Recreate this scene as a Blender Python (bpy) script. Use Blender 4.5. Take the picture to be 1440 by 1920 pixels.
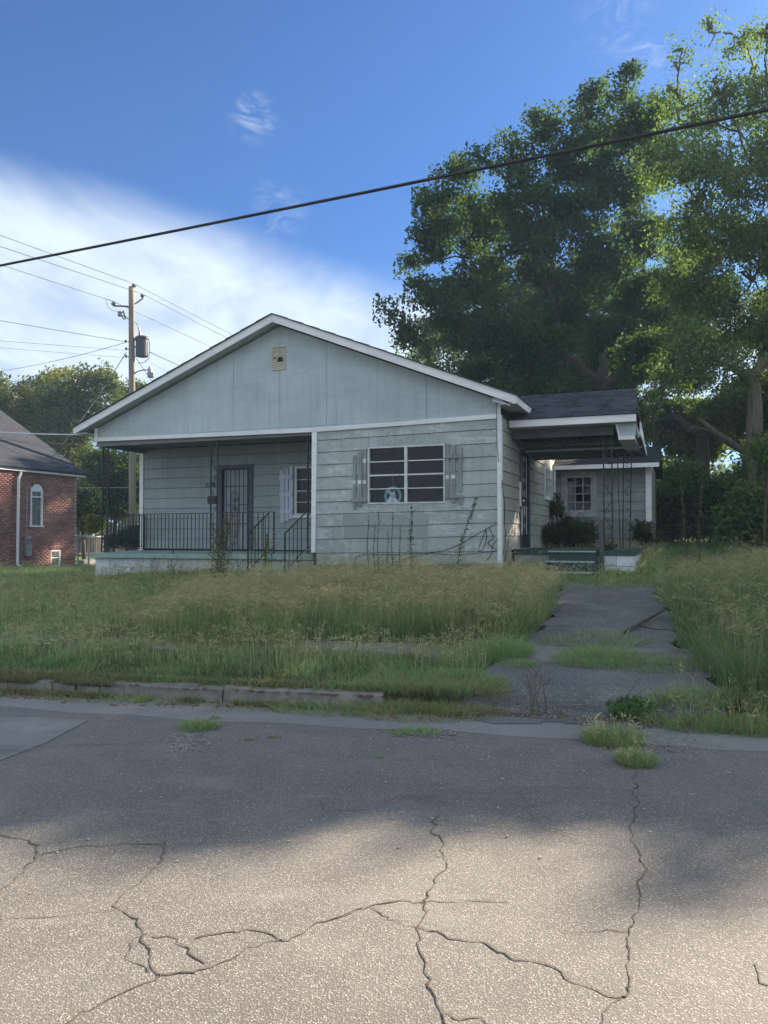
import bpy, math, random
import numpy as np
from mathutils import Vector, Matrix, Quaternion

# ------------------------------------------------------------------ scene / camera / light
SC = bpy.context.scene
COL = SC.collection
for o in list(bpy.data.objects):
    bpy.data.objects.remove(o)
SC.render.engine = 'CYCLES'
SC.render.resolution_x = 768
SC.render.resolution_y = 1024
SC.render.resolution_percentage = 100
SC.cycles.max_bounces = 6
SC.cycles.transparent_max_bounces = 12

F = 1442.0
PITCH = math.atan(45.0 / F)
CAM = Vector((0.0, 0.0, 1.55))
cam = bpy.data.cameras.new("camera")
cam.sensor_fit = 'AUTO'
cam.sensor_width = 36.0
cam.lens = 36.0 * F / 1920.0
cam.clip_end = 2000
cam.clip_start = 0.05
camo = bpy.data.objects.new("camera", cam)
COL.objects.link(camo)
camo.location = CAM
camo.rotation_euler = (math.pi / 2 + PITCH, 0, 0)
SC.camera = camo

SUN_AZ = math.radians(50)      # clockwise from +Y (towards +X)
SUN_EL = math.radians(27)
SV = Vector((math.sin(SUN_AZ) * math.cos(SUN_EL), math.cos(SUN_AZ) * math.cos(SUN_EL), math.sin(SUN_EL)))
sun = bpy.data.lights.new("sun", 'SUN')
sun.energy = 3.8
sun.angle = math.radians(0.6)
sun.color = (1.0, 0.83, 0.64)
suno = bpy.data.objects.new("sun", sun)
COL.objects.link(suno)
suno.location = SV * 100
suno.rotation_euler = SV.to_track_quat('Z', 'Y').to_euler()

SC.view_settings.view_transform = 'Standard'
SC.view_settings.look = 'None'
SC.view_settings.exposure = 2.3
SC.view_settings.gamma = 1.0
SC.view_settings.use_curve_mapping = False

W = bpy.data.worlds.new("World")
SC.world = W
W.use_nodes = True


def build_world():
    nt = W.node_tree
    nt.nodes.clear()
    N = nt.nodes.new
    L = nt.links.new

    def M(op, a, b=None, c=None):
        n = N('ShaderNodeMath')
        n.operation = op
        for i, v in enumerate((a, b, c)):
            if v is None:
                continue
            if isinstance(v, (int, float)):
                n.inputs[i].default_value = v
            else:
                L(v, n.inputs[i])
        return n.outputs[0]

    def smooth(v, a, b, lo=0.0, hi=1.0):
        n = N('ShaderNodeMapRange')
        n.interpolation_type = 'SMOOTHSTEP'
        L(v, n.inputs[0])
        n.inputs[1].default_value = a
        n.inputs[2].default_value = b
        n.inputs[3].default_value = lo
        n.inputs[4].default_value = hi
        return n.outputs[0]
    out = N('ShaderNodeOutputWorld')
    bg = N('ShaderNodeBackground')
    bg.inputs[1].default_value = 0.085
    sky = N('ShaderNodeTexSky')
    sky.sky_type = 'NISHITA'
    sky.sun_disc = False
    sky.sun_elevation = SUN_EL
    sky.sun_rotation = SUN_AZ
    sky.air_density = 1.0
    sky.dust_density = 0.7
    sky.ozone_density = 2.0
    tc = N('ShaderNodeTexCoord')
    sp = N('ShaderNodeSeparateXYZ')
    L(tc.outputs['Generated'], sp.inputs[0])
    x, y, z = sp.outputs
    # project on a flat cloud layer for the texture of the cloud
    zz = M('ADD', M('MAXIMUM', z, 0.0), 0.12)
    cb = N('ShaderNodeCombineXYZ')
    L(M('DIVIDE', x, zz), cb.inputs[0])
    L(M('DIVIDE', y, zz), cb.inputs[1])

    def noise(scale, detail, rough, vec, dist=0.0):
        n = N('ShaderNodeTexNoise')
        n.inputs['Scale'].default_value = scale
        n.inputs['Detail'].default_value = detail
        n.inputs['Roughness'].default_value = rough
        n.inputs['Distortion'].default_value = dist
        L(vec, n.inputs['Vector'])
        return n.outputs[0]
    mp = N('ShaderNodeMapping')
    mp.inputs['Rotation'].default_value = (0, 0, 0.5)
    mp.inputs['Scale'].default_value = (1.0, 0.45, 1.0)
    L(cb.outputs[0], mp.inputs[0])
    n1 = noise(0.55, 6, 0.55, mp.outputs[0], 0.3)
    n2 = noise(2.2, 8, 0.62, mp.outputs[0], 0.9)
    mp2 = N('ShaderNodeMapping')
    mp2.inputs['Scale'].default_value = (3.0, 3.0, 13.0)
    mp2.inputs['Rotation'].default_value = (0.0, 0.16, 0.0)
    L(tc.outputs['Generated'], mp2.inputs[0])
    n3 = noise(1.5, 7, 0.6, mp2.outputs[0], 0.4)
    # cloud bank: below a slanted upper edge
    edge = M('SUBTRACT', M('ADD', M('MULTIPLY', x, -0.155), 0.325), z)
    e2 = M('ADD', edge, M('MULTIPLY', M('SUBTRACT', n1, 0.5), 0.10))
    e2 = M('ADD', e2, M('MULTIPLY', M('SUBTRACT', n2, 0.5), 0.055))
    top = smooth(e2, -0.025, 0.055)
    # lower part breaks up into streaks with blue between
    low = smooth(z, 0.10, 0.215)
    streak = smooth(n3, 0.42, 0.62)
    low2 = M('ADD', low, M('MULTIPLY', M('SUBTRACT', 1.0, low), M('MULTIPLY', streak, 0.85)))
    body = smooth(n2, 0.25, 0.66, 0.52, 1.0)
    bank = M('MULTIPLY', M('MULTIPLY', top, low2), body)
    # small wisps
    mpw = N('ShaderNodeMapping')
    mpw.inputs['Scale'].default_value = (0.8, 0.8, 1.7)
    mpw.inputs['Rotation'].default_value = (0.0, 0.35, 0.0)
    L(tc.outputs['Generated'], mpw.inputs[0])
    wn = smooth(noise(26, 8, 0.68, mpw.outputs[0], 1.2), 0.44, 0.72)

    def wisp(dx, dy, dz, r):
        v = N('ShaderNodeVectorMath')
        v.operation = 'DISTANCE'
        L(tc.outputs['Generated'], v.inputs[0])
        d = Vector((dx, dy, dz)).normalized()
        v.inputs[1].default_value = d
        return M('MULTIPLY', M('MULTIPLY', smooth(v.outputs['Value'], r, 0.0), wn), 0.6)

    def pd(px, py):
        u = (px - 720) / F
        v = (960 - py) / F
        return (u, math.cos(PITCH) - v * math.sin(PITCH), math.sin(PITCH) + v * math.cos(PITCH))
    w = M('ADD', wisp(*pd(475, 222), 0.036), wisp(*pd(1212, 108), 0.03))
    w = M('ADD', w, M('MULTIPLY', wisp(*pd(520, 385), 0.05), 0.6))
    w = M('ADD', w, M('MULTIPLY', wisp(*pd(1150, 60), 0.06), 0.5))
    # denser unseen cloud behind the camera and overhead, added for ambient light
    back = smooth(y, 0.45, -0.1)
    n4 = noise(0.9, 7, 0.6, mp.outputs[0], 0.6)
    bk = M('MULTIPLY', back, smooth(n4, 0.26, 0.42))
    mask = M('MINIMUM', M('ADD', M('ADD', bank, w), bk), 0.95)
    # sky colour: a touch more blue, as the photograph's sky
    mul = N('ShaderNodeMix')
    mul.data_type = 'RGBA'
    mul.blend_type = 'MULTIPLY'
    mul.inputs[0].default_value = 1.0
    L(sky.outputs[0], mul.inputs[6])
    mul.inputs[7].default_value = (0.13, 0.225, 0.37, 1)
    mix = N('ShaderNodeMix')
    mix.data_type = 'RGBA'
    L(mask, mix.inputs[0])
    L(mul.outputs[2], mix.inputs[6])
    mix.inputs[7].default_value = (2.15, 2.42, 2.75, 1)
    L(mix.outputs[2], bg.inputs[0])
    L(bg.outputs[0], out.inputs[0])


build_world()

# ------------------------------------------------------------------ measuring helpers
C0 = Vector((2.144, 14.2, 0.0))            # front right corner of the house
UX = Vector((0.9323, -0.3616, 0.0))        # along the facade, to the right
UY = Vector((0.3616, 0.9323, 0.0))         # to the back
HROT = math.atan2(UX.y, UX.x)


def ray(px, py):
    u = (px - 720) / F
    v = (960 - py) / F
    return Vector((u, math.cos(PITCH) - v * math.sin(PITCH), math.sin(PITCH) + v * math.cos(PITCH)))


def at(px, py, d):                          # point at depth d (metres along the view)
    return CAM + ray(px, py) * d


def H(px, py, v=0.0):                       # house-local (u, z) on the plane v = const
    r = ray(px, py)
    k = ((v * UY + C0) - CAM).dot(UY) / r.dot(UY)
    p = CAM + r * k
    return ((p - C0).dot(UX), p.z)


def HU(px, py, u=0.0):                      # house-local (v, z) on the plane u = const
    r = ray(px, py)
    k = ((u * UX + C0) - CAM).dot(UX) / r.dot(UX)
    p = CAM + r * k
    return ((p - C0).dot(UY), p.z)


def HW(u, v, z=0.0):
    return C0 + UX * u + UY * v + Vector((0, 0, z))


def tdist(x, y):
    return (y - 6.85 + 0.22 * x) * 0.976


def terr(x, y):
    x = np.asarray(x, float)
    y = np.asarray(y, float)
    t = tdist(x, y)
    k = np.clip((x + 6) / 6, 0, 1)
    s = 0.055 + (0.096 - 0.055) * k
    z = 0.12 + s * np.clip(t, 0, 8.5)
    f = -0.025 + (0.02 + 0.025) * k
    z = z + f * np.clip(t - 8.5, 0, 12)
    z = z + 0.03 * np.sin(x * 0.7 + 1.3) * np.sin(y * 0.6) * np.clip((t - 0.5) / 2, 0, 1)
    z = np.where(t < 0.0, -0.06, z)
    return z


def tz(x, y):
    return float(terr(x, y))


def G(px, py):                              # pixel to ground point
    r = ray(px, py)
    d = 1.5
    while d < 80:
        p = CAM + r * d
        t = tdist(p.x, p.y)
        z = tz(p.x, p.y) if t > 0 else 0.0
        if 0 <= t < 0.6 and 0.0 < p.x < 4.5:
            z = 0.01 + 0.164 * t / 0.6
        if p.z <= z:
            break
        d += 0.02
    return Vector((p.x, p.y, z))


# ------------------------------------------------------------------ mesh builder
class MB:
    def __init__(self):
        self.v = []
        self.f = []

    def hexa(self, p):                      # p: 4 bottom points then 4 top points, same winding
        n = len(self.v)
        self.v += [tuple(q) for q in p]
        self.f += [(n, n + 3, n + 2, n + 1), (n + 4, n + 5, n + 6, n + 7)]
        for i in range(4):
            j = (i + 1) % 4
            self.f.append((n + i, n + j, n + 4 + j, n + 4 + i))
        return self

    def box(self, x0, x1, y0, y1, z0, z1):
        return self.hexa([(x0, y0, z0), (x1, y0, z0), (x1, y1, z0), (x0, y1, z0),
                          (x0, y0, z1), (x1, y0, z1), (x1, y1, z1), (x0, y1, z1)])

    def poly(self, pts, off):               # prism of polygon pts swept by vector off
        n = len(self.v)
        k = len(pts)
        off = Vector(off)
        self.v += [tuple(Vector(q)) for q in pts] + [tuple(Vector(q) + off) for q in pts]
        self.f.append(tuple(range(n, n + k)))
        self.f.append(tuple(range(n + 2 * k - 1, n + k - 1, -1)))
        for i in range(k):
            j = (i + 1) % k
            self.f.append((n + i, n + k + i, n + k + j, n + j))
        return self

    def bar(self, a, b, w, h=None, up=(0, 0, 1)):
        a = Vector(a)
        b = Vector(b)
        h = h or w
        d = (b - a).normalized()
        up = Vector(up)
        if abs(d.dot(up)) > 0.95:
            up = Vector((0, 1, 0))
        s = d.cross(up).normalized() * w / 2
        t = s.cross(d).normalized() * h / 2
        return self.hexa([a - s - t, a + s - t, a + s + t, a - s + t, b - s - t, b + s - t, b + s + t, b - s + t])

    def tube(self, pts, r, n=6, cap=True):
        pts = [Vector(p) for p in pts]
        m = len(pts)
        rs = r if isinstance(r, (list, tuple)) else [r] * m
        base = len(self.v)
        prev = None
        for i, p in enumerate(pts):
            d = (pts[min(i + 1, m - 1)] - pts[max(i - 1, 0)])
            if d.length < 1e-9:
                d = Vector((0, 0, 1))
            d.normalize()
            if prev is None:
                a = Vector((0, 0, 1)) if abs(d.z) < 0.9 else Vector((1, 0, 0))
                s = d.cross(a).normalized()
            else:
                s = (prev - d * prev.dot(d))
                if s.length < 1e-6:
                    s = d.orthogonal()
                s.normalize()
            prev = s
            t = d.cross(s)
            for k in range(n):
                an = 2 * math.pi * k / n
                self.v.append(tuple(p + (s * math.cos(an) + t * math.sin(an)) * rs[i]))
        for i in range(m - 1):
            for k in range(n):
                a = base + i * n + k
                b = base + i * n + (k + 1) % n
                self.f.append((a, b, b + n, a + n))
        if cap:
            self.f.append(tuple(base + k for k in range(n))[::-1])
            self.f.append(tuple(base + (m - 1) * n + k for k in range(n)))
        return self

    def lathe(self, c, prof, n=12, axis=(0, 0, 1)):
        c = Vector(c)
        q = Vector((0, 0, 1)).rotation_difference(Vector(axis).normalized())
        base = len(self.v)
        for (r, h) in prof:
            for k in range(n):
                an = 2 * math.pi * k / n
                self.v.append(tuple(c + q @ Vector((r * math.cos(an), r * math.sin(an), h))))
        for i in range(len(prof) - 1):
            for k in range(n):
                a = base + i * n + k
                b = base + i * n + (k + 1) % n
                self.f.append((a, b, b + n, a + n))
        self.f.append(tuple(base + k for k in range(n))[::-1])
        self.f.append(tuple(base + (len(prof) - 1) * n + k for k in range(n)))
        return self

    def mesh(self, name):
        me = bpy.data.meshes.new(name)
        me.from_pydata(self.v, [], self.f)
        me.update()
        return me

    def build(self, name, mat, parent=None, label=None, kind=None, smooth=False):
        me = self.mesh(name)
        if smooth:
            me.polygons.foreach_set('use_smooth', [True] * len(me.polygons))
        me.materials.append(mat)
        return link(name, me, parent, label, kind)


def link(name, data, parent=None, label=None, kind=None):
    o = bpy.data.objects.new(name, data)
    COL.objects.link(o)
    if parent is not None:
        o.parent = parent
    if label:
        o['label'] = label
    if kind:
        o['kind'] = kind
    return o


def thing(name, label, cat, loc=(0, 0, 0), rz=0.0, group=None):
    o = bpy.data.objects.new(name, None)
    o.empty_display_size = 0.2
    COL.objects.link(o)
    o.location = loc
    o.rotation_euler = (0, 0, rz)
    o['label'] = label
    o['category'] = cat
    if group:
        o['group'] = group
    return o


def tag(o, label, cat, group=None):
    o['label'] = label
    o['category'] = cat
    if group:
        o['group'] = group
    return o


def clone(o, parent=None):
    c = o.copy()
    COL.objects.link(c)
    c.parent = parent
    for ch in list(o.children):
        clone(ch, c)
    return c


def npmesh(name, verts, faces_flat, sizes, mat, col=None, smooth=False):
    me = bpy.data.meshes.new(name)
    nv = len(verts)
    me.vertices.add(nv)
    me.vertices.foreach_set('co', np.ascontiguousarray(verts, np.float32).ravel())
    me.loops.add(len(faces_flat))
    me.loops.foreach_set('vertex_index', np.ascontiguousarray(faces_flat, np.int32))
    nf = len(sizes)
    me.polygons.add(nf)
    st = np.zeros(nf, np.int32)
    st[1:] = np.cumsum(sizes)[:-1]
    me.polygons.foreach_set('loop_start', st)
    try:
        me.polygons.foreach_set('loop_total', np.asarray(sizes, np.int32))
    except Exception:
        pass
    if col is not None:
        a = me.color_attributes.new('Col', 'FLOAT_COLOR', 'POINT')
        c4 = np.ones((nv, 4), np.float32)
        c4[:, :3] = col
        a.data.foreach_set('color', c4.ravel())
    me.materials.append(mat)
    me.update(calc_edges=True)
    return me


def vnoise(x, y, s, seed):
    r_ = np.random.default_rng(seed)
    g = r_.uniform(0, 1, (64, 64))
    X, Y = x * s + 100, y * s + 100
    xi, yi = np.floor(X).astype(int), np.floor(Y).astype(int)
    fx, fy = X - xi, Y - yi
    fx, fy = fx * fx * (3 - 2 * fx), fy * fy * (3 - 2 * fy)
    a = g[xi % 64, yi % 64]
    b = g[(xi + 1) % 64, yi % 64]
    c = g[xi % 64, (yi + 1) % 64]
    d = g[(xi + 1) % 64, (yi + 1) % 64]
    return (a * (1 - fx) + b * fx) * (1 - fy) + (c * (1 - fx) + d * fx) * fy


def inpoly(P, px, py):
    P = np.asarray(P, float)
    c = np.zeros(px.shape, bool)
    k = len(P)
    for i in range(k):
        ax, ay = P[i]
        bx, by = P[(i + 1) % k]
        cond = ((ay > py) != (by > py))
        xi = (bx - ax) * (py - ay) / (by - ay + 1e-12) + ax
        c ^= cond & (px < xi)
    return c


# ------------------------------------------------------------------ materials
def nodes(m):
    m.use_nodes = True
    nt = m.node_tree
    nt.nodes.clear()
    return nt


class NT:
    """small wrapper for node trees"""

    def __init__(self, m):
        self.nt = nodes(m)
        self.out = self.n('ShaderNodeOutputMaterial')
        self.tc = self.n('ShaderNodeTexCoord')

    def n(self, t, **kw):
        x = self.nt.nodes.new(t)
        for k, v in kw.items():
            setattr(x, k, v)
        return x

    def l(self, a, b):
        self.nt.links.new(a, b)

    def math(self, op, a, b=None, c=None):
        n = self.n('ShaderNodeMath', operation=op)
        for i, v in enumerate((a, b, c)):
            if v is None:
                continue
            if isinstance(v, (int, float)):
                n.inputs[i].default_value = v
            else:
                self.l(v, n.inputs[i])
        return n.outputs[0]

    def noise(self, scale, detail=4, rough=0.55, vec=None, stretch=None, dist=0.0, coord='Object'):
        n = self.n('ShaderNodeTexNoise')
        n.inputs['Scale'].default_value = scale
        n.inputs['Detail'].default_value = detail
        n.inputs['Roughness'].default_value = rough
        n.inputs['Distortion'].default_value = dist
        v = vec or self.tc.outputs[coord]
        if stretch:
            mp = self.n('ShaderNodeMapping')
            mp.inputs['Scale'].default_value = stretch
            self.l(v, mp.inputs[0])
            v = mp.outputs[0]
        self.l(v, n.inputs['Vector'])
        return n.outputs[0]

    def ramp(self, v, a, b, lo=0.0, hi=1.0, mode='SMOOTHSTEP'):
        n = self.n('ShaderNodeMapRange', interpolation_type=mode)
        self.l(v, n.inputs[0])
        for i, q in zip((1, 2, 3, 4), (a, b, lo, hi)):
            n.inputs[i].default_value = q
        return n.outputs[0]

    def mix(self, f, a, b, mode='MIX'):
        n = self.n('ShaderNodeMix', data_type='RGBA', blend_type=mode)
        for i, v in ((0, f), (6, a), (7, b)):
            if isinstance(v, (int, float)):
                n.inputs[i].default_value = v
            elif isinstance(v, (tuple, list)):
                n.inputs[i].default_value = (*v[:3], 1)
            else:
                self.l(v, n.inputs[i])
        return n.outputs[2]

    def bump(self, h, strength=0.3, dist=0.01):
        n = self.n('ShaderNodeBump')
        n.inputs['Strength'].default_value = strength
        n.inputs['Distance'].default_value = dist
        self.l(h, n.inputs['Height'])
        return n.outputs[0]

    def bsdf(self, col, rough=0.7, metal=0.0, spec=0.4, normal=None):
        b = self.n('ShaderNodeBsdfPrincipled')
        for k, v in (('Base Color', col), ('Roughness', rough), ('Metallic', metal), ('Specular IOR Level', spec)):
            if isinstance(v, (int, float)):
                b.inputs[k].default_value = v
            elif isinstance(v, (tuple, list)):
                b.inputs[k].default_value = (*v[:3], 1)
            else:
                self.l(v, b.inputs[k])
        if normal:
            self.l(normal, b.inputs['Normal'])
        self.l(b.outputs[0], self.out.inputs[0])
        return b


def simple(name, c1, c2=None, scale=6, rough=0.7, metal=0.0, bump=0.15, bscale=60, stretch=None, spec=0.35, grime=None, rnd=0.12):
    m = bpy.data.materials.new(name)
    t = NT(m)
    c2 = c2 or tuple(x * 0.75 for x in c1)
    n = t.noise(scale, 6, 0.6, stretch=stretch)
    col = t.mix(t.ramp(n, 0.35, 0.68), c1, c2)
    if grime:
        g = t.noise(scale * 2.7, 8, 0.7, stretch=stretch)
        col = t.mix(t.ramp(g, 0.56, 0.72, 0, 0.8), col, grime)
    if rnd:
        oi = t.n('ShaderNodeObjectInfo')
        k = t.math('MULTIPLY_ADD', oi.outputs['Random'], rnd * 2, 1 - rnd)
        hs = t.n('ShaderNodeHueSaturation')
        t.l(k, hs.inputs['Value'])
        t.l(col, hs.inputs['Color'])
        col = hs.outputs[0]
    b = t.noise(bscale, 5, 0.6, stretch=stretch)
    t.bsdf(col, rough, metal, spec, t.bump(b, bump, 0.004))
    return m


MT = {}


def siding_mat(name, base, worn, mildew, wear):
    m = bpy.data.materials.new(name)
    t = NT(m)
    a = t.noise(0.9, 5, 0.6, stretch=(1, 1, 1.8))
    col = t.mix(t.ramp(a, 0.35, 0.65), base, tuple(x * 0.86 for x in base))
    # wood grain / chalking streaks
    g = t.noise(5, 8, 0.7, stretch=(0.35, 0.35, 5.0))
    col = t.mix(t.ramp(g, 0.42, 0.7, 0, 0.35), col, tuple(min(1, x * 1.2) for x in base))
    # lighter worn patches
    w = t.noise(3.2, 10, 0.75, stretch=(0.7, 0.7, 1.7), dist=0.6)
    w2 = t.noise(0.55, 3, 0.5)
    wm = t.math('MULTIPLY', t.ramp(w, 0.50, 0.57), t.ramp(w2, 0.38, 0.56))
    col = t.mix(t.math('MULTIPLY', wm, wear), col, worn)
    # mildew speckle
    k = t.noise(22, 8, 0.8, stretch=(0.6, 0.6, 1.6))
    k2 = t.noise(0.8, 3, 0.5, stretch=(1, 1, 1.3))
    km = t.math('MULTIPLY', t.ramp(k, 0.52, 0.62), t.ramp(k2, 0.46, 0.62))
    col = t.mix(t.math('MULTIPLY', km, 0.75 * wear), col, mildew)
    # vertical rain streaks
    s = t.noise(7, 5, 0.65, stretch=(1.5, 1.5, 0.12))
    col = t.mix(t.ramp(s, 0.46, 0.72, 0, 0.45), col, tuple(x * 0.68 for x in base))
    oi = t.n('ShaderNodeObjectInfo')
    hs = t.n('ShaderNodeHueSaturation')
    t.l(t.math('MULTIPLY_ADD', oi.outputs['Random'], 0.14, 0.93), hs.inputs['Value'])
    t.l(col, hs.inputs['Color'])
    bb = t.noise(30, 6, 0.7, stretch=(0.25, 0.25, 3.0))
    t.bsdf(hs.outputs[0], 0.62, 0, 0.3, t.bump(bb, 0.25, 0.004))
    return m


MT['siding'] = siding_mat('siding_paint', (0.35, 0.39, 0.395), (0.52, 0.575, 0.58), (0.11, 0.12, 0.12), 0.72)
MT['siding_porch_shade'] = siding_mat('porch_shade_siding', (0.30, 0.345, 0.36), (0.34, 0.39, 0.40), (0.15, 0.17, 0.17), 0.35)  # front siding paint with the porch shade put into its colour
MT['siding_side'] = siding_mat('side_siding_paint', (0.36, 0.37, 0.33), (0.50, 0.49, 0.42), (0.10, 0.10, 0.09), 0.8)
MT['gable'] = siding_mat('gable_paint', (0.43, 0.50, 0.54), (0.47, 0.54, 0.58), (0.18, 0.2, 0.2), 0.25)
MT['repaint'] = simple('repainted_patch', (0.215, 0.25, 0.25), (0.25, 0.285, 0.28), 4, 0.6, grime=(0.3, 0.33, 0.33))
MT['trim'] = simple('white_trim', (0.74, 0.76, 0.78), (0.64, 0.66, 0.68), 3, 0.55, bump=0.2, bscale=25, stretch=(0.4, 0.4, 3), grime=(0.42, 0.42, 0.41), rnd=0.05)
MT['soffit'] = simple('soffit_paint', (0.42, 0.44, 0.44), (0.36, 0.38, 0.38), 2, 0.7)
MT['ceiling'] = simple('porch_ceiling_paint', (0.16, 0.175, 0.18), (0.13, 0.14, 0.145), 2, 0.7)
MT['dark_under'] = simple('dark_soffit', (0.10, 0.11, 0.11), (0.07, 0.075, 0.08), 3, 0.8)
MT['slab_teal'] = simple('teal_porch_paint', (0.25, 0.36, 0.34), (0.20, 0.30, 0.285), 5, 0.6, grime=(0.33, 0.35, 0.34))
MT['slab_green'] = simple('dark_green_porch_paint', (0.028, 0.062, 0.055), (0.02, 0.045, 0.04), 5, 0.6, grime=(0.10, 0.12, 0.11))
MT['edge_wear'] = simple('worn_tread_edge', (0.36, 0.42, 0.42), (0.20, 0.26, 0.26), 14, 0.7)
MT['cmu'] = simple('painted_block', (0.66, 0.70, 0.75), (0.52, 0.56, 0.60), 4, 0.85, bump=0.5, bscale=70, grime=(0.30, 0.32, 0.30))
MT['cmu_dirty'] = simple('dirty_block', (0.46, 0.48, 0.48), (0.22, 0.23, 0.22), 4, 0.85, bump=0.5, bscale=70, grime=(0.12, 0.13, 0.12))
MT['mortar'] = simple('mortar', (0.34, 0.35, 0.36), (0.26, 0.27, 0.27), 9, 0.9, bump=0.4)
MT['iron'] = simple('black_iron', (0.018, 0.022, 0.027), (0.035, 0.035, 0.036), 20, 0.5, metal=0.2)
MT['door_white'] = simple('white_door_paint', (0.33, 0.35, 0.41), (0.28, 0.30, 0.35), 3, 0.55)
MT['door_frame'] = simple('dark_door_frame', (0.075, 0.095, 0.12), (0.05, 0.065, 0.085), 4, 0.6)
MT['maroon'] = simple('maroon_jamb', (0.10, 0.035, 0.045), (0.07, 0.03, 0.04), 4, 0.6)
MT['alum'] = simple('aluminium_frame', (0.62, 0.65, 0.67), (0.48, 0.5, 0.51), 8, 0.45, metal=0.15)
MT['shutter_white'] = simple('lavender_white_slats', (0.50, 0.53, 0.62), (0.44, 0.47, 0.55), 6, 0.65)
MT['shutter_grey'] = simple('weathered_grey_slats', (0.27, 0.295, 0.31), (0.17, 0.185, 0.195), 5, 0.85, bump=0.5, bscale=30, stretch=(3, 3, 0.5), grime=(0.10, 0.10, 0.10))
MT['paint_patch'] = simple('white_paint_patch', (0.66, 0.68, 0.70), (0.55, 0.57, 0.58), 20, 0.7)
MT['vent'] = simple('yellowed_vent', (0.50, 0.47, 0.36), (0.42, 0.40, 0.32), 12, 0.7, grime=(0.25, 0.23, 0.2))
MT['gap_shade'] = simple('board_gap_shade', (0.03, 0.034, 0.034), None, 5, 0.9)  # dark wall core that draws the shade lines in the gaps between boards
MT['black'] = simple('black_void', (0.012, 0.013, 0.015), None, 5, 0.8)
MT['rust'] = simple('rusty_flashing', (0.20, 0.07, 0.03), (0.30, 0.16, 0.08), 20, 0.9)
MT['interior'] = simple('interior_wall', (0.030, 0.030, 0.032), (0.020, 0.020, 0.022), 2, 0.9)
MT['blue_ring'] = simple('light_blue_foam', (0.32, 0.70, 0.88), (0.24, 0.60, 0.80), 10, 0.7)
MT['cloth'] = simple('white_cloth', (0.88, 0.88, 0.88), (0.72, 0.72, 0.74), 12, 0.9)
MT['cable'] = simple('black_cable', (0.012, 0.013, 0.015), (0.03, 0.03, 0.032), 5, 0.6)
MT['cable_grey'] = simple('grey_cable', (0.07, 0.075, 0.085), (0.05, 0.05, 0.055), 5, 0.6)
MT['cable_white'] = simple('pale_cable', (0.55, 0.57, 0.6), (0.45, 0.46, 0.5), 5, 0.6)
MT['wood_pole'] = simple('weathered_pole_wood', (0.26, 0.225, 0.18), (0.19, 0.165, 0.135), 6, 0.9, bump=0.8, bscale=14, stretch=(4, 4, 0.25), grime=(0.13, 0.10, 0.08), rnd=0)
MT['transformer'] = simple('grey_transformer_paint', (0.055, 0.07, 0.095), (0.045, 0.06, 0.08), 6, 0.45)
MT['porcelain'] = simple('porcelain', (0.28, 0.29, 0.30), (0.2, 0.2, 0.21), 6, 0.3)
MT['steel'] = simple('galvanised_steel', (0.36, 0.38, 0.40), (0.27, 0.28, 0.29), 12, 0.5, metal=0.4)
MT['fence_wood'] = simple('old_fence_boards', (0.17, 0.125, 0.10), (0.11, 0.085, 0.07), 5, 0.9, stretch=(3, 3, 0.5))
MT['concrete'] = simple('old_concrete', (0.21, 0.20, 0.18), (0.13, 0.125, 0.115), 5, 0.9, bump=0.5, bscale=50, grime=(0.10, 0.10, 0.085))
MT['stone'] = simple('rough_stone', (0.38, 0.38, 0.36), (0.24, 0.24, 0.23), 4, 0.9, bump=0.7, bscale=20)
MT['gravel'] = simple('loose_gravel', (0.30, 0.29, 0.27), (0.16, 0.155, 0.15), 30, 0.9)
MT['litter'] = simple('dead_leaf_litter', (0.11, 0.07, 0.045), (0.18, 0.13, 0.08), 20, 0.9)
MT['twig'] = simple('dead_branch', (0.05, 0.04, 0.032), (0.08, 0.065, 0.05), 10, 0.9)
MT['tin'] = simple('corrugated_tin', (0.13, 0.14, 0.145), (0.09, 0.10, 0.105), 4, 0.6, metal=0.3)
MT['teal_weather'] = simple('grey_wood_post', (0.10, 0.10, 0.10), (0.07, 0.07, 0.07), 6, 0.9, stretch=(3, 3, .4))
MT['curtain'] = simple('pale_board_behind_pane', (0.42, 0.44, 0.44), (0.34, 0.36, 0.36), 3, 0.9)


def shingle_mat(name, a, b):
    m = bpy.data.materials.new(name)
    t = NT(m)
    oi = t.n('ShaderNodeObjectInfo')
    n = t.noise(3, 5, 0.6)
    g = t.noise(160, 3, 0.7)
    col = t.mix(t.ramp(n, 0.35, 0.65), a, b)
    col = t.mix(t.ramp(g, 0.45, 0.7, 0, 0.5), col, tuple(x * 2.0 for x in a))
    hs = t.n('ShaderNodeHueSaturation')
    t.l(t.math('MULTIPLY_ADD', oi.outputs['Random'], 0.7, 0.65), hs.inputs['Value'])
    t.l(col, hs.inputs['Color'])
    t.bsdf(hs.outputs[0], 0.9, 0, 0.25, t.bump(g, 0.6, 0.004))
    return m


MT['shingle'] = shingle_mat('asphalt_shingle', (0.040, 0.046, 0.060), (0.028, 0.032, 0.042))
MT['shingle_far'] = shingle_mat('slate_grey_shingle', (0.026, 0.030, 0.042), (0.020, 0.024, 0.034))


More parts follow.
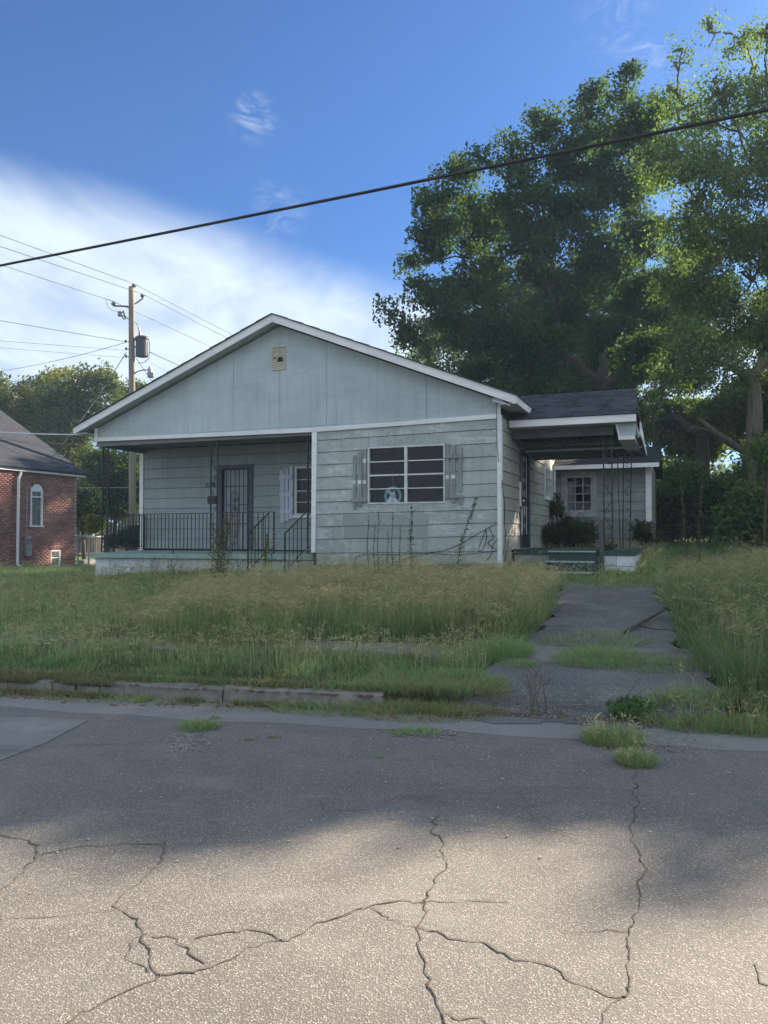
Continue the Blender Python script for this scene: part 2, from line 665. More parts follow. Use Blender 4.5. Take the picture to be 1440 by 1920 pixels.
def glass_mat(name, tint=(0.80, 0.84, 0.88), rough=0.02, dust=0.012):
    m = bpy.data.materials.new(name)
    t = NT(m)
    tr = t.n('ShaderNodeBsdfTransparent')
    tr.inputs[0].default_value = (*tint, 1)
    gl = t.n('ShaderNodeBsdfGlossy')
    gl.inputs['Roughness'].default_value = rough
    gl.inputs['Color'].default_value = (0.9, 0.93, 0.95, 1)
    df = t.n('ShaderNodeBsdfDiffuse')
    df.inputs[0].default_value = (0.45, 0.45, 0.42, 1)
    fr = t.n('ShaderNodeFresnel')
    fr.inputs[0].default_value = 1.5
    b = t.bump(t.noise(2.5, 2, 0.5), 0.25, 0.01)
    t.l(b, gl.inputs['Normal'])
    m1 = t.n('ShaderNodeMixShader')
    t.l(t.math('MULTIPLY', fr.outputs[0], 0.65), m1.inputs[0])
    t.l(tr.outputs[0], m1.inputs[1])
    t.l(gl.outputs[0], m1.inputs[2])
    m2 = t.n('ShaderNodeMixShader')
    dn = t.noise(9, 8, 0.75)
    t.l(t.ramp(dn, 0.50, 0.75, dust * 0.3, dust * 2.5), m2.inputs[0])
    t.l(m1.outputs[0], m2.inputs[1])
    t.l(df.outputs[0], m2.inputs[2])
    t.l(m2.outputs[0], t.out.inputs[0])
    return m


MT['glass'] = glass_mat('dusty_window_glass')
MT['glass_far'] = glass_mat('church_window_glass', (0.5, 0.55, 0.6), 0.2, 0.35)


def col_mat(name, trans=0.35, rough=0.6, gain=1.0, tgain=(1.1, 1.25, 0.5)):
    """foliage: colour per leaf / blade stored on the mesh, translucent"""
    m = bpy.data.materials.new(name)
    t = NT(m)
    a = t.n('ShaderNodeAttribute')
    a.attribute_name = 'Col'
    col = a.outputs['Color']
    b = t.n('ShaderNodeBsdfPrincipled')
    t.l(col, b.inputs['Base Color'])
    b.inputs['Roughness'].default_value = rough
    b.inputs['Specular IOR Level'].default_value = 0.12
    tr = t.n('ShaderNodeBsdfTranslucent')
    t.l(t.mix(1.0, col, tgain, 'MULTIPLY'), tr.inputs[0])
    mx = t.n('ShaderNodeMixShader')
    mx.inputs[0].default_value = trans
    t.l(b.outputs[0], mx.inputs[1])
    t.l(tr.outputs[0], mx.inputs[2])
    t.l(mx.outputs[0], t.out.inputs[0])
    return m


MT['leaf'] = col_mat('leaves', 0.42, 0.75, tgain=(1.35, 1.6, 0.65))
MT['grass'] = col_mat('grass_blades', 0.42, 0.6, tgain=(1.25, 1.25, 0.85))
MT['bark'] = simple('bark', (0.075, 0.062, 0.05), (0.04, 0.034, 0.028), 5, 0.95, bump=0.9, bscale=12, stretch=(3, 3, 0.5), rnd=0.1)
MT['bark_pale'] = simple('pale_bark', (0.15, 0.13, 0.10), (0.08, 0.07, 0.055), 5, 0.95, bump=0.9, bscale=12, stretch=(3, 3, 0.5), rnd=0.1)


def brick_mat():
    m = bpy.data.materials.new('red_brick')
    t = NT(m)
    a = t.n('ShaderNodeAttribute')
    a.attribute_name = 'Col'
    n = t.noise(40, 5, 0.7)
    col = t.mix(t.ramp(n, 0.4, 0.7, 0, 0.4), a.outputs['Color'], (0.10, 0.04, 0.03))
    st = t.noise(0.5, 4, 0.6)
    col = t.mix(t.ramp(st, 0.45, 0.7, 0, 0.35), col, (0.42, 0.20, 0.14))
    t.bsdf(col, 0.9, 0, 0.2, t.bump(n, 0.4, 0.004))
    return m


MT['brick'] = brick_mat()


def road_mat(name, dark, light, grav, patchy=1.0, stone=95.0, tan=(0.36, 0.33, 0.29), stonemix=0.8):
    m = bpy.data.materials.new(name)
    t = NT(m)
    big = t.noise(0.45, 6, 0.6)
    mid = t.noise(2.3, 8, 0.65)
    v = t.n('ShaderNodeTexVoronoi')
    v.inputs['Scale'].default_value = stone
    t.l(t.tc.outputs['Object'], v.inputs['Vector'])
    v2 = t.n('ShaderNodeTexVoronoi')
    v2.inputs['Scale'].default_value = stone * 0.47
    t.l(t.tc.outputs['Object'], v2.inputs['Vector'])
    sep = t.n('ShaderNodeSeparateColor')
    t.l(v.outputs['Color'], sep.inputs[0])
    sep2 = t.n('ShaderNodeSeparateColor')
    t.l(v2.outputs['Color'], sep2.inputs[0])
    base = t.mix(t.ramp(big, 0.35, 0.65), dark, light)
    base = t.mix(t.ramp(mid, 0.45, 0.7, 0, 0.5 * patchy), base, tuple(x * 1.35 for x in light))
    stn = t.noise(1.1, 7, 0.7, stretch=(0.45, 1.6, 1.0), dist=0.8)
    # the stones: random brightness per cell, edges dark
    stonec = t.mix(t.ramp(sep.outputs[0], 0.3, 1.0), tuple(x * 0.62 for x in grav), tan)
    inside = t.ramp(v.outputs['Distance'], 0.0, 0.62, 1.0, 0.0)
    col = t.mix(t.math('MULTIPLY', inside, stonemix), base, stonec)
    big_st = t.math('MULTIPLY', t.ramp(sep2.outputs[1], 0.93, 0.97), t.ramp(v2.outputs['Distance'], 0.12, 0.28, 1, 0))
    col = t.mix(t.math('MULTIPLY', big_st, 0.55), col, (0.42, 0.40, 0.37))
    col = t.mix(t.ramp(stn, 0.55, 0.70, 0, 0.42 * patchy), col, tuple(x * 0.55 for x in dark))
    col = t.mix(t.ramp(stn, 0.30, 0.42, 0.28 * patchy, 0.0), col, tuple(min(1, x * 1.9) for x in light))
    h = t.math('ADD', t.math('MULTIPLY', v.outputs['Distance'], -1.0), t.math('MULTIPLY', mid, 0.3))
    t.bsdf(col, 0.82, 0, 0.35, t.bump(h, 0.55, 0.004))
    return m


MT['road'] = road_mat('old_asphalt', (0.105, 0.102, 0.096), (0.135, 0.130, 0.122), (0.25, 0.235, 0.21), 1.0, 125, (0.52, 0.465, 0.40), 0.95)
MT['gutter'] = road_mat('worn_gutter', (0.18, 0.178, 0.175), (0.215, 0.21, 0.20), (0.20, 0.20, 0.195), 0.6, 160, (0.28, 0.27, 0.25), 0.4)
MT['drive'] = road_mat('driveway_asphalt', (0.075, 0.077, 0.08), (0.12, 0.12, 0.118), (0.15, 0.15, 0.15), 1.5, 75, (0.42, 0.41, 0.38), 0.85)
MT['crack'] = simple('crack_dirt', (0.045, 0.042, 0.037), (0.09, 0.085, 0.06), 60, 0.95)
MT['crack_edge'] = simple('ravelled_crack_edge', (0.17, 0.15, 0.12), (0.11, 0.10, 0.085), 60, 0.95)


def ground_mat():
    m = bpy.data.materials.new('soil_and_thatch')
    t = NT(m)
    a = t.noise(1.2, 6, 0.6)
    b = t.noise(14, 6, 0.7)
    col = t.mix(t.ramp(a, 0.35, 0.65), (0.065, 0.085, 0.038), (0.095, 0.085, 0.050))
    col = t.mix(t.ramp(b, 0.45, 0.7, 0, 0.7), col, (0.055, 0.078, 0.032))
    t.bsdf(col, 0.95, 0, 0.1, t.bump(b, 0.8, 0.04))
    return m


MT['ground'] = ground_mat()
rnd = random.Random(7)
NR = np.random.default_rng(11)

# ------------------------------------------------------------------ ground, road, kerb, drive
DRIVE = [G(850, 1352), G(858, 1312), G(900, 1268), G(950, 1226), G(985, 1205), G(1030, 1160), G(1045, 1108), G(1056, 1095),
         G(1228, 1096), G(1236, 1120), G(1266, 1160), G(1268, 1210), G(1318, 1260), G(1360, 1300), G(1372, 1374)]


def build_ground():
    xs = np.concatenate([np.linspace(-260, -30, 24), np.linspace(-28, 28, 180), np.linspace(30, 260, 24)])
    ys = np.concatenate([np.linspace(-120, 0, 14), np.linspace(1, 34, 150), np.linspace(36, 420, 40)])
    X, Y = np.meshgrid(xs, ys)
    t = tdist(X, Y)
    Z = terr(X, Y)
    ramp_ = np.clip((t + 0.25) / 0.6, 0, 1) * 0.17 - 0.02
    dp = [(p.x, p.y) for p in DRIVE]
    near_d = np.zeros(X.shape, bool)
    for ox in (-0.12, 0, 0.12):
        for oy in (-0.12, 0, 0.12):
            near_d |= inpoly(dp, X + ox, Y + oy)
    Z = np.where(near_d, Z - 0.09, Z)
    Z = np.where(t < 0.16, -0.08, Z)
    Z = np.where((X > -0.3) & (X < 4.0) & (t < 0.35) & (t > -0.6), ramp_ - 0.03 - 0.08 * near_d, Z)
    V = np.stack([X, Y, Z], -1).reshape(-1, 3)
    nx, ny = len(xs), len(ys)
    i = np.arange(nx - 1)[None, :] + np.arange(ny - 1)[:, None] * nx
    Fq = np.stack([i, i + 1, i + 1 + nx, i + nx], -1).reshape(-1)
    me = npmesh('ground', V, Fq, np.full(len(Fq) // 4, 4), MT['ground'])
    me.polygons.foreach_set('use_smooth', [True] * len(me.polygons))
    link('ground', me, kind='structure')


def kl(x, off=0.0):                         # y of the kerb line at x, off metres into the yard
    return 6.85 - 0.22 * x + off / 0.976


def strip(name, x0, x1, o0, o1, z0, z1, mat, thick=0.05, n=60, wob=0.0):
    mb = MB()
    xs = [x0 + (x1 - x0) * i / n for i in range(n + 1)]
    for i in range(n):
        a, b = xs[i], xs[i + 1]
        wa = wob * math.sin(a * 3.1) * math.sin(a * 1.7 + 1)
        wb = wob * math.sin(b * 3.1) * math.sin(b * 1.7 + 1)
        mb.hexa([(a, kl(a, o0 + wa), z0 - thick), (b, kl(b, o0 + wb), z0 - thick), (b, kl(b, o1), z1 - thick), (a, kl(a, o1), z1 - thick),
                 (a, kl(a, o0 + wa), z0), (b, kl(b, o0 + wb), z0), (b, kl(b, o1), z1), (a, kl(a, o1), z1)])
    return mb.build(name, mat, kind='structure')


def build_road():
    mb = MB()
    n = 80
    for i in range(n):
        a = -60 + 120 * i / n
        b = -60 + 120 * (i + 1) / n
        for (o0, o1) in ((-20, -9), (-9, -4), (-4, -0.02)):
            k = len(mb.v)
            mb.v += [(a, kl(a, o0), 0), (b, kl(b, o0), 0), (b, kl(b, o1), 0), (a, kl(a, o1), 0)]
            mb.f.append((k, k + 1, k + 2, k + 3))
    road = mb.build('road', MT['road'], kind='structure')
    # gutter strip, a smoother band along the kerb, with a wandering edge
    strip('gutter', -40, 40, -0.62, -0.01, 0.004, 0.004, MT['gutter'], 0.003, 400, 0.07)
    # pale concrete patch at the left
    mb = MB()
    g = [G(-330, 1380), G(-330, 1500), G(0, 1428), G(90, 1392), G(165, 1352), G(60, 1345), G(-100, 1350)]
    mb.poly([(p.x, p.y, 0.0035) for p in g], (0, 0, 0.0012))
    mb.build('pavement_patch', MT['gutter_patch'], kind='structure')


MT['gutter_patch'] = road_mat('concrete_patch', (0.16, 0.157, 0.15), (0.205, 0.20, 0.19), (0.2, 0.2, 0.19), 1.5, 200, (0.27, 0.27, 0.26), 0.3)


def build_kerb():
    r = random.Random(3)
    # kerb in cast lengths, worn and slightly uneven; broken off at the driveway
    x = -33.0
    while x < 24:
        ln = 1.5
        x1 = x + ln
        if x1 > 0.1 and x < 3.25:          # dropped kerb across the drive
            x = x1
            continue
        mb = MB()
        xa, xb = x + 0.006, x1 - 0.006
        dz = r.uniform(-0.01, 0.012)
        n = 6
        for i in range(n):
            a = xa + (xb - xa) * i / n
            b = xa + (xb - xa) * (i + 1) / n
            w0, w1 = r.uniform(-.018, .018), r.uniform(-.018, .018)
            dz = dz * 0.6 + r.uniform(-0.014, 0.008)
            mb.hexa([(a, kl(a, 0.0 + w0), -0.02), (b, kl(b, 0.0 + w1), -0.02), (b, kl(b, .17), -0.02), (a, kl(a, .17), -0.02),
                     (a, kl(a, 0.035 + w0), 0.125 + dz), (b, kl(b, 0.035 + w1), 0.125 + dz), (b, kl(b, .17), 0.135 + dz), (a, kl(a, .17), 0.135 + dz)])
        mb.build('kerb', MT['concrete'], kind='structure')
        x = x1


def ground_sheet(name, pts, dz, mat, res=0.22, kind='structure', edge_noise=0.06):
    """sheet that follows the terrain inside a polygon given in world x,y"""
    P = np.array([(p[0], p[1]) for p in pts])
    x0, y0 = P.min(0) - res
    x1, y1 = P.max(0) + res
    xs = np.arange(x0, x1 + res, res)
    ys = np.arange(y0, y1 + res, res)
    X, Y = np.meshgrid(xs, ys)

    def inside(px, py):
        c = np.zeros(px.shape, bool)
        k = len(P)
        for i in range(k):
            ax, ay = P[i]
            bx, by = P[(i + 1) % k]
            cond = ((ay > py) != (by > py))
            with np.errstate(divide='ignore', invalid='ignore'):
                xi = (bx - ax) * (py - ay) / (by - ay + 1e-12) + ax
            c ^= cond & (px < xi)
        return c
    cx = (X[:-1, :-1] + X[1:, 1:]) / 2
    cy = (Y[:-1, :-1] + Y[1:, 1:]) / 2
    cx = cx + edge_noise * np.sin(cy * 9.1)
    cy = cy + edge_noise * np.sin(cx * 7.3)
    ins = inside(cx, cy)
    Z = terr(X, Y) + dz
    Z = np.where(tdist(X, Y) < 0.0, 0.006 + dz * 0.3, Z)
    t = tdist(X, Y)
    Z = np.where((t >= 0) & (t < 0.6), 0.01 + (0.12 + 0.09 * 0.6 + dz - 0.01) * (t / 0.6), Z)
    V = np.stack([X, Y, Z], -1).reshape(-1, 3)
    nx = len(xs)
    jj, ii = np.nonzero(ins)
    k = jj * nx + ii
    Fq = np.stack([k, k + 1, k + 1 + nx, k + nx], -1).reshape(-1)
    me = npmesh(name, V, Fq, np.full(len(Fq) // 4, 4), mat)
    me.polygons.foreach_set('use_smooth', [True] * len(me.polygons))
    return link(name, me, kind=kind)


WALK = None


def build_drive():
    ground_sheet('driveway', DRIVE, 0.012, MT['drive'], 0.06)
    # cross walk: concrete slabs crossing the drive and running on under the grass
    for i in range(-6, 8):
        a = -0.3 + i * 1.22
        b = a + 1.2
        pts = []
        o0, o1 = 1.42, 2.05
        for (x, o) in ((a, o0), (b, o0), (b, o1), (a, o1)):
            y = kl(x, o)
            pts.append((x, y, tz(x, y) + 0.022))
        mb = MB()
        mb.poly([Vector(p) - Vector((0, 0, 0.07)) for p in pts], (0, 0, 0.07))
        mb.build('pavement_slab', MT['concrete'], kind='structure')


CRACKS = [
    [(-20, 80), (0, 88), (50, 98), (68, 125), (40, 155), (0, 200), (-40, 240)],
    [(75, 125), (150, 110), (220, 104), (310, 103)],
    [(318, 98), (290, 150), (262, 175), (235, 205), (210, 228), (265, 245), (275, 270), (283, 300), (290, 335), (297, 352)],
    [(297, 352), (240, 380), (180, 410), (130, 440), (60, 480)],
    [(297, 352), (350, 345), (405, 335), (470, 305), (530, 283), (570, 278), (600, 258), (640, 238), (690, 222), (760, 213), (795, 213)],
    [(285, 283), (330, 285), (360, 305), (383, 335)],
    [(270, 275), (232, 290), (240, 320), (285, 338)],
    [(375, 278), (440, 270), (490, 268), (530, 283)],
    [(820, 35), (822, 70), (812, 80), (835, 100), (838, 140), (812, 175), (797, 210), (790, 262), (795, 310), (803, 370), (830, 415), (828, 480)],
    [(695, 228), (730, 250), (785, 265), (830, 280), (900, 295), (960, 315), (1040, 340), (1070, 360), (1130, 380), (1165, 387)],
    [(1192, -30), (1192, 40), (1185, 100), (1205, 140), (1197, 180), (1195, 215), (1185, 262), (1190, 300), (1180, 350), (1175, 385), (1155, 410), (1115, 480)],
    [(830, 415), (850, 432), (900, 438), (960, 470)],
    [(1415, 330), (1430, 370), (1470, 380)],
    [(795, 213), (900, 214), (960, 222)],
    [(1030, 265), (1100, 272), (1180, 272)],
    [(0, 243), (80, 243), (170, 235), (210, 228)],
    [(600, 20), (610, 45), (700, 42)], [(390, 60), (430, 70), (480, 70)],
]


def build_cracks():
    r = random.Random(21)
    for ci, c in enumerate(CRACKS):
        pts = [G(x, y + 1480) for x, y in c]
        fine = []
        for i in range(len(pts) - 1):
            n = max(2, int((pts[i + 1] - pts[i]).length / 0.025))
            for k in range(n):
                fine.append(pts[i].lerp(pts[i + 1], k / n))
        fine.append(pts[-1])
        jit = []
        w = Vector((0, 0, 0))
        for p in fine:
            w = w * 0.7 + Vector((r.gauss(0, 0.0085), r.gauss(0, 0.0085), 0))
            jit.append(p + w)
        faint = ci >= 13
        for lay, (wid, z, mat) in enumerate(((0.0038, 0.0025, 'crack_edge'), (0.0016, 0.0045, 'crack'))):
            if faint:
                wid *= 0.5
            mb = MB()
            prevl = None
            for i, p in enumerate(jit):
                d = (jit[min(i + 1, len(jit) - 1)] - jit[max(i - 1, 0)])
                d.z = 0
                d = d.normalized() if d.length > 0 else Vector((1, 0, 0))
                s = Vector((-d.y, d.x, 0))
                k = 0.12 + 1.15 * abs(math.sin(i * 0.37 + ci) * math.sin(i * 0.11 + 2 * ci)) + r.uniform(0, 0.7)
                a = p + s * wid * k * r.uniform(.5, 1.2)
                b = p - s * wid * k * r.uniform(.5, 1.2)
                mb.v += [(a.x, a.y, z), (b.x, b.y, z)]
                m = len(mb.v)
                if i:
                    mb.f.append((m - 4, m - 3, m - 1, m - 2))
            mb.build('road_crack', MT[mat], kind='structure')


build_ground()
build_road()
build_kerb()
build_drive()
build_cracks()

strip('soil_edge', 0.0, 0.85, -0.03, 0.55, 0.004, 0.15, MT['litter'], 0.1, 8)
strip('soil_edge', 3.05, 4.5, -0.03, 0.55, 0.004, 0.15, MT['ground'], 0.1, 8)

# ------------------------------------------------------------------ the house
HB = thing('weathered_house', 'low grey green house with white gable trim, front porch and overgrown yard',
           'house', (C0.x, C0.y, 0), HROT)
WID = 9.37
UP = -3.81          # porch / right room boundary
REC = 1.60          # porch recess
FLR = 1.20
EAVE_Z = 3.80


def wallcore(name, tf, a0, a1, z0, z1, holes, th, mat, parent):
    """solid sheathing with openings; tf maps (a, out, z) to house-local"""
    A = sorted(set([a0, a1] + [q for h in holes for q in h[:2]]))
    Z = sorted(set([z0, z1] + [q for h in holes for q in h[2:4]]))
    mb = MB()
    for i in range(len(A) - 1):
        for j in range(len(Z) - 1):
            ca, cz = (A[i] + A[i + 1]) / 2, (Z[j] + Z[j + 1]) / 2
            if any(h[0] < ca < h[1] and h[2] < cz < h[3] for h in holes):
                continue
            p = []
            for z in (Z[j], Z[j + 1]):
                for (a, o) in ((A[i], 0), (A[i + 1], 0), (A[i + 1], -th), (A[i], -th)):
                    p.append(tf(a, o, z))
            mb.hexa(p)
    return mb.build(name, mat, parent)


def siding(tf, a0, a1, rows, holes, mat, parent, seams, zend=None, protr=0.028):
    """rows: list of (z_at_a0, z_at_a1) of the bottom edges from low to high; last one is the top limit"""
    r = random.Random(int(abs(a0 * 100)) + 5)
    for k in range(len(rows) - 1):
        b0, b1 = rows[k]
        t0, t1 = rows[k + 1]

        def zb(a):
            return b0 + (b1 - b0) * (a - a0) / (a1 - a0)

        def zt(a):
            return t0 + (t1 - t0) * (a - a0) / (a1 - a0)
        cuts = [a0, a1]
        sm = seams[k % len(seams)]
        for s in sm:
            if a0 + 0.15 < s < a1 - 0.15:
                cuts.append(s)
        segs = []
        for h in holes:
            cuts += [max(a0, min(a1, h[0])), max(a0, min(a1, h[1]))] if (h[2] < max(t0, t1) and h[3] > min(b0, b1)) else []
        cuts = sorted(set(cuts))
        for i in range(len(cuts) - 1):
            s0, s1 = cuts[i], cuts[i + 1]
            if s1 - s0 < 0.02:
                continue
            ca = (s0 + s1) / 2
            pieces = [(zb(s0), zb(s1), zt(s0) - 0.008, zt(s1) - 0.008, protr, 0.012)]
            for h in holes:
                if h[0] < ca < h[1] and h[2] < zt(ca) and h[3] > zb(ca):
                    np_ = []
                    if h[2] > zb(ca) + 0.02:
                        np_.append((zb(s0), zb(s1), h[2], h[2], protr, 0.018))
                    if h[3] < zt(ca) - 0.02:
                        np_.append((h[3], h[3], zt(s0) - 0.008, zt(s1) - 0.008, 0.018, 0.012))
                    pieces = np_
            for (pb0, pb1, pt0, pt1, ob, ot) in pieces:
                g = 0.0015
                w = r.uniform(-0.003, 0.003)
                o1 = ob + w
                mb = MB()
                mb.hexa([tf(s0 + g, o1, pb0), tf(s1 - g, o1, pb1), tf(s1 - g, 0.0005, pb1), tf(s0 + g, 0.0005, pb0),
                         tf(s0 + g, ot, pt0), tf(s1 - g, ot, pt1), tf(s1 - g, 0.0005, pt1), tf(s0 + g, 0.0005, pt0)])
                mb.build('siding_board', mat, parent)


def TF_front(v0):
    return lambda a, o, z: (a, v0 - o, z)


def TF_side(u0):
    return lambda a, o, z: (u0 + o, a, z)


def pbox(mb, x0, y0, x1, y1, v0, o0, o1, dz=0):
    """box measured on the photograph's front-facing plane v0, from out o0 to o1"""
    ua, za = H(x0, y0, v0)
    ub, zb = H(x1, y1, v0)
    mb.box(ua, ub, v0 - o1, v0 - o0, min(za, zb) + dz, max(za, zb) + dz)
    return mb


MT['siding_rear_shade'] = siding_mat('rear_shade_siding', (0.22, 0.25, 0.24), (0.30, 0.33, 0.32), (0.07, 0.08, 0.08), 0.9)  # shade of carport and trees put into the siding colour
MT['casing_shaded'] = simple('grimy_shaded_casing', (0.40, 0.42, 0.43), (0.28, 0.30, 0.30), 6, 0.7, grime=(0.16, 0.17, 0.16))  # grime, plus the shade on the rear wing put into the colour
# --- front right room wall
px_rows = [(825.6, 803.7), (848.4, 830), (871.7, 854.8), (895, 880.4), (919, 905.8), (941.4, 930), (964, 954.8),
           (987.5, 979.6), (1010.8, 1004.4), (1036.5, 1033.6), (1059.5, 1057.5), (1083, 1083)]
rows = []
for (l, r_) in px_rows[::-1]:
    rows.append((H(596, l)[1], H(936, r_)[1]))
rows.append((3.725, 3.79))
wu0, wz1 = H(691, 839)
wu1, wz0 = H(835, 943)
WIN = (wu0, wu1, wz0, wz1)
front_wall = wallcore('front_wall', TF_front(0.0), UP, -0.01, 0.5, 3.75, [WIN], 0.12, MT['gap_shade'], HB)
siding(TF_front(0.0), UP + 0.05, -0.045, rows, [WIN], MT['siding'], front_wall,
       [[-2.45], [], [-1.2], [-2.9], [], [-3.3, -0.9], [], [-1.75], [-2.2], []])
# repainted rectangle under the window
mb = MB()
for (x0, y0, x1, y1) in ((644, 965, 805, 985), (646, 988, 803, 1009), (790, 1012, 803, 1033)):
    ua, za = H(x0, y0)
    ub, zb = H(x1, y1)
    mb.hexa([(ua, -0.0335, zb + .003), (ub, -0.0335, zb + .003), (ub, -0.02, zb + .003), (ua, -0.02, zb + .003),
             (ua, -0.0175, za), (ub, -0.0175, za), (ub, -0.009, za), (ua, -0.009, za)])
mb.build('repainted_patch', MT['repaint'], front_wall)

# --- side wall (faces right), with door and barred window
dv0, _ = HU(973, 900)
dv1, _ = HU(989, 900)
DZ0, DZ1 = 1.30, 3.28
sv0, sz1 = HU(1019, 872)
sv1, sz0 = HU(1033, 940)
SDOOR = (dv0, dv1, DZ0, DZ1)
SWIN = (sv0 + 0.07, sv1 - 0.07, sz0 + 0.1, sz1 - 0.07)
side_wall = wallcore('side_wall', TF_side(0.0), 0.12, 10.4, 0.5, 3.82, [SDOOR, SWIN], 0.12, MT['gap_shade'], HB)
srow = [H(936, y)[1] for (_, y) in px_rows][::-1]
srow.append(srow[-1] + 0.245)
siding(TF_side(0.0), 0.05, 6.5, [(z, z) for z in srow] + [(3.80, 3.80)] if srow[-1] < 3.75 else [(z, z) for z in srow],
       [SDOOR, SWIN], MT['siding_side'], side_wall, [[3.4], [4.2], [3.4], [4.2, 1.2], [], [3.3]])

# --- porch back wall, return wall, left side wall of the body
fd0, fdz1 = H(412, 873, REC)
fd1, fdz0 = H(475, 1029, REC)
FDOOR = (fd0, fd1, FLR, fdz1)
pw0, pwz1 = H(554, 875, REC)
pw1 = UP - 0.25
pwz0 = H(554, 967, REC)[1]
PWIN = (pw0, pw1, pwz0, pwz1)
porch_wall = wallcore('porch_wall', TF_front(REC), -WID, UP, 0.5, 3.72, [FDOOR, PWIN], 0.12, MT['gap_shade'], HB)
zb = H(262, 1010, REC)[1]
prow = [zb - 0.25 + 0.2475 * k for k in range(10)]
prow = [z for z in prow if z < 3.66] + [3.70]
siding(TF_front(REC), -WID + 0.07, UP, [(z, z + (0.012 if i % 2 else -0.006)) for i, z in enumerate(prow)], [FDOOR, PWIN],
       MT['siding_porch_shade'], porch_wall, [[-8.1], [], [-7.6], [-5.6], []])
mb = MB()
mb.box(UP, UP + 0.12, 0.125, REC - 0.001, 0.5, 3.72)
mb.build('return_wall', MT['siding_porch_shade'], HB)
mb = MB()
mb.box(-WID, -WID + 0.12, REC + 0.125, 10.4, 0.3, 3.8)
mb.build('left_wall', MT['siding_porch_shade'], HB)
mb = MB()
mb.box(-WID, 0.0, 10.41, 10.53, 0.3, 3.8)
mb.build('rear_wall', MT['siding_porch_shade'], HB)
mb = MB()
mb.box(-WID + 0.12, -0.13, REC + 0.13, 10.4, 1.0, 1.15)
mb.box(UP + 0.13, -0.13, 0.13, REC + 0.12, 1.0, 1.15)
mb.box(-WID + 0.12, -0.13, 0.3, 10.4, 3.73, 3.78)
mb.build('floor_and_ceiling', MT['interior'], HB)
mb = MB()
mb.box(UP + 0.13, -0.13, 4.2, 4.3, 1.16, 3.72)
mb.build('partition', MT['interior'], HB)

# --- corner boards and trim of the front
TR = MT['trim']
mb = MB().box(-0.042, 0.028, -0.042, -0.024, 0.93, 4.03)
mb.box(0.0235, 0.042, -0.024, 0.05, 0.93, 3.79)
mb.build('corner_board', TR, HB)
ua, za = H(583.5, 1036)
ub, zb = H(595, 809)
mb = MB().poly([(ua + 0.02, -0.048, za), (ub - 0.06 + .04, -0.048, za), (ub + 0.01, -0.048, 3.72), (ub - 0.10, -0.048, 3.72)], (0, 0.09, 0))
mb.build('corner_board', TR, HB)
mb = MB().box(-WID - 0.04, -WID + 0.065, REC - 0.045, REC - 0.002, 1.10, 3.70)
mb.box(-WID - 0.04, -WID - 0.003, REC, REC + 0.1, 1.10, 3.70)
mb.build('corner_board', TR, HB)
# band under the gable (sags over the porch corner)
tp = [(-WID - 0.02, 3.795), (-6.6, 3.765), (UP, 3.742), (-1.9, 3.775), (0.0 - 0.045, 3.81)]
for i in range(len(tp) - 1):
    (a, z0), (b, z1) = tp[i], tp[i + 1]
    mb = MB().hexa([(a, -0.055, z0 - 0.085), (b - 0.004, -0.055, z1 - 0.085), (b - 0.004, 0.0, z1 - 0.085), (a, 0.0, z0 - 0.085),
                    (a, -0.055, z0), (b - 0.004, -0.055, z1), (b - 0.004, 0.0, z1), (a, 0.0, z0)])
    mb.build('trim_board', TR, HB)
mb = MB().box(-WID - 0.02, -WID + 0.07, -0.06, -0.03, 3.80, 4.02)
mb.build('trim_board', TR, HB)
# porch header and ceiling
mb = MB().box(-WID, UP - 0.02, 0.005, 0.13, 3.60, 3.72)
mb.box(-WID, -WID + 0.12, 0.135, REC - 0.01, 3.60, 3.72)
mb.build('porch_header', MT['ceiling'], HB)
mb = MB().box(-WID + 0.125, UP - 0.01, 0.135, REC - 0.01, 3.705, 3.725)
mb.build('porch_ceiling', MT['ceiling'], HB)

# --- gable: panels and roof
UA = -4.62          # ridge
ZR = H(512, 588, -0.33)[1]
OH = 0.36
UE1, UE0 = OH, -WID - 0.36
SL1 = (ZR - H(968, 740, -0.33)[1]) / (UE1 - UA)
SL0 = (ZR - H(146, 800, -0.33)[1]) / (UA - UE0)


def roof_z(u):
    return ZR - (u - UA) * SL1 if u > UA else ZR - (UA - u) * SL0


seams = [H(x, 745, 0)[0] for x in (352, 438, 524, 613, 708, 800)]
edges = [-WID - 0.0] + seams + [0.0 - 0.044]
gable = MB()
gable.poly([(-WID, 0.0, 3.735), (0.0, 0.0, 3.735), (0.0, 0.0, roof_z(0) - 0.2), (UA, 0.0, ZR - 0.2), (-WID, 0.0, roof_z(-WID) - 0.2)], (0, 0.08, 0))
gable_o = gable.build('gable_wall', MT['gable'], HB)
for i in range(len(edges) - 1):
    a, b = edges[i] + 0.003, edges[i + 1] - 0.003
    top = [(b, roof_z(b) - 0.17), (a, roof_z(a) - 0.17)]
    if a < UA < b:
        top = [(b, roof_z(b) - 0.17), (UA, ZR - 0.17), (a, roof_z(a) - 0.17)]
    o = 0.012 + 0.0025 * (i % 2)
    pts = [(a, -o, 3.79), (b, -o, 3.79)] + [(u, -o, z) for u, z in top]
    MB().poly(pts, (0, o - 0.0008, 0)).build('gable_panel', MT['gable'], gable_o)
    if i:
        MB().box(edges[i] - 0.0028, edges[i] + 0.0028, -0.010, -0.0012, 3.79, roof_z(edges[i]) - 0.2).build('joint_strip', MT['dark_under'], gable_o)
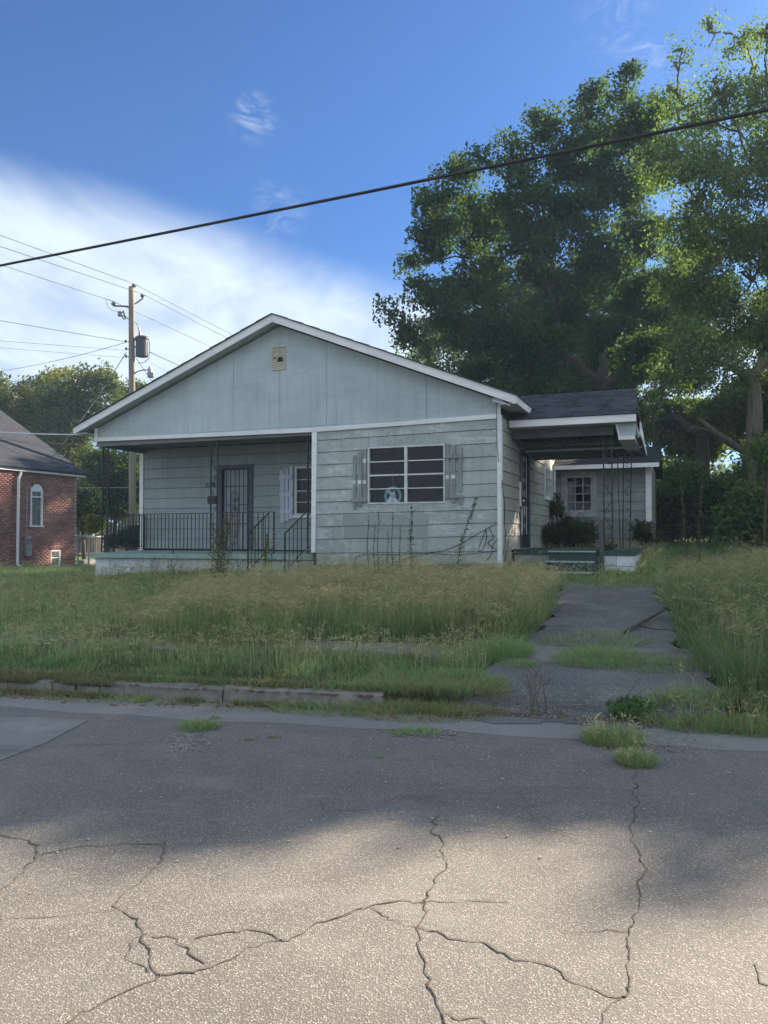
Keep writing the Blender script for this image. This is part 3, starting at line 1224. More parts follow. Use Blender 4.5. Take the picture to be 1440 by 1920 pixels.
# main roof
roof = MB()
V0, V1 = -0.33, 10.9
for (e, sgn) in ((UE1, 1), (UE0, -1)):
    roof.hexa([(UA, V0 + 0.03, ZR - 0.13), (e, V0 + 0.03, roof_z(e) - 0.13), (e, V1, roof_z(e) - 0.13), (UA, V1, ZR - 0.13),
               (UA, V0 + 0.03, ZR - 0.008), (e, V0 + 0.03, roof_z(e) - 0.008), (e, V1, roof_z(e) - 0.008), (UA, V1, ZR - 0.008)])
roof_o = roof.build('roof', MT['soffit'], HB)
for (e, sgn) in ((UE1 + 0.035, 1), (UE0 - 0.035, -1)):
    sh = MB()
    n = 14
    for k in range(n):
        ua = UA + (e - UA) * k / n
        ub = UA + (e - UA) * (k + 1) / n
        za, zb = roof_z(ua), roof_z(ub)
        sh.hexa([(ua, V0 - 0.03, za - 0.006), (ub, V0 - 0.03, zb - 0.006), (ub, V1 + .03, zb - 0.006), (ua, V1 + .03, za - 0.006),
                 (ua, V0 - 0.03, za + 0.010), (ub, V0 - 0.03, zb + 0.022), (ub, V1 + .03, zb + 0.022), (ua, V1 + .03, za + 0.010)])
    sh.build('shingles', MT['shingle'], roof_o)
# rake fascia boards in lengths
for (e, cuts) in ((UE1, (0, 0.42, 0.80, 1)), (UE0, (0, 0.5, 1))):
    for i in range(len(cuts) - 1):
        ua = UA + (e - UA) * cuts[i]
        ub = UA + (e - UA) * cuts[i + 1]
        if ua > ub:
            ua, ub = ub, ua
        hgt = 0.165
        MB().hexa([(ua + .002, V0, roof_z(ua) - hgt), (ub - .002, V0, roof_z(ub) - hgt), (ub - .002, V0 + 0.024, roof_z(ub) - hgt), (ua + .002, V0 + 0.024, roof_z(ua) - hgt),
                   (ua + .002, V0, roof_z(ua) - .008), (ub - .002, V0, roof_z(ub) - .008), (ub - .002, V0 + 0.024, roof_z(ub) - .008), (ua + .002, V0 + 0.024, roof_z(ua) - .008)]
                  ).build('fascia_board', TR, roof_o)
# eave fascia along the sides
for e, d in ((UE1, 1), (UE0, -1)):
    z = roof_z(e)
    x0, x1 = (e, e + 0.022) if d > 0 else (e - 0.022, e)
    MB().box(x0, x1, V0 + 0.001, V1, z - 0.15, z - 0.012).build('eave_board', TR, roof_o)
    # level soffit from the wall to the eave
    a, b = (0.045, e - 0.002) if d > 0 else (e + 0.002, -WID - 0.045)
    MB().box(a, b, V0 + 0.03, V1, z - 0.155, z - 0.142).build('soffit_board', MT['soffit'] if d > 0 else TR, roof_o)
# eave return: small white wedge at the right corner
MB().poly([(-0.09, V0 + 0.10, 4.02), (0.27, V0 + 0.02, 3.90), (0.02, V0 + 0.16, 4.08), (-0.09, V0 + 0.16, 4.10)], (0, 0.16, 0)).build('eave_return', TR, roof_o)
# louvred vent
vx0, vz1 = H(511, 652)
vx1, vz0 = H(536, 691)
mb = MB()
mb.box(vx0, vx1, -0.034, -0.016, vz0 - .02, vz0 + .012)
mb.box(vx0, vx1, -0.034, -0.016, vz1 - .012, vz1 + .01)
mb.box(vx0, vx0 + .014, -0.034, -0.016, vz0 + .013, vz1 - .013)
mb.box(vx1 - .014, vx1, -0.034, -0.016, vz0 + .013, vz1 - .013)
vent = mb.build('gable_vent', MT['vent'], gable_o)
MB().box(vx0 + .01, vx1 - .01, -0.0165, -0.0155, vz0, vz1).build('vent_backing', MT['black'], gable_o)
nsl = 13
for k in range(nsl):
    z = vz0 + 0.02 + (vz1 - vz0 - 0.04) * k / nsl
    segs = [(vx0 + .015, vx1 - .015)]
    if k in (4, 5):
        segs = [(vx0 + .015, vx0 + .13), (vx1 - .05, vx1 - .015)]
    if k == 6:
        segs = [(vx0 + .015, vx0 + .05), (vx0 + .09, vx0 + .15), (vx1 - .07, vx1 - .015)]
    mb = MB()
    for (a, b) in segs:
        mb.hexa([(a, -0.032, z), (b, -0.032, z), (b, -0.030, z - .004), (a, -0.030, z - .004),
                 (a, -0.020, z + 0.026), (b, -0.020, z + 0.026), (b, -0.018, z + .022), (a, -0.018, z + .022)])
    mb.build('vent_slat', MT['vent'], gable_o)

# --- big front window: 2 columns x 4 panes
def window_grid(name, tf, w, ncol, nrow, fr, mull, bar, mat, parent, midrow=None, gap=0.03, glass='glass', oproj=0.02):
    a0, a1, z0, z1 = w

    def bx(mb, a, b, o0, o1, c, d):
        p = []
        for z in (c, d):
            for (q, o) in ((a, o1), (b, o1), (b, o0), (a, o0)):
                p.append(tf(q, o, z))
        mb.hexa(p)
    mb = MB()
    bx(mb, a0, a1, -0.06, oproj, z0, z0 + fr)
    bx(mb, a0, a1, -0.06, oproj, z1 - fr, z1)
    bx(mb, a0, a0 + fr, -0.06, oproj, z0 + fr, z1 - fr)
    bx(mb, a1 - fr, a1, -0.06, oproj, z0 + fr, z1 - fr)
    wo = mb.build(name, mat, parent)
    ca = [a0 + fr + (a1 - a0 - 2 * fr) * i / ncol for i in range(ncol + 1)]
    cz = [z0 + fr + (z1 - z0 - 2 * fr) * j / nrow for j in range(nrow + 1)]
    for i in range(1, ncol):
        mb = MB()
        bx(mb, ca[i] - mull / 2, ca[i] + mull / 2, -0.05, oproj - 0.004, z0 + fr, z1 - fr)
        mb.build('mullion', mat, wo)
    for i in range(ncol):
        for j in range(1, nrow):
            mb = MB()
            t = bar * (1.6 if midrow and j == midrow else 1)
            a = ca[i] + (mull / 2 if i else 0)
            b = ca[i + 1] - (mull / 2 if i < ncol - 1 else 0)
            bx(mb, a, b, -0.045, oproj - 0.008, cz[j] - t / 2, cz[j] + t / 2)
            mb.build('muntin', mat, wo)
    for i in range(ncol):
        for j in range(nrow):
            mb = MB()
            a = ca[i] + (mull / 2 if i else 0) + .001
            b = ca[i + 1] - (mull / 2 if i < ncol - 1 else 0) - .001
            c = cz[j] + (bar / 2 if j else 0) + .001
            d = cz[j + 1] - (bar / 2 if j < nrow - 1 else 0) - .001
            tl = 0.004 * ((i * 3 + j * 5) % 3 - 1)
            p = [tf(a, -gap, c), tf(b, -gap + tl, c), tf(b, -gap + tl * 1.5, d), tf(a, -gap, d)]
            k = len(mb.v)
            mb.v += p
            mb.f.append((k, k + 1, k + 2, k + 3))
            mb.build('pane', MT[glass], wo)
    return wo


window_grid('front_window', TF_front(0.0), WIN, 2, 4, 0.028, 0.055, 0.018, MT['alum'], HB, midrow=2, oproj=0.035)


def shutter(name, slats, battens, patches, v0, mat, label):
    parts = []
    root = MB()
    for (x0, x1, yt, yb, da) in slats:
        mb = MB()
        ua, zt = H(x0, yt, v0)
        ub, zb2 = H(x1, yb, v0)
        mb.poly([(ua + da, v0 - 0.030, zb2), (ub + da, v0 - 0.030, zb2), (ub, v0 - 0.030, zt), (ua, v0 - 0.030, zt)], (0, -0.022, 0))
        parts.append(mb)
    first = parts[0].build(name, mat, HB, label)
    # first slat is the shutter's root board; the others are its boards
    for mb in parts[1:]:
        mb.build('slat', mat, first)
    for (x0, y0, x1, y1) in battens:
        mb = MB()
        pbox(mb, x0, y0, x1, y1, v0, 0.0525, 0.074)
        mb.build('batten', mat, first)
    for (x0, y0, x1, y1) in patches:
        mb = MB()
        pbox(mb, x0, y0, x1, y1, v0, 0.0522, 0.0532)
        mb.build('paint_patch', MT['paint_patch'], first)


shutter('shutter', [(663.7, 668.7, 854, 955, 0), (672.5, 679.7, 848, 949.7, 0), (682, 688.3, 843, 938, 0)],
        [(660, 935, 689, 941)],
        [(663.9, 901, 668.5, 907.5), (672.7, 901, 679.5, 907.5), (682.2, 901, 688.1, 907.5), (682.2, 861, 688.1, 868)],
        0.0, MT['shutter_grey'], 'weathered grey slat shutter left of the big window')
shutter('shutter', [(836.9, 843.3, 832.5, 932, 0), (847.5, 855, 835, 942.5, 0), (860, 867.5, 840, 922, 0), (860.5, 868.5, 930, 945, 0)],
        [(836, 851.7, 868, 859), (836, 929, 868, 934)],
        [(837.1, 891.7, 843.1, 897.8), (847.7, 891, 854.8, 897)],
        0.0, MT['shutter_grey'], 'weathered grey slat shutter right of the big window with a snapped slat')
shutter('shutter', [(526.8, 534, 882, 980.7, 0.02), (535.3, 541.5, 878, 976.7, 0.02), (544, 550.5, 875, 972.5, 0.0)],
        [(525.5, 892, 550.5, 899), (526, 924, 550.5, 931), (527, 955.5, 551, 962.5)], [],
        REC, MT['shutter_white'], 'pale lavender slat shutter beside the porch window')
window_grid('porch_window', TF_front(REC), PWIN, 2, 4, 0.05, 0.016, 0.014, MT['alum'], HB, midrow=2, oproj=0.035)
mb = MB()
mb.box(pw0 - .02, pw1, REC - 0.07, REC - 0.036, pwz0 - 0.05, pwz0)
mb.build('window_sill', TR, HB)

# house number
cu = bpy.data.curves.new('house_number', 'FONT')
cu.body = '124'
cu.size = 0.16
cu.extrude = 0.006
cu.shear = 0.25
tmp = bpy.data.objects.new('tmp', cu)
COL.objects.link(tmp)
bpy.context.view_layer.update()
dg = bpy.context.evaluated_depsgraph_get()
me = bpy.data.meshes.new_from_object(tmp.evaluated_get(dg))
bpy.data.objects.remove(tmp)
me.materials.clear()
me.materials.append(MT['iron'])
hn = link('house_number', me, HB)
nu, nz = H(384.5, 914, REC)
hn.location = (nu, REC - 0.035, nz)
hn.rotation_euler = (math.pi / 2, 0, 0)
hn.scale = (1.25, 1, 1)

# --- front door with security bars
fr = MB()
fr.box(fd0, fd0 + 0.09, REC - 0.05, REC + 0.05, FLR, fdz1)
fr.box(fd1 - 0.12, fd1, REC - 0.05, REC + 0.05, FLR, fdz1)
fr.box(fd0 + .09, fd1 - .12, REC - 0.05, REC + 0.05, fdz1 - 0.09, fdz1)
door_fr = fr.build('door_frame', MT['door_frame'], HB)
MB().box(fd0 + 0.091, fd0 + .13, REC - 0.03, REC + 0.05, FLR, 2.75).build('jamb_strip', MT['maroon'], door_fr)
dr = MB().box(fd0 + 0.13, fd1 - 0.121, REC + 0.01, REC + 0.05, FLR + 0.02, fdz1 - 0.09).build('front_door', MT['door_white'], HB)
for (a, b, c, d) in ((.06, .38, .08, .75), (.42, .74, .08, .75), (.06, .38, .85, 1.85), (.42, .74, .85, 1.85)):
    x0 = fd0 + .13
    if x0 + b > fd1 - .125:
        b = fd1 - .125 - x0 - .04
    MB().box(x0 + a, x0 + b, REC + 0.002, REC + 0.0098, FLR + c, FLR + d).build('door_panel', MT['door_white'], dr)
g0, g1 = fd0 + 0.10, fd1 - 0.125
gz0, gz1 = FLR + 0.03, fdz1 - 0.10
sec = MB()
vo = REC - 0.045
sec.bar((g0, vo, gz0), (g0, vo, gz1), 0.03)
sec.bar((g1, vo, gz0), (g1, vo, gz1), 0.03)
sec.bar((g0, vo, gz0), (g1, vo, gz0), 0.03)
sec.bar((g0, vo, gz1), (g1, vo, gz1), 0.03)
sec_o = sec.build('security_door', MT['iron'], HB)
for k in range(1, 6):
    u = g0 + (g1 - g0) * k / 6
    MB().bar((u, vo, gz0 + .015), (u, vo, gz1 - .015), 0.014).build('door_bar', MT['iron'], sec_o)
for zz in (H(440, 912, REC)[1], H(440, 947, REC)[1], H(440, 982, REC)[1]):
    MB().bar((g0 + .015, vo + .006, zz), (g1 - .015, vo + .006, zz), 0.012).build('cross_bar', MT['iron'], sec_o)


def scroll_pts(c, r, n=22, turns=1.4, flip=1, a0=0.0):
    pts = []
    for i in range(n):
        t = i / (n - 1)
        a = a0 + flip * turns * 2 * math.pi * t
        rr = r * (1 - 0.72 * t)
        pts.append((c[0] + rr * math.cos(a), c[1], c[2] + rr * math.sin(a)))
    return pts


uc = (g0 + g1) / 2
zc = H(440, 946, REC)[1]
orn = MB()
orn.tube([(uc + 0.16 * math.sin(a) * 0.75, vo - .012, zc + 0.30 * math.cos(a)) for a in [2 * math.pi * i / 24 for i in range(25)]], 0.007, 4)
for s in (-1, 1):
    for q in (-1, 1):
        orn.tube(scroll_pts((uc + s * 0.06, vo - .012, zc + q * 0.10), 0.055, 14, 1.2, s * q), 0.006, 4)
orn.build('scroll_ornament', MT['iron'], sec_o)
MB().lathe((g1 - 0.05, vo - 0.02, FLR + .98), [(0.02, 0), (0.028, 0.02), (0.02, 0.04)], 8, (0, -1, 0)).build('door_knob', MT['steel'], sec_o)

# --- front porch slab, block foundation
PS0, PS1 = -WID - 0.07, UP - 0.02
pz = FLR
mb = MB().hexa([(PS0, -0.12, pz - 0.14), (PS1, -0.12, pz - 0.13), (PS1, REC, pz - 0.13), (PS0, REC, pz - 0.14),
                (PS0, -0.12, pz - 0.045), (PS1, -0.12, pz - 0.02), (PS1, REC, pz), (PS0, REC, pz)])
mb.build('porch_slab', MT['slab_teal'], HB)
fnd = MB().box(-WID + 0.02, UP - .03, 0.04, 0.2, 0.2, pz - 0.15)
fnd.box(-WID + 0.02, -WID + 0.2, 0.21, REC, 0.2, pz - 0.15)
fnd_o = fnd.build('foundation', MT['mortar'], HB)
r = random.Random(5)
for j in range(4):
    zt = pz - 0.15 - 0.2 * j
    u = -WID - 0.2 * (j % 2)
    while u < UP - 0.05:
        a, b = max(u, -WID), min(u + 0.394, UP - 0.035)
        if b - a > 0.05:
            d = r.uniform(-0.003, 0.003)
            MB().box(a + .003, b - .003, 0.0 + d, 0.045, zt - 0.196, zt - 0.004 + d).build('block', MT['cmu'], fnd_o)
        u += 0.4
    v = 0.0
    while v < REC and j < 4:
        MB().box(-WID - 0.001 - 0.0015 * (j % 2), -WID + 0.04, v + .05, v + 0.44, zt - 0.196, zt - 0.005).build('block', MT['cmu'], fnd_o)
        v += 0.4
# front steps (mostly lost in the grass)
for k in range(3):
    mb = MB().box(-4.86, -3.95, -0.14 - 0.3 * (k + 1), -0.145 - 0.3 * k, 0.3, pz - 0.13 - 0.19 * (k + 1) + 0.1)
    mb.build('porch_step', MT['slab_teal'], HB)

# --- iron work
IR = MT['iron']


def scroll_column(name, u0, u1, v, z0, z1, parent, bars=True, r0=0.011):
    mb = MB()
    mb.bar((u0, v, z0), (u0, v, z1), 0.026)
    mb.bar((u1, v, z0), (u1, v, z1), 0.026)
    mb.bar((u0, v, z0 + .02), (u1, v, z0 + .02), 0.02)
    mb.bar((u0, v, z1 - .02), (u1, v, z1 - .02), 0.02)
    c = mb.build(name, IR, parent)
    w = (u1 - u0)
    n = max(3, int((z1 - z0) / (w * 1.9)))
    hh = (z1 - z0 - 0.08) / n
    for k in range(n):
        zc = z0 + 0.04 + hh * (k + 0.5)
        s = MB()
        # S-shaped scroll: two spirals joined by a diagonal
        f = 1 if k % 2 else -1
        cx = (u0 + u1) / 2
        rr = w * 0.30
        top = scroll_pts((cx - f * w * 0.12, v, zc + hh * 0.22), rr, 12, 1.1, -f, math.pi / 2 + f * 1.2)
        bot = scroll_pts((cx + f * w * 0.12, v, zc - hh * 0.22), rr, 12, 1.1, -f, -math.pi / 2 + f * 1.2)
        s.tube(top, 0.0055, 4, False)
        s.tube(bot, 0.0055, 4, False)
        s.bar(top[0], bot[0], 0.011)
        s.build('scroll', IR, c)
    return c


CZ0, CZ1 = pz - 0.02, 3.62
colspec = []
u184, _ = H(186, 980, 0)
u195, _ = H(196, 980, 0)
scroll_column('porch_column', u184 + .03, u184 + .19, 0.06, CZ0, CZ1, HB)
# its second face, turning the corner
mb = MB()
mb.bar((u184 + .03, 0.22, CZ0), (u184 + .03, 0.22, CZ1), 0.026)
for k in range(12):
    z = CZ0 + 0.1 + k * 0.2
    mb.bar((u184 + .03, 0.075, z), (u184 + .03, 0.205, z + 0.17), 0.011)
    mb.bar((u184 + .03, 0.205, z), (u184 + .03, 0.075, z + 0.17), 0.011)
mb.build('porch_column', IR, HB)
u394, _ = H(395, 980, 0.06)
u407, _ = H(407, 980, 0.06)
scroll_column('porch_column', u394, u407, 0.06, CZ0, CZ1, HB)
u576, _ = H(577, 980, 0.10)
scroll_column('porch_column', u576, UP - 0.03, 0.10, CZ0, CZ1, HB)


def railing(name, a, b, zt, zb, n, parent, post_a=True, post_b=True, rw=0.022):
    a = Vector(a)
    b = Vector(b)
    mb = MB()
    A = Vector((a.x, a.y, a.z + zt))
    B = Vector((b.x, b.y, b.z + zt))
    mb.bar(A, B, rw * 1.25, 0.014)
    A2 = Vector((a.x, a.y, a.z + zb))
    B2 = Vector((b.x, b.y, b.z + zb))
    mb.bar(A2, B2, rw, 0.014)
    r_ = mb.build(name, IR, parent)
    for i in range(1, n):
        p = a.lerp(b, i / n)
        MB().bar((p.x, p.y, p.z + zb), (p.x, p.y, p.z + zt), 0.0125).build('baluster', IR, r_)
    for q, f in ((a, post_a), (b, post_b)):
        if f:
            MB().bar((q.x, q.y, q.z), (q.x, q.y, q.z + zt), 0.026).build('post', IR, r_)
    return r_


railing('porch_railing', (u184 + .2, 0.06, CZ0), (u394, 0.06, CZ0), 0.86, 0.09, 28, HB, False, False)
um, _ = H(325, 1000, 0.06)
MB().bar((um, 0.06, CZ0 - .02), (um, 0.06, CZ0 + .09), 0.02).build('railing_foot', IR, HB)
u513, _ = H(513.5, 1000, 0.06)
railing('porch_railing', (u407, 0.06, CZ0), (u513, 0.06, CZ0), 0.87, 0.09, 11, HB, False, True)
railing('porch_railing', (u184 + .03, 0.24, CZ0), (u184 + .03, REC - 0.06, CZ0 + 0.02), 0.86, 0.09, 13, HB, False, True)
# stair rails running down towards the street
la, _ = H(500, 980, 0.06)
railing('stair_railing', (u513 - 0.02, -0.13, CZ0), (u513 + 0.04, -1.02, CZ0 - 0.42), 0.84, 0.10, 6, HB, False, True)
railing('stair_railing', (u576 + 0.02, -0.05, CZ0), (u576 + 0.03, -0.92, CZ0 - 0.42), 0.84, 0.10, 5, HB, False, True)

# mailbox hung on the middle column
mbx = thing('mailbox', 'small dark mailbox hung on the middle iron porch column', 'mailbox', HW(0, 0, 0), HROT)
ma, mz1 = H(393.5, 930, 0.0)
mc, mz0 = H(408, 945, 0.0)
body = MB()
nn = 8
prof = [(0.02, mz0), (-0.09, mz0), (-0.09, mz1 - 0.05)] + [(-0.035 - 0.055 * math.cos(math.pi * i / nn * 0.5), mz1 - 0.05 + 0.05 * math.sin(math.pi * i / nn * 0.5)) for i in range(1, nn + 1)] + [(0.02, mz1)]
body.poly([(ma, y, z) for y, z in prof], (mc - ma, 0, 0))
body.build('box', IR, mbx)
MB().box(ma - 0.004, mc + 0.004, -0.098, -0.0915, mz1 - 0.075, mz1 - 0.05).build('lid_lip', IR, mbx)

# --- side porch: slab, foundation, steps
sz = 1.29
SU1 = 2.34
SV0 = 0.93
mb = MB().box(0.045, SU1, SV0, 3.3, sz - 0.10, sz)
mb.build('side_porch_slab', MT['slab_green'], HB)
f2 = MB().box(0.05, SU1 - 0.06, SV0 + .07, 3.2, 0.4, sz - 0.101)
f2o = f2.build('side_foundation', MT['mortar'], HB)
r = random.Random(9)
for j in range(3):
    zt = sz - 0.105 - 0.2 * j
    for (ua, ub) in ((0.06, 0.46), (0.46, 0.86), (1.62, 1.98), (1.98, SU1 - .05)):
        MB().box(ua + .004, ub - .004, SV0 + 0.03 + r.uniform(-.004, .004), SV0 + .068, zt - .196, zt - .004).build('block', MT['cmu_dirty'] if ua < 1 else MT['cmu'], f2o)
    for v in np.arange(SV0 + .07, 3.1, 0.4):
        MB().box(SU1 - .058, SU1 - 0.03, v + .004, v + .396, zt - .196, zt - .004).build('block', MT['cmu'], f2o)
su0, _ = H(1034, 1050, SV0)
su1, _ = H(1120, 1050, SV0)
for k in range(3):
    z1 = sz - 0.012 - 0.185 * k
    v1 = SV0 - 0.002 - 0.27 * k
    st = MB().box(su0 - 0.02 * k, su1, v1 - 0.27, v1, 0.5, z1 - 0.05).build('side_step', MT['slab_green'], HB)
    MB().box(su0 - 0.02 * k - .02, su1 + .01, v1 - 0.29, v1 - .001, z1 - 0.048, z1 - 0.008).build('tread', MT['slab_green'], st)
    MB().box(su0 - 0.02 * k - .018, su1 + .006, v1 - 0.294, v1 - .19, z1 - 0.030, z1 - 0.0035).build('worn_edge', MT['edge_wear'], st)
# dark weathered newel post by the steps
nu0, _ = H(1129, 1000, SV0)
MB().bar((nu0, SV0 - 0.02, 0.75), (nu0 - 0.02, SV0 - 0.02, 1.86), 0.075).build('newel_post', MT['teal_weather'], HB)

# --- side porch roof
RV0 = 0.60
ra, rz = H(957, 787, RV0)
rb, rz2 = H(1193, 775, RV0)
RZ = (rz + rz2) / 2
RU1 = rb
RV1 = 2.05
qa, ridz = H(1190, 729, RV1)
RR0 = 0.385
pr = MB()
pr.hexa([(0.045, RV0 + .03, RZ - 0.10), (RU1, RV0 + .03, RZ - 0.10), (qa, RV1, ridz - 0.10), (0.0, RV1, ridz - 0.10),
         (0.045, RV0 + .03, RZ - 0.01), (RU1, RV0 + .03, RZ - 0.01), (qa, RV1, ridz - 0.01), (0.0, RV1, ridz - 0.01)])
pr.hexa([(0.045, RV1 + .001, ridz - 0.10), (qa, RV1 + .001, ridz - 0.10), (RU1, 3.5, RZ - 0.10), (0.045, 3.5, RZ - 0.10),
         (0.045, RV1 + .001, ridz - 0.01), (qa, RV1 + .001, ridz - 0.01), (RU1, 3.5, RZ - 0.01), (0.045, 3.5, RZ - 0.01)])
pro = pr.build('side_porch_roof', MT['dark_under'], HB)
# shingle tabs one by one on the front slope
tabm = {}
slope = math.atan2(ridz - RZ, RV1 - RV0)
sl = math.hypot(ridz - RZ, RV1 - RV0)
rowsn = 11
r = random.Random(2)
ct = 0
for k in range(rowsn):
    s0 = sl * k / rowsn
    s1 = sl * (k + 1) / rowsn + 0.015
    v0 = RV0 + 0.0 + (RV1 - RV0) * k / rowsn - (0.03 if k == 0 else 0)
    z0 = RZ + (ridz - RZ) * k / rowsn
    v1 = RV0 + (RV1 - RV0) * (k + 1) / rowsn
    z1 = RZ + (ridz - RZ) * (k + 1) / rowsn
    uend = RU1 + (qa - RU1) * k / rowsn + 0.03
    # left end: house wall low down, the main roof's eave above
    ustart = 0.05 if z0 < roof_z(UE1) - 0.12 else 0.37 - (z0 - roof_z(UE1)) / SL1 - 0.25
    u = ustart - r.uniform(0, 0.25)
    while u < uend:
        w = r.choice((0.16, 0.2, 0.24, 0.30))
        a, b = max(u, ustart), min(u + w, uend)
        if b - a > 0.03:
            lift = r.choice((0.006, 0.010, 0.015))
            drop = r.choice((0, 0, 0.006))
            MB().hexa([(a, v0 - drop, z0 - .003), (b - .003, v0 - drop, z0 - .003), (b - .003, v1, z1 - .006), (a, v1, z1 - .006),
                       (a, v0 - drop, z0 + lift), (b - .003, v0 - drop, z0 + lift), (b - .003, v1, z1 + .002), (a, v1, z1 + .002)]
                      ).build('shingle', MT['shingle'], pro)
            ct += 1
        u += w
for (a, b) in ((0.05, 1.0), (1.0, RU1)):
    MB().box(a, b - 0.003, RV0 - 0.002, RV0 + 0.022, RZ - 0.145, RZ - 0.012).build('fascia_board', TR, pro)
MB().box(0.05, RU1 - .01, RV0 + 0.023, RV0 + 0.33, RZ - 0.15, RZ - 0.135).build('soffit_board', MT['soffit'], pro)
MB().box(0.05, 1.95, RV0 + 0.34, RV0 + 0.44, RZ - 0.33, RZ - 0.12).build('header_beam', MT['dark_under'], pro)
# boxed gable end over the columns
ba, bz1 = H(1156, 788, RV0 + 0.25)
bb, bz0 = H(1191, 816, RV0 + 0.25)
BV = RV0 + 0.25
MB().box(ba + .02, bb - .01, BV, BV + 0.03, bz0, bz1 - 0.02).build('end_panel', MT['gable'], pro)
MB().box(ba + .03, bb - .01, BV - 0.02, BV + 2.3, bz0 - 0.075, bz0 - 0.002).build('end_trim', TR, pro)
MB().poly([(ba - .04, BV - 0.01, bz1), (ba + .02, BV - 0.01, bz1), (ba + .05, BV - 0.01, bz0), (ba + .03, BV - 0.01, bz0)], (0, 0.1, 0)).build('end_trim', TR, pro)
MB().box(bb - .009, bb + .008, BV, BV + 2.2, bz0, bz1 - 0.05).build('end_panel', MT['gable'], pro)
# joint line of the end panel
MB().box(ba + .05, bb - .02, BV - 0.006, BV - .001, (bz0 + bz1) / 2, (bz0 + bz1) / 2 + 0.012).build('end_trim', TR, pro)
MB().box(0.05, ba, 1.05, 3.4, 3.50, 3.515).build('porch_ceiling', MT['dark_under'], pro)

# corrugated canopy behind it
cv1 = 3.55
cz_far = H(1100, 857, cv1)[1]
can = MB()
nu = 96
for i in range(nu):
    a = 0.03 + (2.42 - 0.03) * i / nu
    b = 0.03 + (2.42 - 0.03) * (i + 1) / nu
    za = 0.016 * math.sin(a * 2 * math.pi / 0.15)
    zb_ = 0.016 * math.sin(b * 2 * math.pi / 0.15)
    k = len(can.v)
    can.v += [(a, 1.3, cz_far + 0.12 + za), (b, 1.3, cz_far + 0.12 + zb_), (b, cv1, cz_far + zb_), (a, cv1, cz_far + za)]
    can.f.append((k, k + 1, k + 2, k + 3))
cano = can.build('corrugated_canopy', MT['tin'], HB)
for v in (1.6, 2.2, 2.9, 3.35):
    MB().box(0.05, 2.40, v, v + 0.05, cz_far + 0.02 - 0.12 * (v - 3.55) / 2.25 - 0.03 - .05, cz_far - .03 - 0.12 * (v - 3.55) / 2.25 + 0.01).build('canopy_beam', MT['dark_under'] if v != 2.2 else MT['soffit'], cano)
MB().hexa([(2.42, 0.95, cz_far + 0.12), (2.44, 0.95, cz_far + 0.12), (2.44, cv1, cz_far - 0.03), (2.42, cv1, cz_far - 0.03),
           (2.42, 0.95, cz_far + 0.36), (2.44, 0.95, cz_far + 0.36), (2.44, cv1, cz_far + 0.04), (2.42, cv1, cz_far + 0.04)]).build('canopy_edge', TR, cano)

# side porch iron columns
ca_, _ = H(1132.5, 950, 1.10)
cb_, _ = H(1148, 950, 1.10)
scroll_column('side_column', ca_, cb_, 1.10, sz, 3.52, HB)
cc_, _ = H(1170, 950, 2.9)
cd_, _ = H(1185, 950, 2.9)
mb = MB()
for u_, t_ in ((cc_, -0.03), (cd_, -0.05)):
    mb.bar((u_ + t_, 2.9, sz), (u_, 2.9, 3.28), 0.024)
c2 = mb.build('side_column', IR, HB)
for k in range(6):
    z = sz + 0.2 + k * 0.31
    s = MB()
    s.tube(scroll_pts((cc_ + 0.07, 2.9, z), 0.05, 12, 1.1, 1 if k % 2 else -1), 0.0055, 4)
    s.bar((cc_, 2.9, z + 0.05), (cd_, 2.9, z + 0.25), 0.010)
    s.build('scroll', IR, c2)
ce_, _ = H(1158, 900, 2.4)
cf_, _ = H(1163, 1020, 2.4)
MB().bar((cf_, 2.4, sz), (ce_, 2.4, 3.3), 0.02).build('side_column', IR, HB)

# --- side door, light, barred window, downpipe
TS = TF_side(0.0)


def sbox(mb, a, b, o0, o1, c, d):
    p = []
    for z in (c, d):
        for (q, o) in ((a, o1), (b, o1), (b, o0), (a, o0)):
            p.append(TS(q, o, z))
    return mb.hexa(p)


mb = MB()
sbox(mb, dv0 - 0.05, dv0 + 0.05, -0.06, 0.05, DZ0, DZ1 + .06)
sbox(mb, dv1 - 0.05, dv1 + 0.05, -0.06, 0.05, DZ0, DZ1 + .06)
sbox(mb, dv0 + .05, dv1 - 0.05, -0.06, 0.05, DZ1, DZ1 + .06)
sdf = mb.build('side_door_frame', MT['door_frame'], HB)
mb = MB()
sbox(mb, dv0 + .05, dv1 - .05, -0.055, -0.02, DZ0, DZ1)
sdo = mb.build('side_door', MT['door_frame'], HB)
mb = MB()
sbox(mb, dv0 + .06, dv1 - .06, 0.0, 0.03, DZ0 + .02, DZ0 + .28)
sbox(mb, dv0 + .06, dv1 - .06, 0.0, 0.03, 2.20, 2.36)
sbox(mb, dv0 + .06, dv0 + .10, 0.0, 0.03, DZ0 + .28, DZ1 - .02)
sbox(mb, dv1 - .10, dv1 - .06, 0.0, 0.03, DZ0 + .28, DZ1 - .02)
mb.build('security_door', IR, HB)
for k in range(1, 6):
    a = dv0 + 0.10 + (dv1 - dv0 - 0.2) * k / 6
    for (c, d) in ((DZ0 + .28, 2.19), (2.37, DZ1 - .05)):
        mb = MB()
        sbox(mb, a - .009, a + .009, 0.008, 0.024, c, d)
        mb.build('door_bar', TR if k % 2 else IR, sdo)
mb = MB()
for zc2 in (1.65, 1.9, 2.6, 2.85, 3.05):
    mb.tube([(0.034, (dv0 + dv1) / 2 + 0.06 * math.cos(a), zc2 + 0.09 * math.sin(a)) for a in [i * math.pi / 5 for i in range(11)]], 0.012, 4)
mb.build('scroll_ornament', IR, sdo)
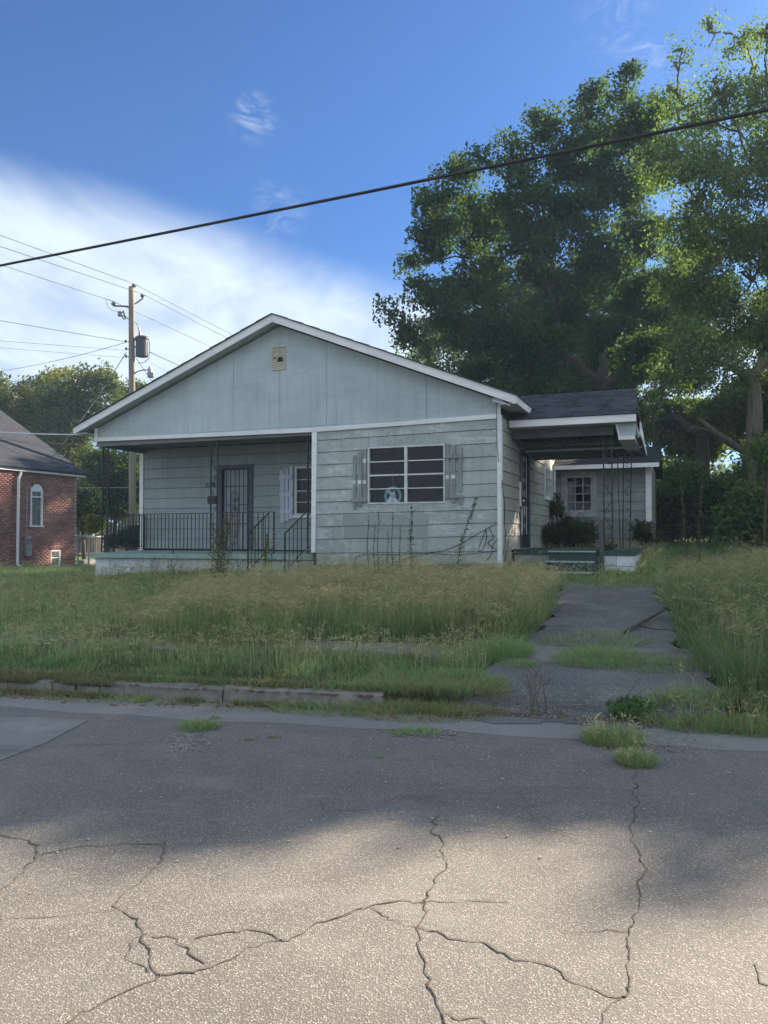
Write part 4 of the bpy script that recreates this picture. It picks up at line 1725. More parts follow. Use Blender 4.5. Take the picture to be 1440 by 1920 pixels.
MB().lathe((0.05, dv0 + 0.14, 2.28), [(0.02, 0), (0.028, 0.02), (0.02, 0.04)], 8, (1, 0, 0)).build('door_knob', TR, sdo)
mb = MB()
sbox(mb, dv0 - 0.09, dv0 - 0.06, 0.025, 0.06, 2.16, 2.66)
mb.build('door_trim', TR, HB)
lu, lz = HU(995, 876)
MB().lathe((0.06, lu, lz - .02), [(0.035, 0), (0.05, 0.03), (0.05, 0.08), (0.025, 0.11)], 10, (0.6, 0, -0.6)).build('porch_light', TR, HB)
MB().lathe((0.025, lu, lz + 0.02), [(0.05, 0), (0.05, 0.02)], 10, (1, 0, 0)).build('light_base', TR, HB)
mb = MB()
sbox(mb, sv0, sv0 + .07, 0.0, 0.05, sz0, sz1)
sbox(mb, sv1 - .07, sv1, 0.0, 0.05, sz0, sz1)
sbox(mb, sv0 + .07, sv1 - .07, 0.0, 0.05, sz1 - .07, sz1)
sbox(mb, sv0 + .07, sv1 - .07, 0.0, 0.06, sz0, sz0 + .1)
swf = mb.build('side_window', TR, HB)
mb = MB()
sbox(mb, sv0 + .07, sv1 - .07, -0.06, -0.055, sz0 + .1, sz1 - .07)
mb.build('pane', MT['black'], swf)
for k in range(1, 7):
    a = sv0 + .07 + (sv1 - sv0 - .14) * k / 7
    MB().bar((0.05, a, sz0 + .08), (0.05, a, sz1 - .05), 0.016).build('window_bar', TR, swf)
for z in (sz0 + 0.35, sz1 - 0.3):
    MB().bar((0.06, sv0 + .05, z), (0.06, sv1 - .05, z), 0.016).build('window_bar', TR, swf)
v_, z_ = HU(1040, 862)
v2_, z2_ = HU(1036, 965)
MB().tube([(0.06, 6.15, 3.35), (0.06, 6.1, 2.9), (0.06, 6.0, z2_ - .1), (0.12, 6.0, z2_ - .2)], 0.035, 8).build('downpipe', MT['alum'], HB)

# --- rear addition
AV = 6.55
au1, _ = H(1212, 900, AV)
rw0, rwz1 = H(1060, 893, AV)
rw1, rwz0 = H(1112, 960, AV)
RWIN = (rw0, rw1, rwz0, rwz1)
add = wallcore('addition_wall', TF_front(AV), 0.02, au1, 0.6, 3.5, [RWIN], 0.12, MT['gap_shade'], HB)
zz0 = H(1180, 922.5, AV)[1]
arow = [zz0 + 0.236 * k for k in range(-8, 4)]
arow = [(z, z) for z in arow if 0.8 < z < 3.30] + [(3.34, 3.34)]
siding(TF_front(AV), 0.03, au1 - 0.02, arow, [RWIN], MT['siding_rear_shade'], add, [[1.9], [], [1.5]])
MB().box(au1 - 0.02, au1 + 0.12, AV - 0.05, AV + .05, 1.0, 3.34).build('corner_board', TR, HB)
MB().box(au1 - 0.0, au1 + .118, AV + .051, AV + 3.5, 0.6, 3.40).build('addition_side_wall', MT['siding_side'], HB)
MB().box(0.02, au1, AV + 3.4, AV + 3.5, 0.6, 3.40).build('addition_rear_wall', MT['siding_side'], HB)
MB().box(0.13, au1, AV + .13, AV + 3.39, 3.36, 3.40).build('addition_ceiling', MT['interior'], HB)
rwo = window_grid('addition_window', TF_front(AV), RWIN, 3, 4, 0.05, 0.02, 0.02, MT['casing_shaded'], HB, oproj=0.03)
mb = MB()
cw0, cz1 = H(1052.5, 885, AV)
cw1, cz0_ = H(1119.5, 969, AV)
mb.box(cw0, rw0 - .002, AV - 0.05, AV - .02, cz0_, cz1)
mb.box(rw1 + .002, cw1, AV - 0.05, AV - .02, cz0_, cz1)
mb.box(rw0 - .002, rw1 + .002, AV - 0.05, AV - .02, rwz1 + .002, cz1)
mb.box(rw0 - .002, rw1 + .002, AV - 0.05, AV - .02, cz0_, rwz0 - .002)
mb.build('window_casing', MT['casing_shaded'], HB)
MB().box(rw0 + .02, rw0 + (rw1 - rw0) * 0.36, AV + 0.05, AV + 0.07, rwz0 + .05, rwz1 - 0.13).build('board_behind_pane', MT['curtain'], HB)
ae0, aez = H(1045, 873, AV - 0.45)
ae1, aez2 = H(1236, 865, AV - 0.45)
AZ = (aez + aez2) / 2
_, arz = H(1200, 838, AV + 1.3)
ar = MB()
ar.hexa([(0.04, AV - .43, AZ - 0.12), (ae1, AV - .43, AZ - 0.12), (ae1, AV + 1.3, arz - 0.12), (0.04, AV + 1.3, arz - 0.12),
         (0.04, AV - .43, AZ - 0.01), (ae1, AV - .43, AZ - 0.01), (ae1, AV + 1.3, arz - 0.01), (0.04, AV + 1.3, arz - 0.01)])
ar.hexa([(0.04, AV + 1.301, arz - 0.12), (ae1, AV + 1.301, arz - 0.12), (ae1, AV + 3.9, AZ - 0.12), (0.04, AV + 3.9, AZ - 0.12),
         (0.04, AV + 1.301, arz - 0.01), (ae1, AV + 1.301, arz - 0.01), (ae1, AV + 3.9, AZ - 0.01), (0.04, AV + 3.9, AZ - 0.01)])
aro = ar.build('addition_roof', MT['dark_under'], HB)
MB().box(0.04, ae1, AV - .452, AV - .431, AZ - 0.12, AZ - 0.012).build('fascia_board', TR, aro)
r = random.Random(12)
sh = MB()
for k in range(12):
    v0 = AV - .46 + 1.76 * k / 12
    z0 = AZ + (arz - AZ) * k / 12
    v1 = v0 + 1.76 / 12 + .01
    z1 = z0 + (arz - AZ) / 12
    u = 0.04
    while u < ae1 + .02:
        w = r.choice((0.16, 0.22, 0.3))
        lift = r.choice((0.006, 0.011, 0.016))
        b = min(u + w, ae1 + .03)
        sh.hexa([(u, v0, z0 - .003), (b - .003, v0, z0 - .003), (b - .003, v1, z1 - .006), (u, v1, z1 - .006),
                 (u, v0, z0 + lift), (b - .003, v0, z0 + lift), (b - .003, v1, z1 + .002), (u, v1, z1 + .002)])
        u += w
sh.build('shingle_courses', MT['shingle'], aro, kind='stuff')

# --- wreath hanging behind the glass
wr = thing('window_wreath', 'light blue ring with a white cloth star hanging behind the lower left panes', 'wreath', HW(0, 0, 0), HROT)
wc_u, wc_z = H(737, 930, 0.10)
ring = MB()
ring.tube([(wc_u + 0.155 * math.cos(a), 0.10, wc_z + 0.165 * math.sin(a)) for a in [2 * math.pi * i / 28 for i in range(29)]], 0.028, 8, False)
ring.build('ring', MT['blue_ring'], wr, smooth=True)
st = MB()
cx, cz = wc_u + 0.0, wc_z - 0.0
for (dx, dz, w) in ((-0.12, 0.13, 0.05), (0.06, 0.03, 0.09), (-0.10, -0.19, 0.07), (0.10, -0.19, 0.07)):
    p = Vector((cx + dx, 0.055, cz + dz))
    q = Vector((cx, 0.055, cz + 0.02))
    d = (p - q).normalized()
    s = Vector((d.z, 0, -d.x)) * w
    st.poly([q - s * .45, q + s * .45, p + s * .9, p - s * .9], (0, 0.018, 0))
st.build('cloth_star', MT['cloth'], wr)
MB().tube([(wc_u, 0.10, wc_z + 0.19), (wc_u + .01, 0.07, wc_z + 0.5)], 0.003, 4).build('hanging_cord', MT['cloth'], wr)

# --- loose cables on the wall
def hcable(name, pts, r_, label, mat='cable', v=-0.03, cat='cable'):
    P = []
    for i, p in enumerate(pts):
        vv = p[2] if len(p) > 2 else v
        u, z = H(p[0], p[1], vv)
        P.append(Vector((u, vv, z)))
    # smooth
    Q = []
    for i in range(len(P) - 1):
        p0 = P[max(i - 1, 0)]
        p3 = P[min(i + 2, len(P) - 1)]
        for k in range(5):
            t = k / 5
            a, b = P[i], P[i + 1]
            Q.append(0.5 * ((2 * a) + (-p0 + b) * t + (2 * p0 - 5 * a + 4 * b - p3) * t * t + (-p0 + 3 * a - 3 * b + p3) * t ** 3))
    Q.append(P[-1])
    W_ = [HW(q.x, q.y, q.z) for q in Q]
    o = W_[0].copy()
    mb = MB().tube([w - o for w in W_], r_, 5)
    ob = mb.build(name, MT[mat], None, smooth=True)
    ob.location = o
    tag(ob, label, cat)
    return ob


hcable('wall_cable', [(932, 981), (905, 995), (880, 1010), (840, 1030), (800, 1038), (760, 1048), (735, 1056)], 0.0055, 'black cable running down across the siding from the corner board')
hcable('wall_cable', [(662, 1060), (668, 1045), (690, 1039), (740, 1040), (800, 1037), (860, 1040), (930, 1033)], 0.005, 'long black cable drooping level along the foot of the siding')
hcable('wall_cable', [(911, 992), (912, 1010), (905, 1030), (897, 1032), (902, 1015), (911, 993)], 0.0055, 'black cable looped on the siding near the right corner')
hcable('wall_cable', [(917, 989), (925, 1008), (915, 1018), (935, 1034)], 0.006, 'thin black wire zigzagging left of the right corner board')
hcable('wall_cable', [(936, 1008), (925, 1020), (920, 1040), (912, 1050)], 0.006, 'short black wire curling below the zigzag wire at the corner')
hcable('wall_cable', [(932, 745, -.06), (931, 790, -.07), (932, 830, -.05), (935, 866, -.05)], 0.005, 'thin wire hanging from the eave down the right end of the siding')
hcable('corner_cable', [(941, 900, -.055), (943, 920, -.06), (946, 945, -.06), (946, 980, -.065), (948, 1010, -.06), (943, 1040, -.06)], 0.008, 'black cable tacked down the white corner board')

# ------------------------------------------------------------------ the red brick building on the left
CH = Vector((-12.0, 30.0, 0.0))             # its far right corner; local x = house x, y = house y
BH = thing('brick_building', 'red brick building with dark hipped roof, arched window and white gutter at the left edge', 'building',
           (CH.x, CH.y, 0), HROT)


def BW(px, py, u=0.0):                      # brick wall plane: local (v, z)
    r = ray(px, py)
    k = ((u * UX + CH) - CAM).dot(UX) / r.dot(UX)
    p = CAM + r * k
    return ((p - CH).dot(UY), p.z)


bz_e = BW(140, 893)[1]
BZ0 = 0.15
BV0 = -9.0
awv0, awz0 = BW(56, 985)
awv1, _ = BW(79, 985)
awzt = BW(68, 922)[1]
awr = (awv1 - awv0) / 2
awc = (awv1 + awv0) / 2
bwv0, bwz0 = BW(95, 1062)
bwv1, bwz1 = BW(113, 1031)
holes_b = [(awv0, awv1, awz0, awzt + awr * 0.55), (bwv0, bwv1, bwz0, bwz1)]
wallcore('mortar_wall', lambda a, o, z: (o - 0.012, a, z), BV0, 0.0, BZ0 - 0.3, bz_e + 0.1, holes_b, 0.2, MT['mortar'], BH)
MB().box(-6.6, -0.013, -0.22, 0.0, BZ0 - .3, bz_e + .1).build('end_wall', MT['mortar'], BH)


def bricks():
    V, Fc, Cc = [], [], []
    r = random.Random(4)
    ch_, bl, jt = 0.0677, 0.203, 0.010
    nrow = int((bz_e + 0.1 - BZ0) / ch_)

    def addb(x0, x1, y0, y1, z0, z1):
        n = len(V)
        V.extend([(x0, y0, z0), (x1, y0, z0), (x1, y1, z0), (x0, y1, z0), (x0, y0, z1), (x1, y0, z1), (x1, y1, z1), (x0, y1, z1)])
        for f in ((4, 5, 6, 7), (0, 1, 5, 4), (1, 2, 6, 5), (2, 3, 7, 6), (3, 2, 1, 0)):
            Fc.append(tuple(n + q for q in f))
        k = r.random()
        c = (0.31, 0.165, 0.145) if k < 0.5 else ((0.25, 0.135, 0.12) if k < 0.8 else (0.38, 0.215, 0.175))
        f = r.uniform(0.85, 1.15)
        Cc.extend([tuple(q * f for q in c)] * 8)
    for j in range(nrow):
        z0 = BZ0 + j * ch_
        z1 = z0 + ch_ - jt
        off = 0.107 * (j % 2)
        v = -off
        while v > BV0:
            a, b = v - bl, v
            hid = False
            for h in holes_b:
                if a < h[1] and b > h[0] and z0 < h[3] and z1 > h[2]:
                    hid = True
                    if a < h[0] - .03:
                        addb(-0.05, 0.0, a, h[0] - .004, z0, z1)
                    if b > h[1] + .03:
                        addb(-0.05, 0.0, h[1] + .004, b, z0, z1)
            if not hid:
                pr_ = r.uniform(-0.002, 0.002)
                if BV0 < a:
                    # pilaster: wall steps forward left of the downpipe
                    st = 0.0 if v > PIL else 0.06
                    addb(-0.05, st + pr_, a, b, z0, z1)
            v -= bl + jt
    # soldier arch over the window
    for i in range(15):
        an = math.pi * (i + 0.5) / 15
        cr = awr + 0.075
        cy, cz_ = awc + math.cos(an) * cr, awzt + math.sin(an) * cr * 0.95
        n = len(V)
        t = Vector((0, math.cos(an), math.sin(an)))
        s = Vector((0, -math.sin(an), math.cos(an)))
        cc = Vector((0.006, cy, cz_))
        w = 0.026
        for dx in (-0.05, 0.0):
            for (p, q) in ((-.06, -w), (.06, -w), (.06, w), (-.06, w)):
                V.append(tuple(cc + Vector((dx, 0, 0)) + t * p + s * q))
        for f in ((4, 5, 6, 7), (0, 1, 5, 4), (1, 2, 6, 5), (2, 3, 7, 6), (3, 0, 4, 7)):
            Fc.append(tuple(n + q for q in f))
        Cc.extend([(0.20, 0.075, 0.055)] * 8)
    # header course over the basement window
    y = bwv0 - 0.1
    while y < bwv1 + .1:
        addb(-0.05, 0.012, y, y + 0.06, bwz1 + 0.005, bwz1 + 0.19)
        y += 0.07
    Fl = np.array(Fc).reshape(-1)
    me = npmesh('brickwork', np.array(V), Fl, np.full(len(Fc), 4), MT['brick'], np.array(Cc))
    link('brickwork', me, BH, kind='stuff')


PIL = BW(25, 900)[0]
bricks()
# gutter, fascia, downpipe
MB().box(0.02, 0.16, BV0, 0.28, bz_e - 0.02, bz_e + 0.09).build('gutter', TR, BH)
MB().box(-0.2, 0.018, BV0, 0.26, bz_e + 0.0, bz_e + 0.085).build('eave_soffit', MT['soffit'], BH)
dpv, dpz = BW(31, 888)
MB().tube([(0.10, dpv + .1, bz_e), (0.10, dpv + .08, bz_e - 0.12), (0.12, dpv - 0.02, bz_e - 0.3), (0.12, dpv - .02, 0.55), (0.22, dpv + .06, 0.42)], 0.05, 8).build('downpipe', TR, BH)
# roof: gable end running up to the left, shingle courses
slr = 0.61
rf = MB()
RW = 6.8
rf.hexa([(0.2, BV0, bz_e + 0.05), (0.2, 0.3, bz_e + 0.05), (-RW, 0.3, bz_e + 0.05 + RW * slr), (-RW, BV0, bz_e + 0.05 + RW * slr),
         (0.2, BV0, bz_e + 0.12), (0.2, 0.3, bz_e + 0.12), (-RW, 0.3, bz_e + 0.12 + RW * slr), (-RW, BV0, bz_e + 0.12 + RW * slr)])
rfo = rf.build('roof', MT['shingle_far'], BH)
MB().poly([(-0.02, -0.001, bz_e + .0), (-RW, -0.001, bz_e + .0), (-RW, -0.001, bz_e + RW * slr)], (0, -0.2, 0)).build('gable_end', MT['mortar'], BH)
sh = MB()
r = random.Random(8)
ncr = 48
for k in range(ncr):
    u0 = 0.22 - (RW + 0.2) * k / ncr
    z0 = bz_e + 0.12 + (0.2 - u0) * slr
    u1 = u0 - (RW + .2) / ncr - 0.01
    z1 = bz_e + 0.12 + (0.2 - u1) * slr
    v = BV0
    while v < 0.3:
        w = r.choice((0.2, 0.3, 0.45))
        b = min(v + w, 0.31)
        lift = r.choice((0.008, 0.013, 0.019))
        sh.hexa([(u0, v, z0 - .002), (u0, b - .004, z0 - .002), (u1, b - .004, z1 - .004), (u1, v, z1 - .004),
                 (u0, v, z0 + lift), (u0, b - .004, z0 + lift), (u1, b - .004, z1 + .002), (u1, v, z1 + .002)])
        v += w
sh.build('shingle_courses', MT['shingle_far'], rfo, kind='stuff')
# arched window
aw = MB()
aw.box(-0.05, 0.03, awv0, awv0 + .06, awz0, awzt)
aw.box(-0.05, 0.03, awv1 - .06, awv1, awz0, awzt)
aw.box(-0.05, 0.05, awv0 - .03, awv1 + .03, awz0 - .06, awz0)
zmid = BW(68, 932)[1]
aw.box(-0.05, 0.025, awv0 + .06, awv1 - .06, zmid - .02, zmid + .03)
awo = aw.build('arched_window', TR, BH)
MB().poly([(-0.04, awc + awr * math.cos(math.pi * i / 12), awzt + awr * 1.0 * math.sin(math.pi * i / 12)) for i in range(13)], (0.06, 0, 0)).build('fanlight_panel', TR, awo)
MB().box(-0.045, -0.035, awv0 + .06, awv1 - .06, zmid + .03, awzt).build('pane', MT['glass_far'], awo)
MB().box(-0.045, -0.035, awv0 + .06, awv1 - .06, awz0, zmid - .02).build('pane', MT['glass_far'], awo)
zc1 = BW(68, 948)[1]
MB().box(-0.10, -0.09, awv0 + .06, awv1 - .06, zc1, zmid - .03).build('blind', MT['curtain'], awo)
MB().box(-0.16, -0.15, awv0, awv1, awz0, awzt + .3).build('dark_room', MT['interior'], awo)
# basement window with bars
bw = MB()
bw.box(-0.06, 0.01, bwv0, bwv0 + .03, bwz0, bwz1)
bw.box(-0.06, 0.02, bwv1 - .06, bwv1, bwz0, bwz1)
bw.box(-0.06, 0.01, bwv0 + .03, bwv1 - .06, bwz1 - .05, bwz1)
bw.box(-0.06, 0.01, bwv0 + .03, bwv1 - .06, (bwz0 + bwz1) / 2, (bwz0 + bwz1) / 2 + .03)
bw.box(-0.06, 0.01, bwv0 + .03, bwv1 - .06, bwz0, bwz0 + .04)
bwo = bw.build('basement_window', TR, BH)
MB().box(-0.09, -0.08, bwv0, bwv1, bwz0, bwz1).build('pane', MT['black'], bwo)
for k in range(1, 6):
    y = bwv0 + .03 + (bwv1 - bwv0 - .09) * k / 6
    MB().bar((0.0, y, bwz0 + .04), (0.0, y, bwz1 - .05), 0.016).build('window_bar', MT['steel'], bwo)
# electric meter and service mast
mv, mz = BW(48, 915)
mv2, mz2 = BW(50, 1005)
mast = thing('electric_meter', 'grey electric meter boxes with a service mast on the red brick wall', 'electric meter', tuple(CH), HROT)
MB().tube([(0.07, mv, mz2 + .2), (0.07, mv, mz), (0.09, mv + .04, mz + .06), (0.14, mv + .12, mz + .02)], 0.022, 8).build('mast', MT['steel'], mast)
a0, z1_ = BW(45, 1005)
a1, z0_ = BW(54, 1018)
MB().box(0.012, 0.12, a0, a1, z0_, z1_).build('meter_box', MT['steel'], mast)
MB().lathe((0.12, (a0 + a1) / 2, (z0_ + z1_) / 2), [(0.07, 0), (0.07, 0.05), (0.05, 0.08)], 12, (1, 0, 0)).build('meter_dial', MT['glass_far'], mast)
a0, z1_ = BW(44.5, 1020)
a1, z0_ = BW(55, 1042)
MB().box(0.012, 0.13, a0, a1, z0_, z1_).build('breaker_box', MT['steel'], mast)

# ------------------------------------------------------------------ utility pole and lines
PD = 32.0
pt = at(246.5, 538, PD)
pb = at(249.5, 1000, PD)
gz = tz(pb.x, pb.y)
PO = Vector((pb.x, pb.y, gz))
pole = thing('utility_pole', 'weathered wooden utility pole with transformer rising behind the porch', 'utility pole', PO)
top = pt - PO


def pp(px, py, d=PD):
    return at(px, py, d) - PO


n = 14
MB().tube([Vector((0, 0, -0.3)).lerp(top, i / n) for i in range(n + 1)], [0.155 - 0.04 * i / n for i in range(n + 1)], 14).build('shaft', MT['wood_pole'], pole, smooth=True)
PM = MT['cable_grey']
IN = MT['porcelain']


def insulator(px, py, d=PD, s=1.0):
    c = pp(px, py, d)
    return MB().lathe(c - Vector((0, 0, 0.14 * s)), [(0.02 * s, 0), (0.06 * s, 0.02 * s), (0.09 * s, 0.05 * s), (0.05 * s, 0.08 * s), (0.1 * s, 0.10 * s), (0.06 * s, 0.14 * s), (0.04 * s, 0.17 * s)], 10).build('insulator', IN, pole)


insulator(251, 533)
insulator(267, 552, PD + 0.4)
insulator(212.5, 567, PD - 0.4)
MB().bar(pp(250, 535) - Vector((0, 0, .1)), pp(249, 545) - Vector((0, 0, .1)), 0.03).build('pin', PM, pole)
MB().tube([pp(248, 572), pp(258, 567, PD + .2), pp(267, 560, PD + 0.4), pp(267.3, 553, PD + 0.4)], 0.035, 6).build('arm', PM, pole)
MB().tube([pp(244, 577), pp(238, 574.5, PD - .1), pp(213, 573.5, PD - 0.4), pp(212.5, 567, PD - 0.4)], 0.035, 6).build('arm', PM, pole)
# fused cut-out and lightning arrester
MB().tube([pp(231, 583), pp(235, 596)], 0.035, 6).build('cutout', PM, pole)
MB().lathe(pp(225, 593), [(0.09, 0), (0.11, 0.05), (0.09, 0.1), (0.11, 0.15), (0.08, 0.2)], 8).build('arrester', IN, pole)
mb = MB().tube([pp(223, 592), pp(234, 592), pp(240, 598), pp(244, 598)], 0.02, 5)
mb.tube([pp(229, 592), pp(232, 599), pp(236, 597)], 0.025, 5)
mb.build('bracket', PM, pole)
MB().tube([pp(198, 560, PD - .6), pp(202, 575), pp(210, 582), pp(221, 584)], 0.008, 4).build('jumper_wire', PM, pole)
# transformer
tc_ = pp(266, 669)
tq = MB().lathe(tc_, [(0.20, 0), (0.25, 0.01), (0.255, 0.05), (0.255, 0.72), (0.285, 0.73), (0.285, 0.79), (0.22, 0.85), (0.05, 0.87)], 20)
tq.build('transformer', MT['transformer'], pole, 'grey pole mounted transformer drum', smooth=False)
MB().tube([pp(262, 631), pp(262, 622), pp(259.5, 612)], [0.06, 0.045, 0.03], 8).build('bushing', IN, pole)
for py_ in (637, 650):
    MB().bar(pp(250, py_), pp(258, py_ + 1), 0.07, 0.05).build('hanger', PM, pole)
MB().tube([pp(259.5, 612), pp(256, 606), pp(250, 602)], 0.01, 4).build('jumper_wire', PM, pole)
MB().tube([pp(280, 640), pp(280.5, 658), pp(279, 672), pp(270, 680), pp(258, 681)], 0.014, 4).build('jumper_wire', PM, pole)
for (px, py) in ((236, 642), (236.5, 656), (236.5, 670)):
    MB().lathe(pp(px, py), [(0.035, 0), (0.05, 0.03), (0.05, 0.08), (0.03, 0.11)], 8).build('spool', PM, pole)
    MB().bar(pp(px, py - 1), pp(244, py - 1), 0.03).build('spool_bracket', PM, pole)
lamp = thing('street_lamp', 'small dusk to dawn street lamp on a curved arm on the wooden pole', 'street lamp', PO)
MB().tube([pp(250, 708), pp(253, 700), pp(259, 696), pp(270, 693.5), pp(278, 693.5)], 0.028, 6).build('arm', MT['steel'], lamp)
MB().lathe(pp(281, 697), [(0.09, 0), (0.09, 0.1), (0.05, 0.2), (0.03, 0.24)], 10).build('lamp_head', MT['steel'], lamp)
MB().lathe(pp(282.5, 708), [(0.11, 0), (0.14, 0.03), (0.15, 0.18), (0.11, 0.24)], 12).build('globe', MT['porcelain'], lamp)


def wire(a, b, sag, r_, label, mat='cable_grey', n=26, name='overhead_wire', ext=(0.0, 0.0)):
    d = b - a
    a2, b2 = a - d * ext[0], b + d * ext[1]
    pts = []
    for i in range(n + 1):
        t = i / n
        p = a2.lerp(b2, t)
        p.z -= sag * 4 * t * (1 - t)
        pts.append(p - a2)
    mb = MB().tube(pts, r_, 6)
    o = mb.build(name, MT[mat], None, smooth=True)
    o.location = a2
    tag(o, label, 'wire')
    return o


R_ = 0.011
wire(at(0, 441, 26.3), at(251, 532, PD), 0.0, R_, 'highest thin wire from the pole top leading left', ext=(0.6, 0))
wire(at(251, 532, PD), at(440, 630, 40), 0.0, R_, 'highest thin wire from the pole top running back over the house roof', ext=(0, 0.6))
wire(at(0, 462, 26.6), at(267, 551, PD + .4), 0.0, R_, 'second wire from the top leading left to the right arm of the pole', ext=(0.6, 0))
wire(at(267, 551, PD + .4), at(430, 636, 40), 0.0, R_, 'second wire from the top running back over the house roof', ext=(0, 0.6))
wire(at(0, 496, 26.3), at(212.5, 565, PD - .4), 0.0, R_, 'third wire from the top leading left from the left arm of the pole', ext=(0.6, 0))
wire(at(212.5, 565, PD - .4), at(395, 650, 40), 0.0, R_, 'third wire passing behind the pole down over the house roof', ext=(0, 0.6))
wire(at(0, 601, 27), at(236, 641, PD), 0.0, R_, 'thin wire meeting the pole beside the transformer from the left', ext=(0.5, 0))
wire(at(0, 639, 27), at(236, 657, PD), 0.0, 0.007, 'faint wire meeting the pole at its middle spool', ext=(0.5, 0))
wire(at(0, 652, 27), at(236, 671, PD), 0.0, 0.006, 'faint wire meeting the pole at its lowest spool', ext=(0.5, 0))
wire(at(5, 688, 44), at(236, 642, PD), 0.25, R_, 'wire rising from the far left trees to the upper spool', ext=(0.5, 0))
wire(at(105, 848, 29), at(237, 660, PD), 0.15, 0.016, 'twisted service cable dropping from the pole towards the brick building')
v_m, z_m = BW(50, 912)
wire(CH + UX * 0.16 + UY * (mv + .14) + Vector((0, 0, mz + .04)), at(105, 848, 29), 0.02, 0.014, 'last length of service cable reaching the meter mast over the roof edge')
wire(at(281, 660, PD), at(350, 690, 34), 0.03, 0.016, 'thick cable leaving the transformer to the right behind the gable', ext=(0, 1.0))
wire(at(253, 668, PD), at(287, 718, 33), 0.0, 0.012, 'cable slanting down to the right behind the street lamp', ext=(0, 1.0))
wire(at(253, 665, PD), at(330, 705, 36), 0.0, 0.006, 'faint wire slanting right just above the street lamp', ext=(0, 0.8))
wire(at(0, 806, 19), HW(-WID - 0.03, -0.05, 3.87), 0.06, 0.018, 'pale service cable reaching the left corner of the house', 'cable_white', ext=(0.8, 0))
wire(at(-40, 822, 21), at(210, 838, 24), 0.0, 0.007, 'thin dark wire just below the pale service cable', ext=(0.8, 0.1))
wire(at(-40, 860, 23), at(120, 873, 26), 0.0, 0.007, 'thin dark wire crossing in front of the dark shingle roof', ext=(0.8, 0))
wire(at(143, 915, 33), at(262, 914, 33), 0.0, 0.007, 'thin pale line stretched between brick building and house at window height', 'cable_white', ext=(0, 0.3))
# the heavy cable across the whole sky
a = at(0, 488, 8.7)
b = at(1440, 190, 5.55)
wire(a, b, 0.07, 0.0135, 'thick black cable crossing the whole sky in front of the house', 'cable', 60, 'heavy_cable', ext=(0.9, 0.9))

# ------------------------------------------------------------------ fences and walls in the background
wf = thing('board_fence', 'brown vertical board fence beyond the gap between brick building and porch', 'fence', at(150, 1030, 36))
a = at(143, 1030, 36)
b = at(262, 1026, 40)
zt_ = at(150, 1007, 36).z
zb_ = at(150, 1034, 36).z
d = (b - a)
d.z = 0
L_ = d.length
d.normalize()
o_ = wf.location.copy()
nb = int(L_ / 0.145)
for i in range(nb):
    p = a + d * (i * 0.145 + 0.07)
    hh = zt_ + random.Random(i).uniform(-.03, .03)
    MB().bar((p.x - o_.x, p.y - o_.y, zb_ - 0.25 - o_.z), (p.x - o_.x, p.y - o_.y, hh - o_.z), 0.13, 0.02, up=(d.x, d.y, 0)).build('board', MT['fence_wood'], wf)
MB().bar((a.x - o_.x, a.y - .05 - o_.y, zt_ - o_.z), (a.x + d.x * L_ - o_.x, a.y + d.y * L_ - .05 - o_.y, zt_ - o_.z), 0.08, 0.08).build('rail', MT['fence_wood'], wf)
MB().bar((a.x - o_.x, a.y - .06 - o_.y, zb_ - 0.1 - o_.z), (a.x + d.x * L_ - o_.x, a.y + d.y * L_ - .06 - o_.y, zb_ - .1 - o_.z), 0.1, 0.06).build('rail', MT['fence_wood'], wf)
# low broken block wall below it
lw = thing('low_block_wall', 'low crumbling pale block wall below the board fence', 'wall', at(150, 1058, 31.5))
o_ = lw.location.copy()
r = random.Random(17)
a = at(147, 1056, 31.5)
b = at(200, 1050, 33.5)
dd = (b - a) / 5
for i in range(7):
    for j in range(2):
        if j == 1 and r.random() < 0.25:
            continue
        p = a + dd * (i + 0.5 * (j % 2)) - o_
        q = p + dd * 0.97
        z = -0.25 + 0.21 * j
        MB().bar((p.x, p.y, z + .1), (q.x, q.y, z + .1 + r.uniform(-.02, .02)), 0.25, 0.2).build('block', MT['stone'], lw)


def chain_fence(name, label, pts, h, mat='steel', mesh_r=0.002, cell=0.11):
    root = thing(name, label, 'fence', Vector(pts[0]))
    o = Vector(pts[0])
    for p in pts:
        q = Vector(p) - o
        MB().tube([q - Vector((0, 0, 0.15)), q + Vector((0, 0, h + .04))], 0.03, 8).build('post', MT[mat], root)
    for a, b in zip(pts, pts[1:]):
        a, b = Vector(a) - o, Vector(b) - o
        MB().tube([a + Vector((0, 0, h)), b + Vector((0, 0, h))], 0.02, 8).build('top_rail', MT[mat], root)
        m = MB()
        L = (b - a).length
        nn_ = int(L / cell)
        k = int(h / cell)
        for i in range(-k, nn_ + 1):
            for s in (1, -1):
                x0, x1 = (i, i + k) if s == 1 else (i + k, i)
                z0, z1 = 0.05, h - .02
                # clip to span
                t0, t1 = 0.0, 1.0
                A, B = x0 / nn_, x1 / nn_

                def cl(A, B, z0, z1):
                    if A > B:
                        B, A, z1, z0 = A, B, z0, z1
                    if B <= 0 or A >= 1:
                        return None
                    if A < 0:
                        z0 = z0 + (z1 - z0) * (0 - A) / (B - A)
                        A = 0
                    if B > 1:
                        z1 = z0 + (z1 - z0) * (1 - A) / (B - A)
                        B = 1
                    return A, B, z0, z1
                c = cl(A, B, z0, z1)
                if c:
                    A, B, z0, z1 = c
                    pa = a.lerp(b, A) + Vector((0, 0, z0))
                    pb_ = a.lerp(b, B) + Vector((0, 0, z1))
                    if (pa - pb_).length > 0.03:
                        m.bar(pa, pb_, mesh_r * 2)
        m.build('wire_mesh', MT[mat], root, kind='stuff')
    return root


def gp(x, y):
    return Vector((x, y, tz(x, y)))


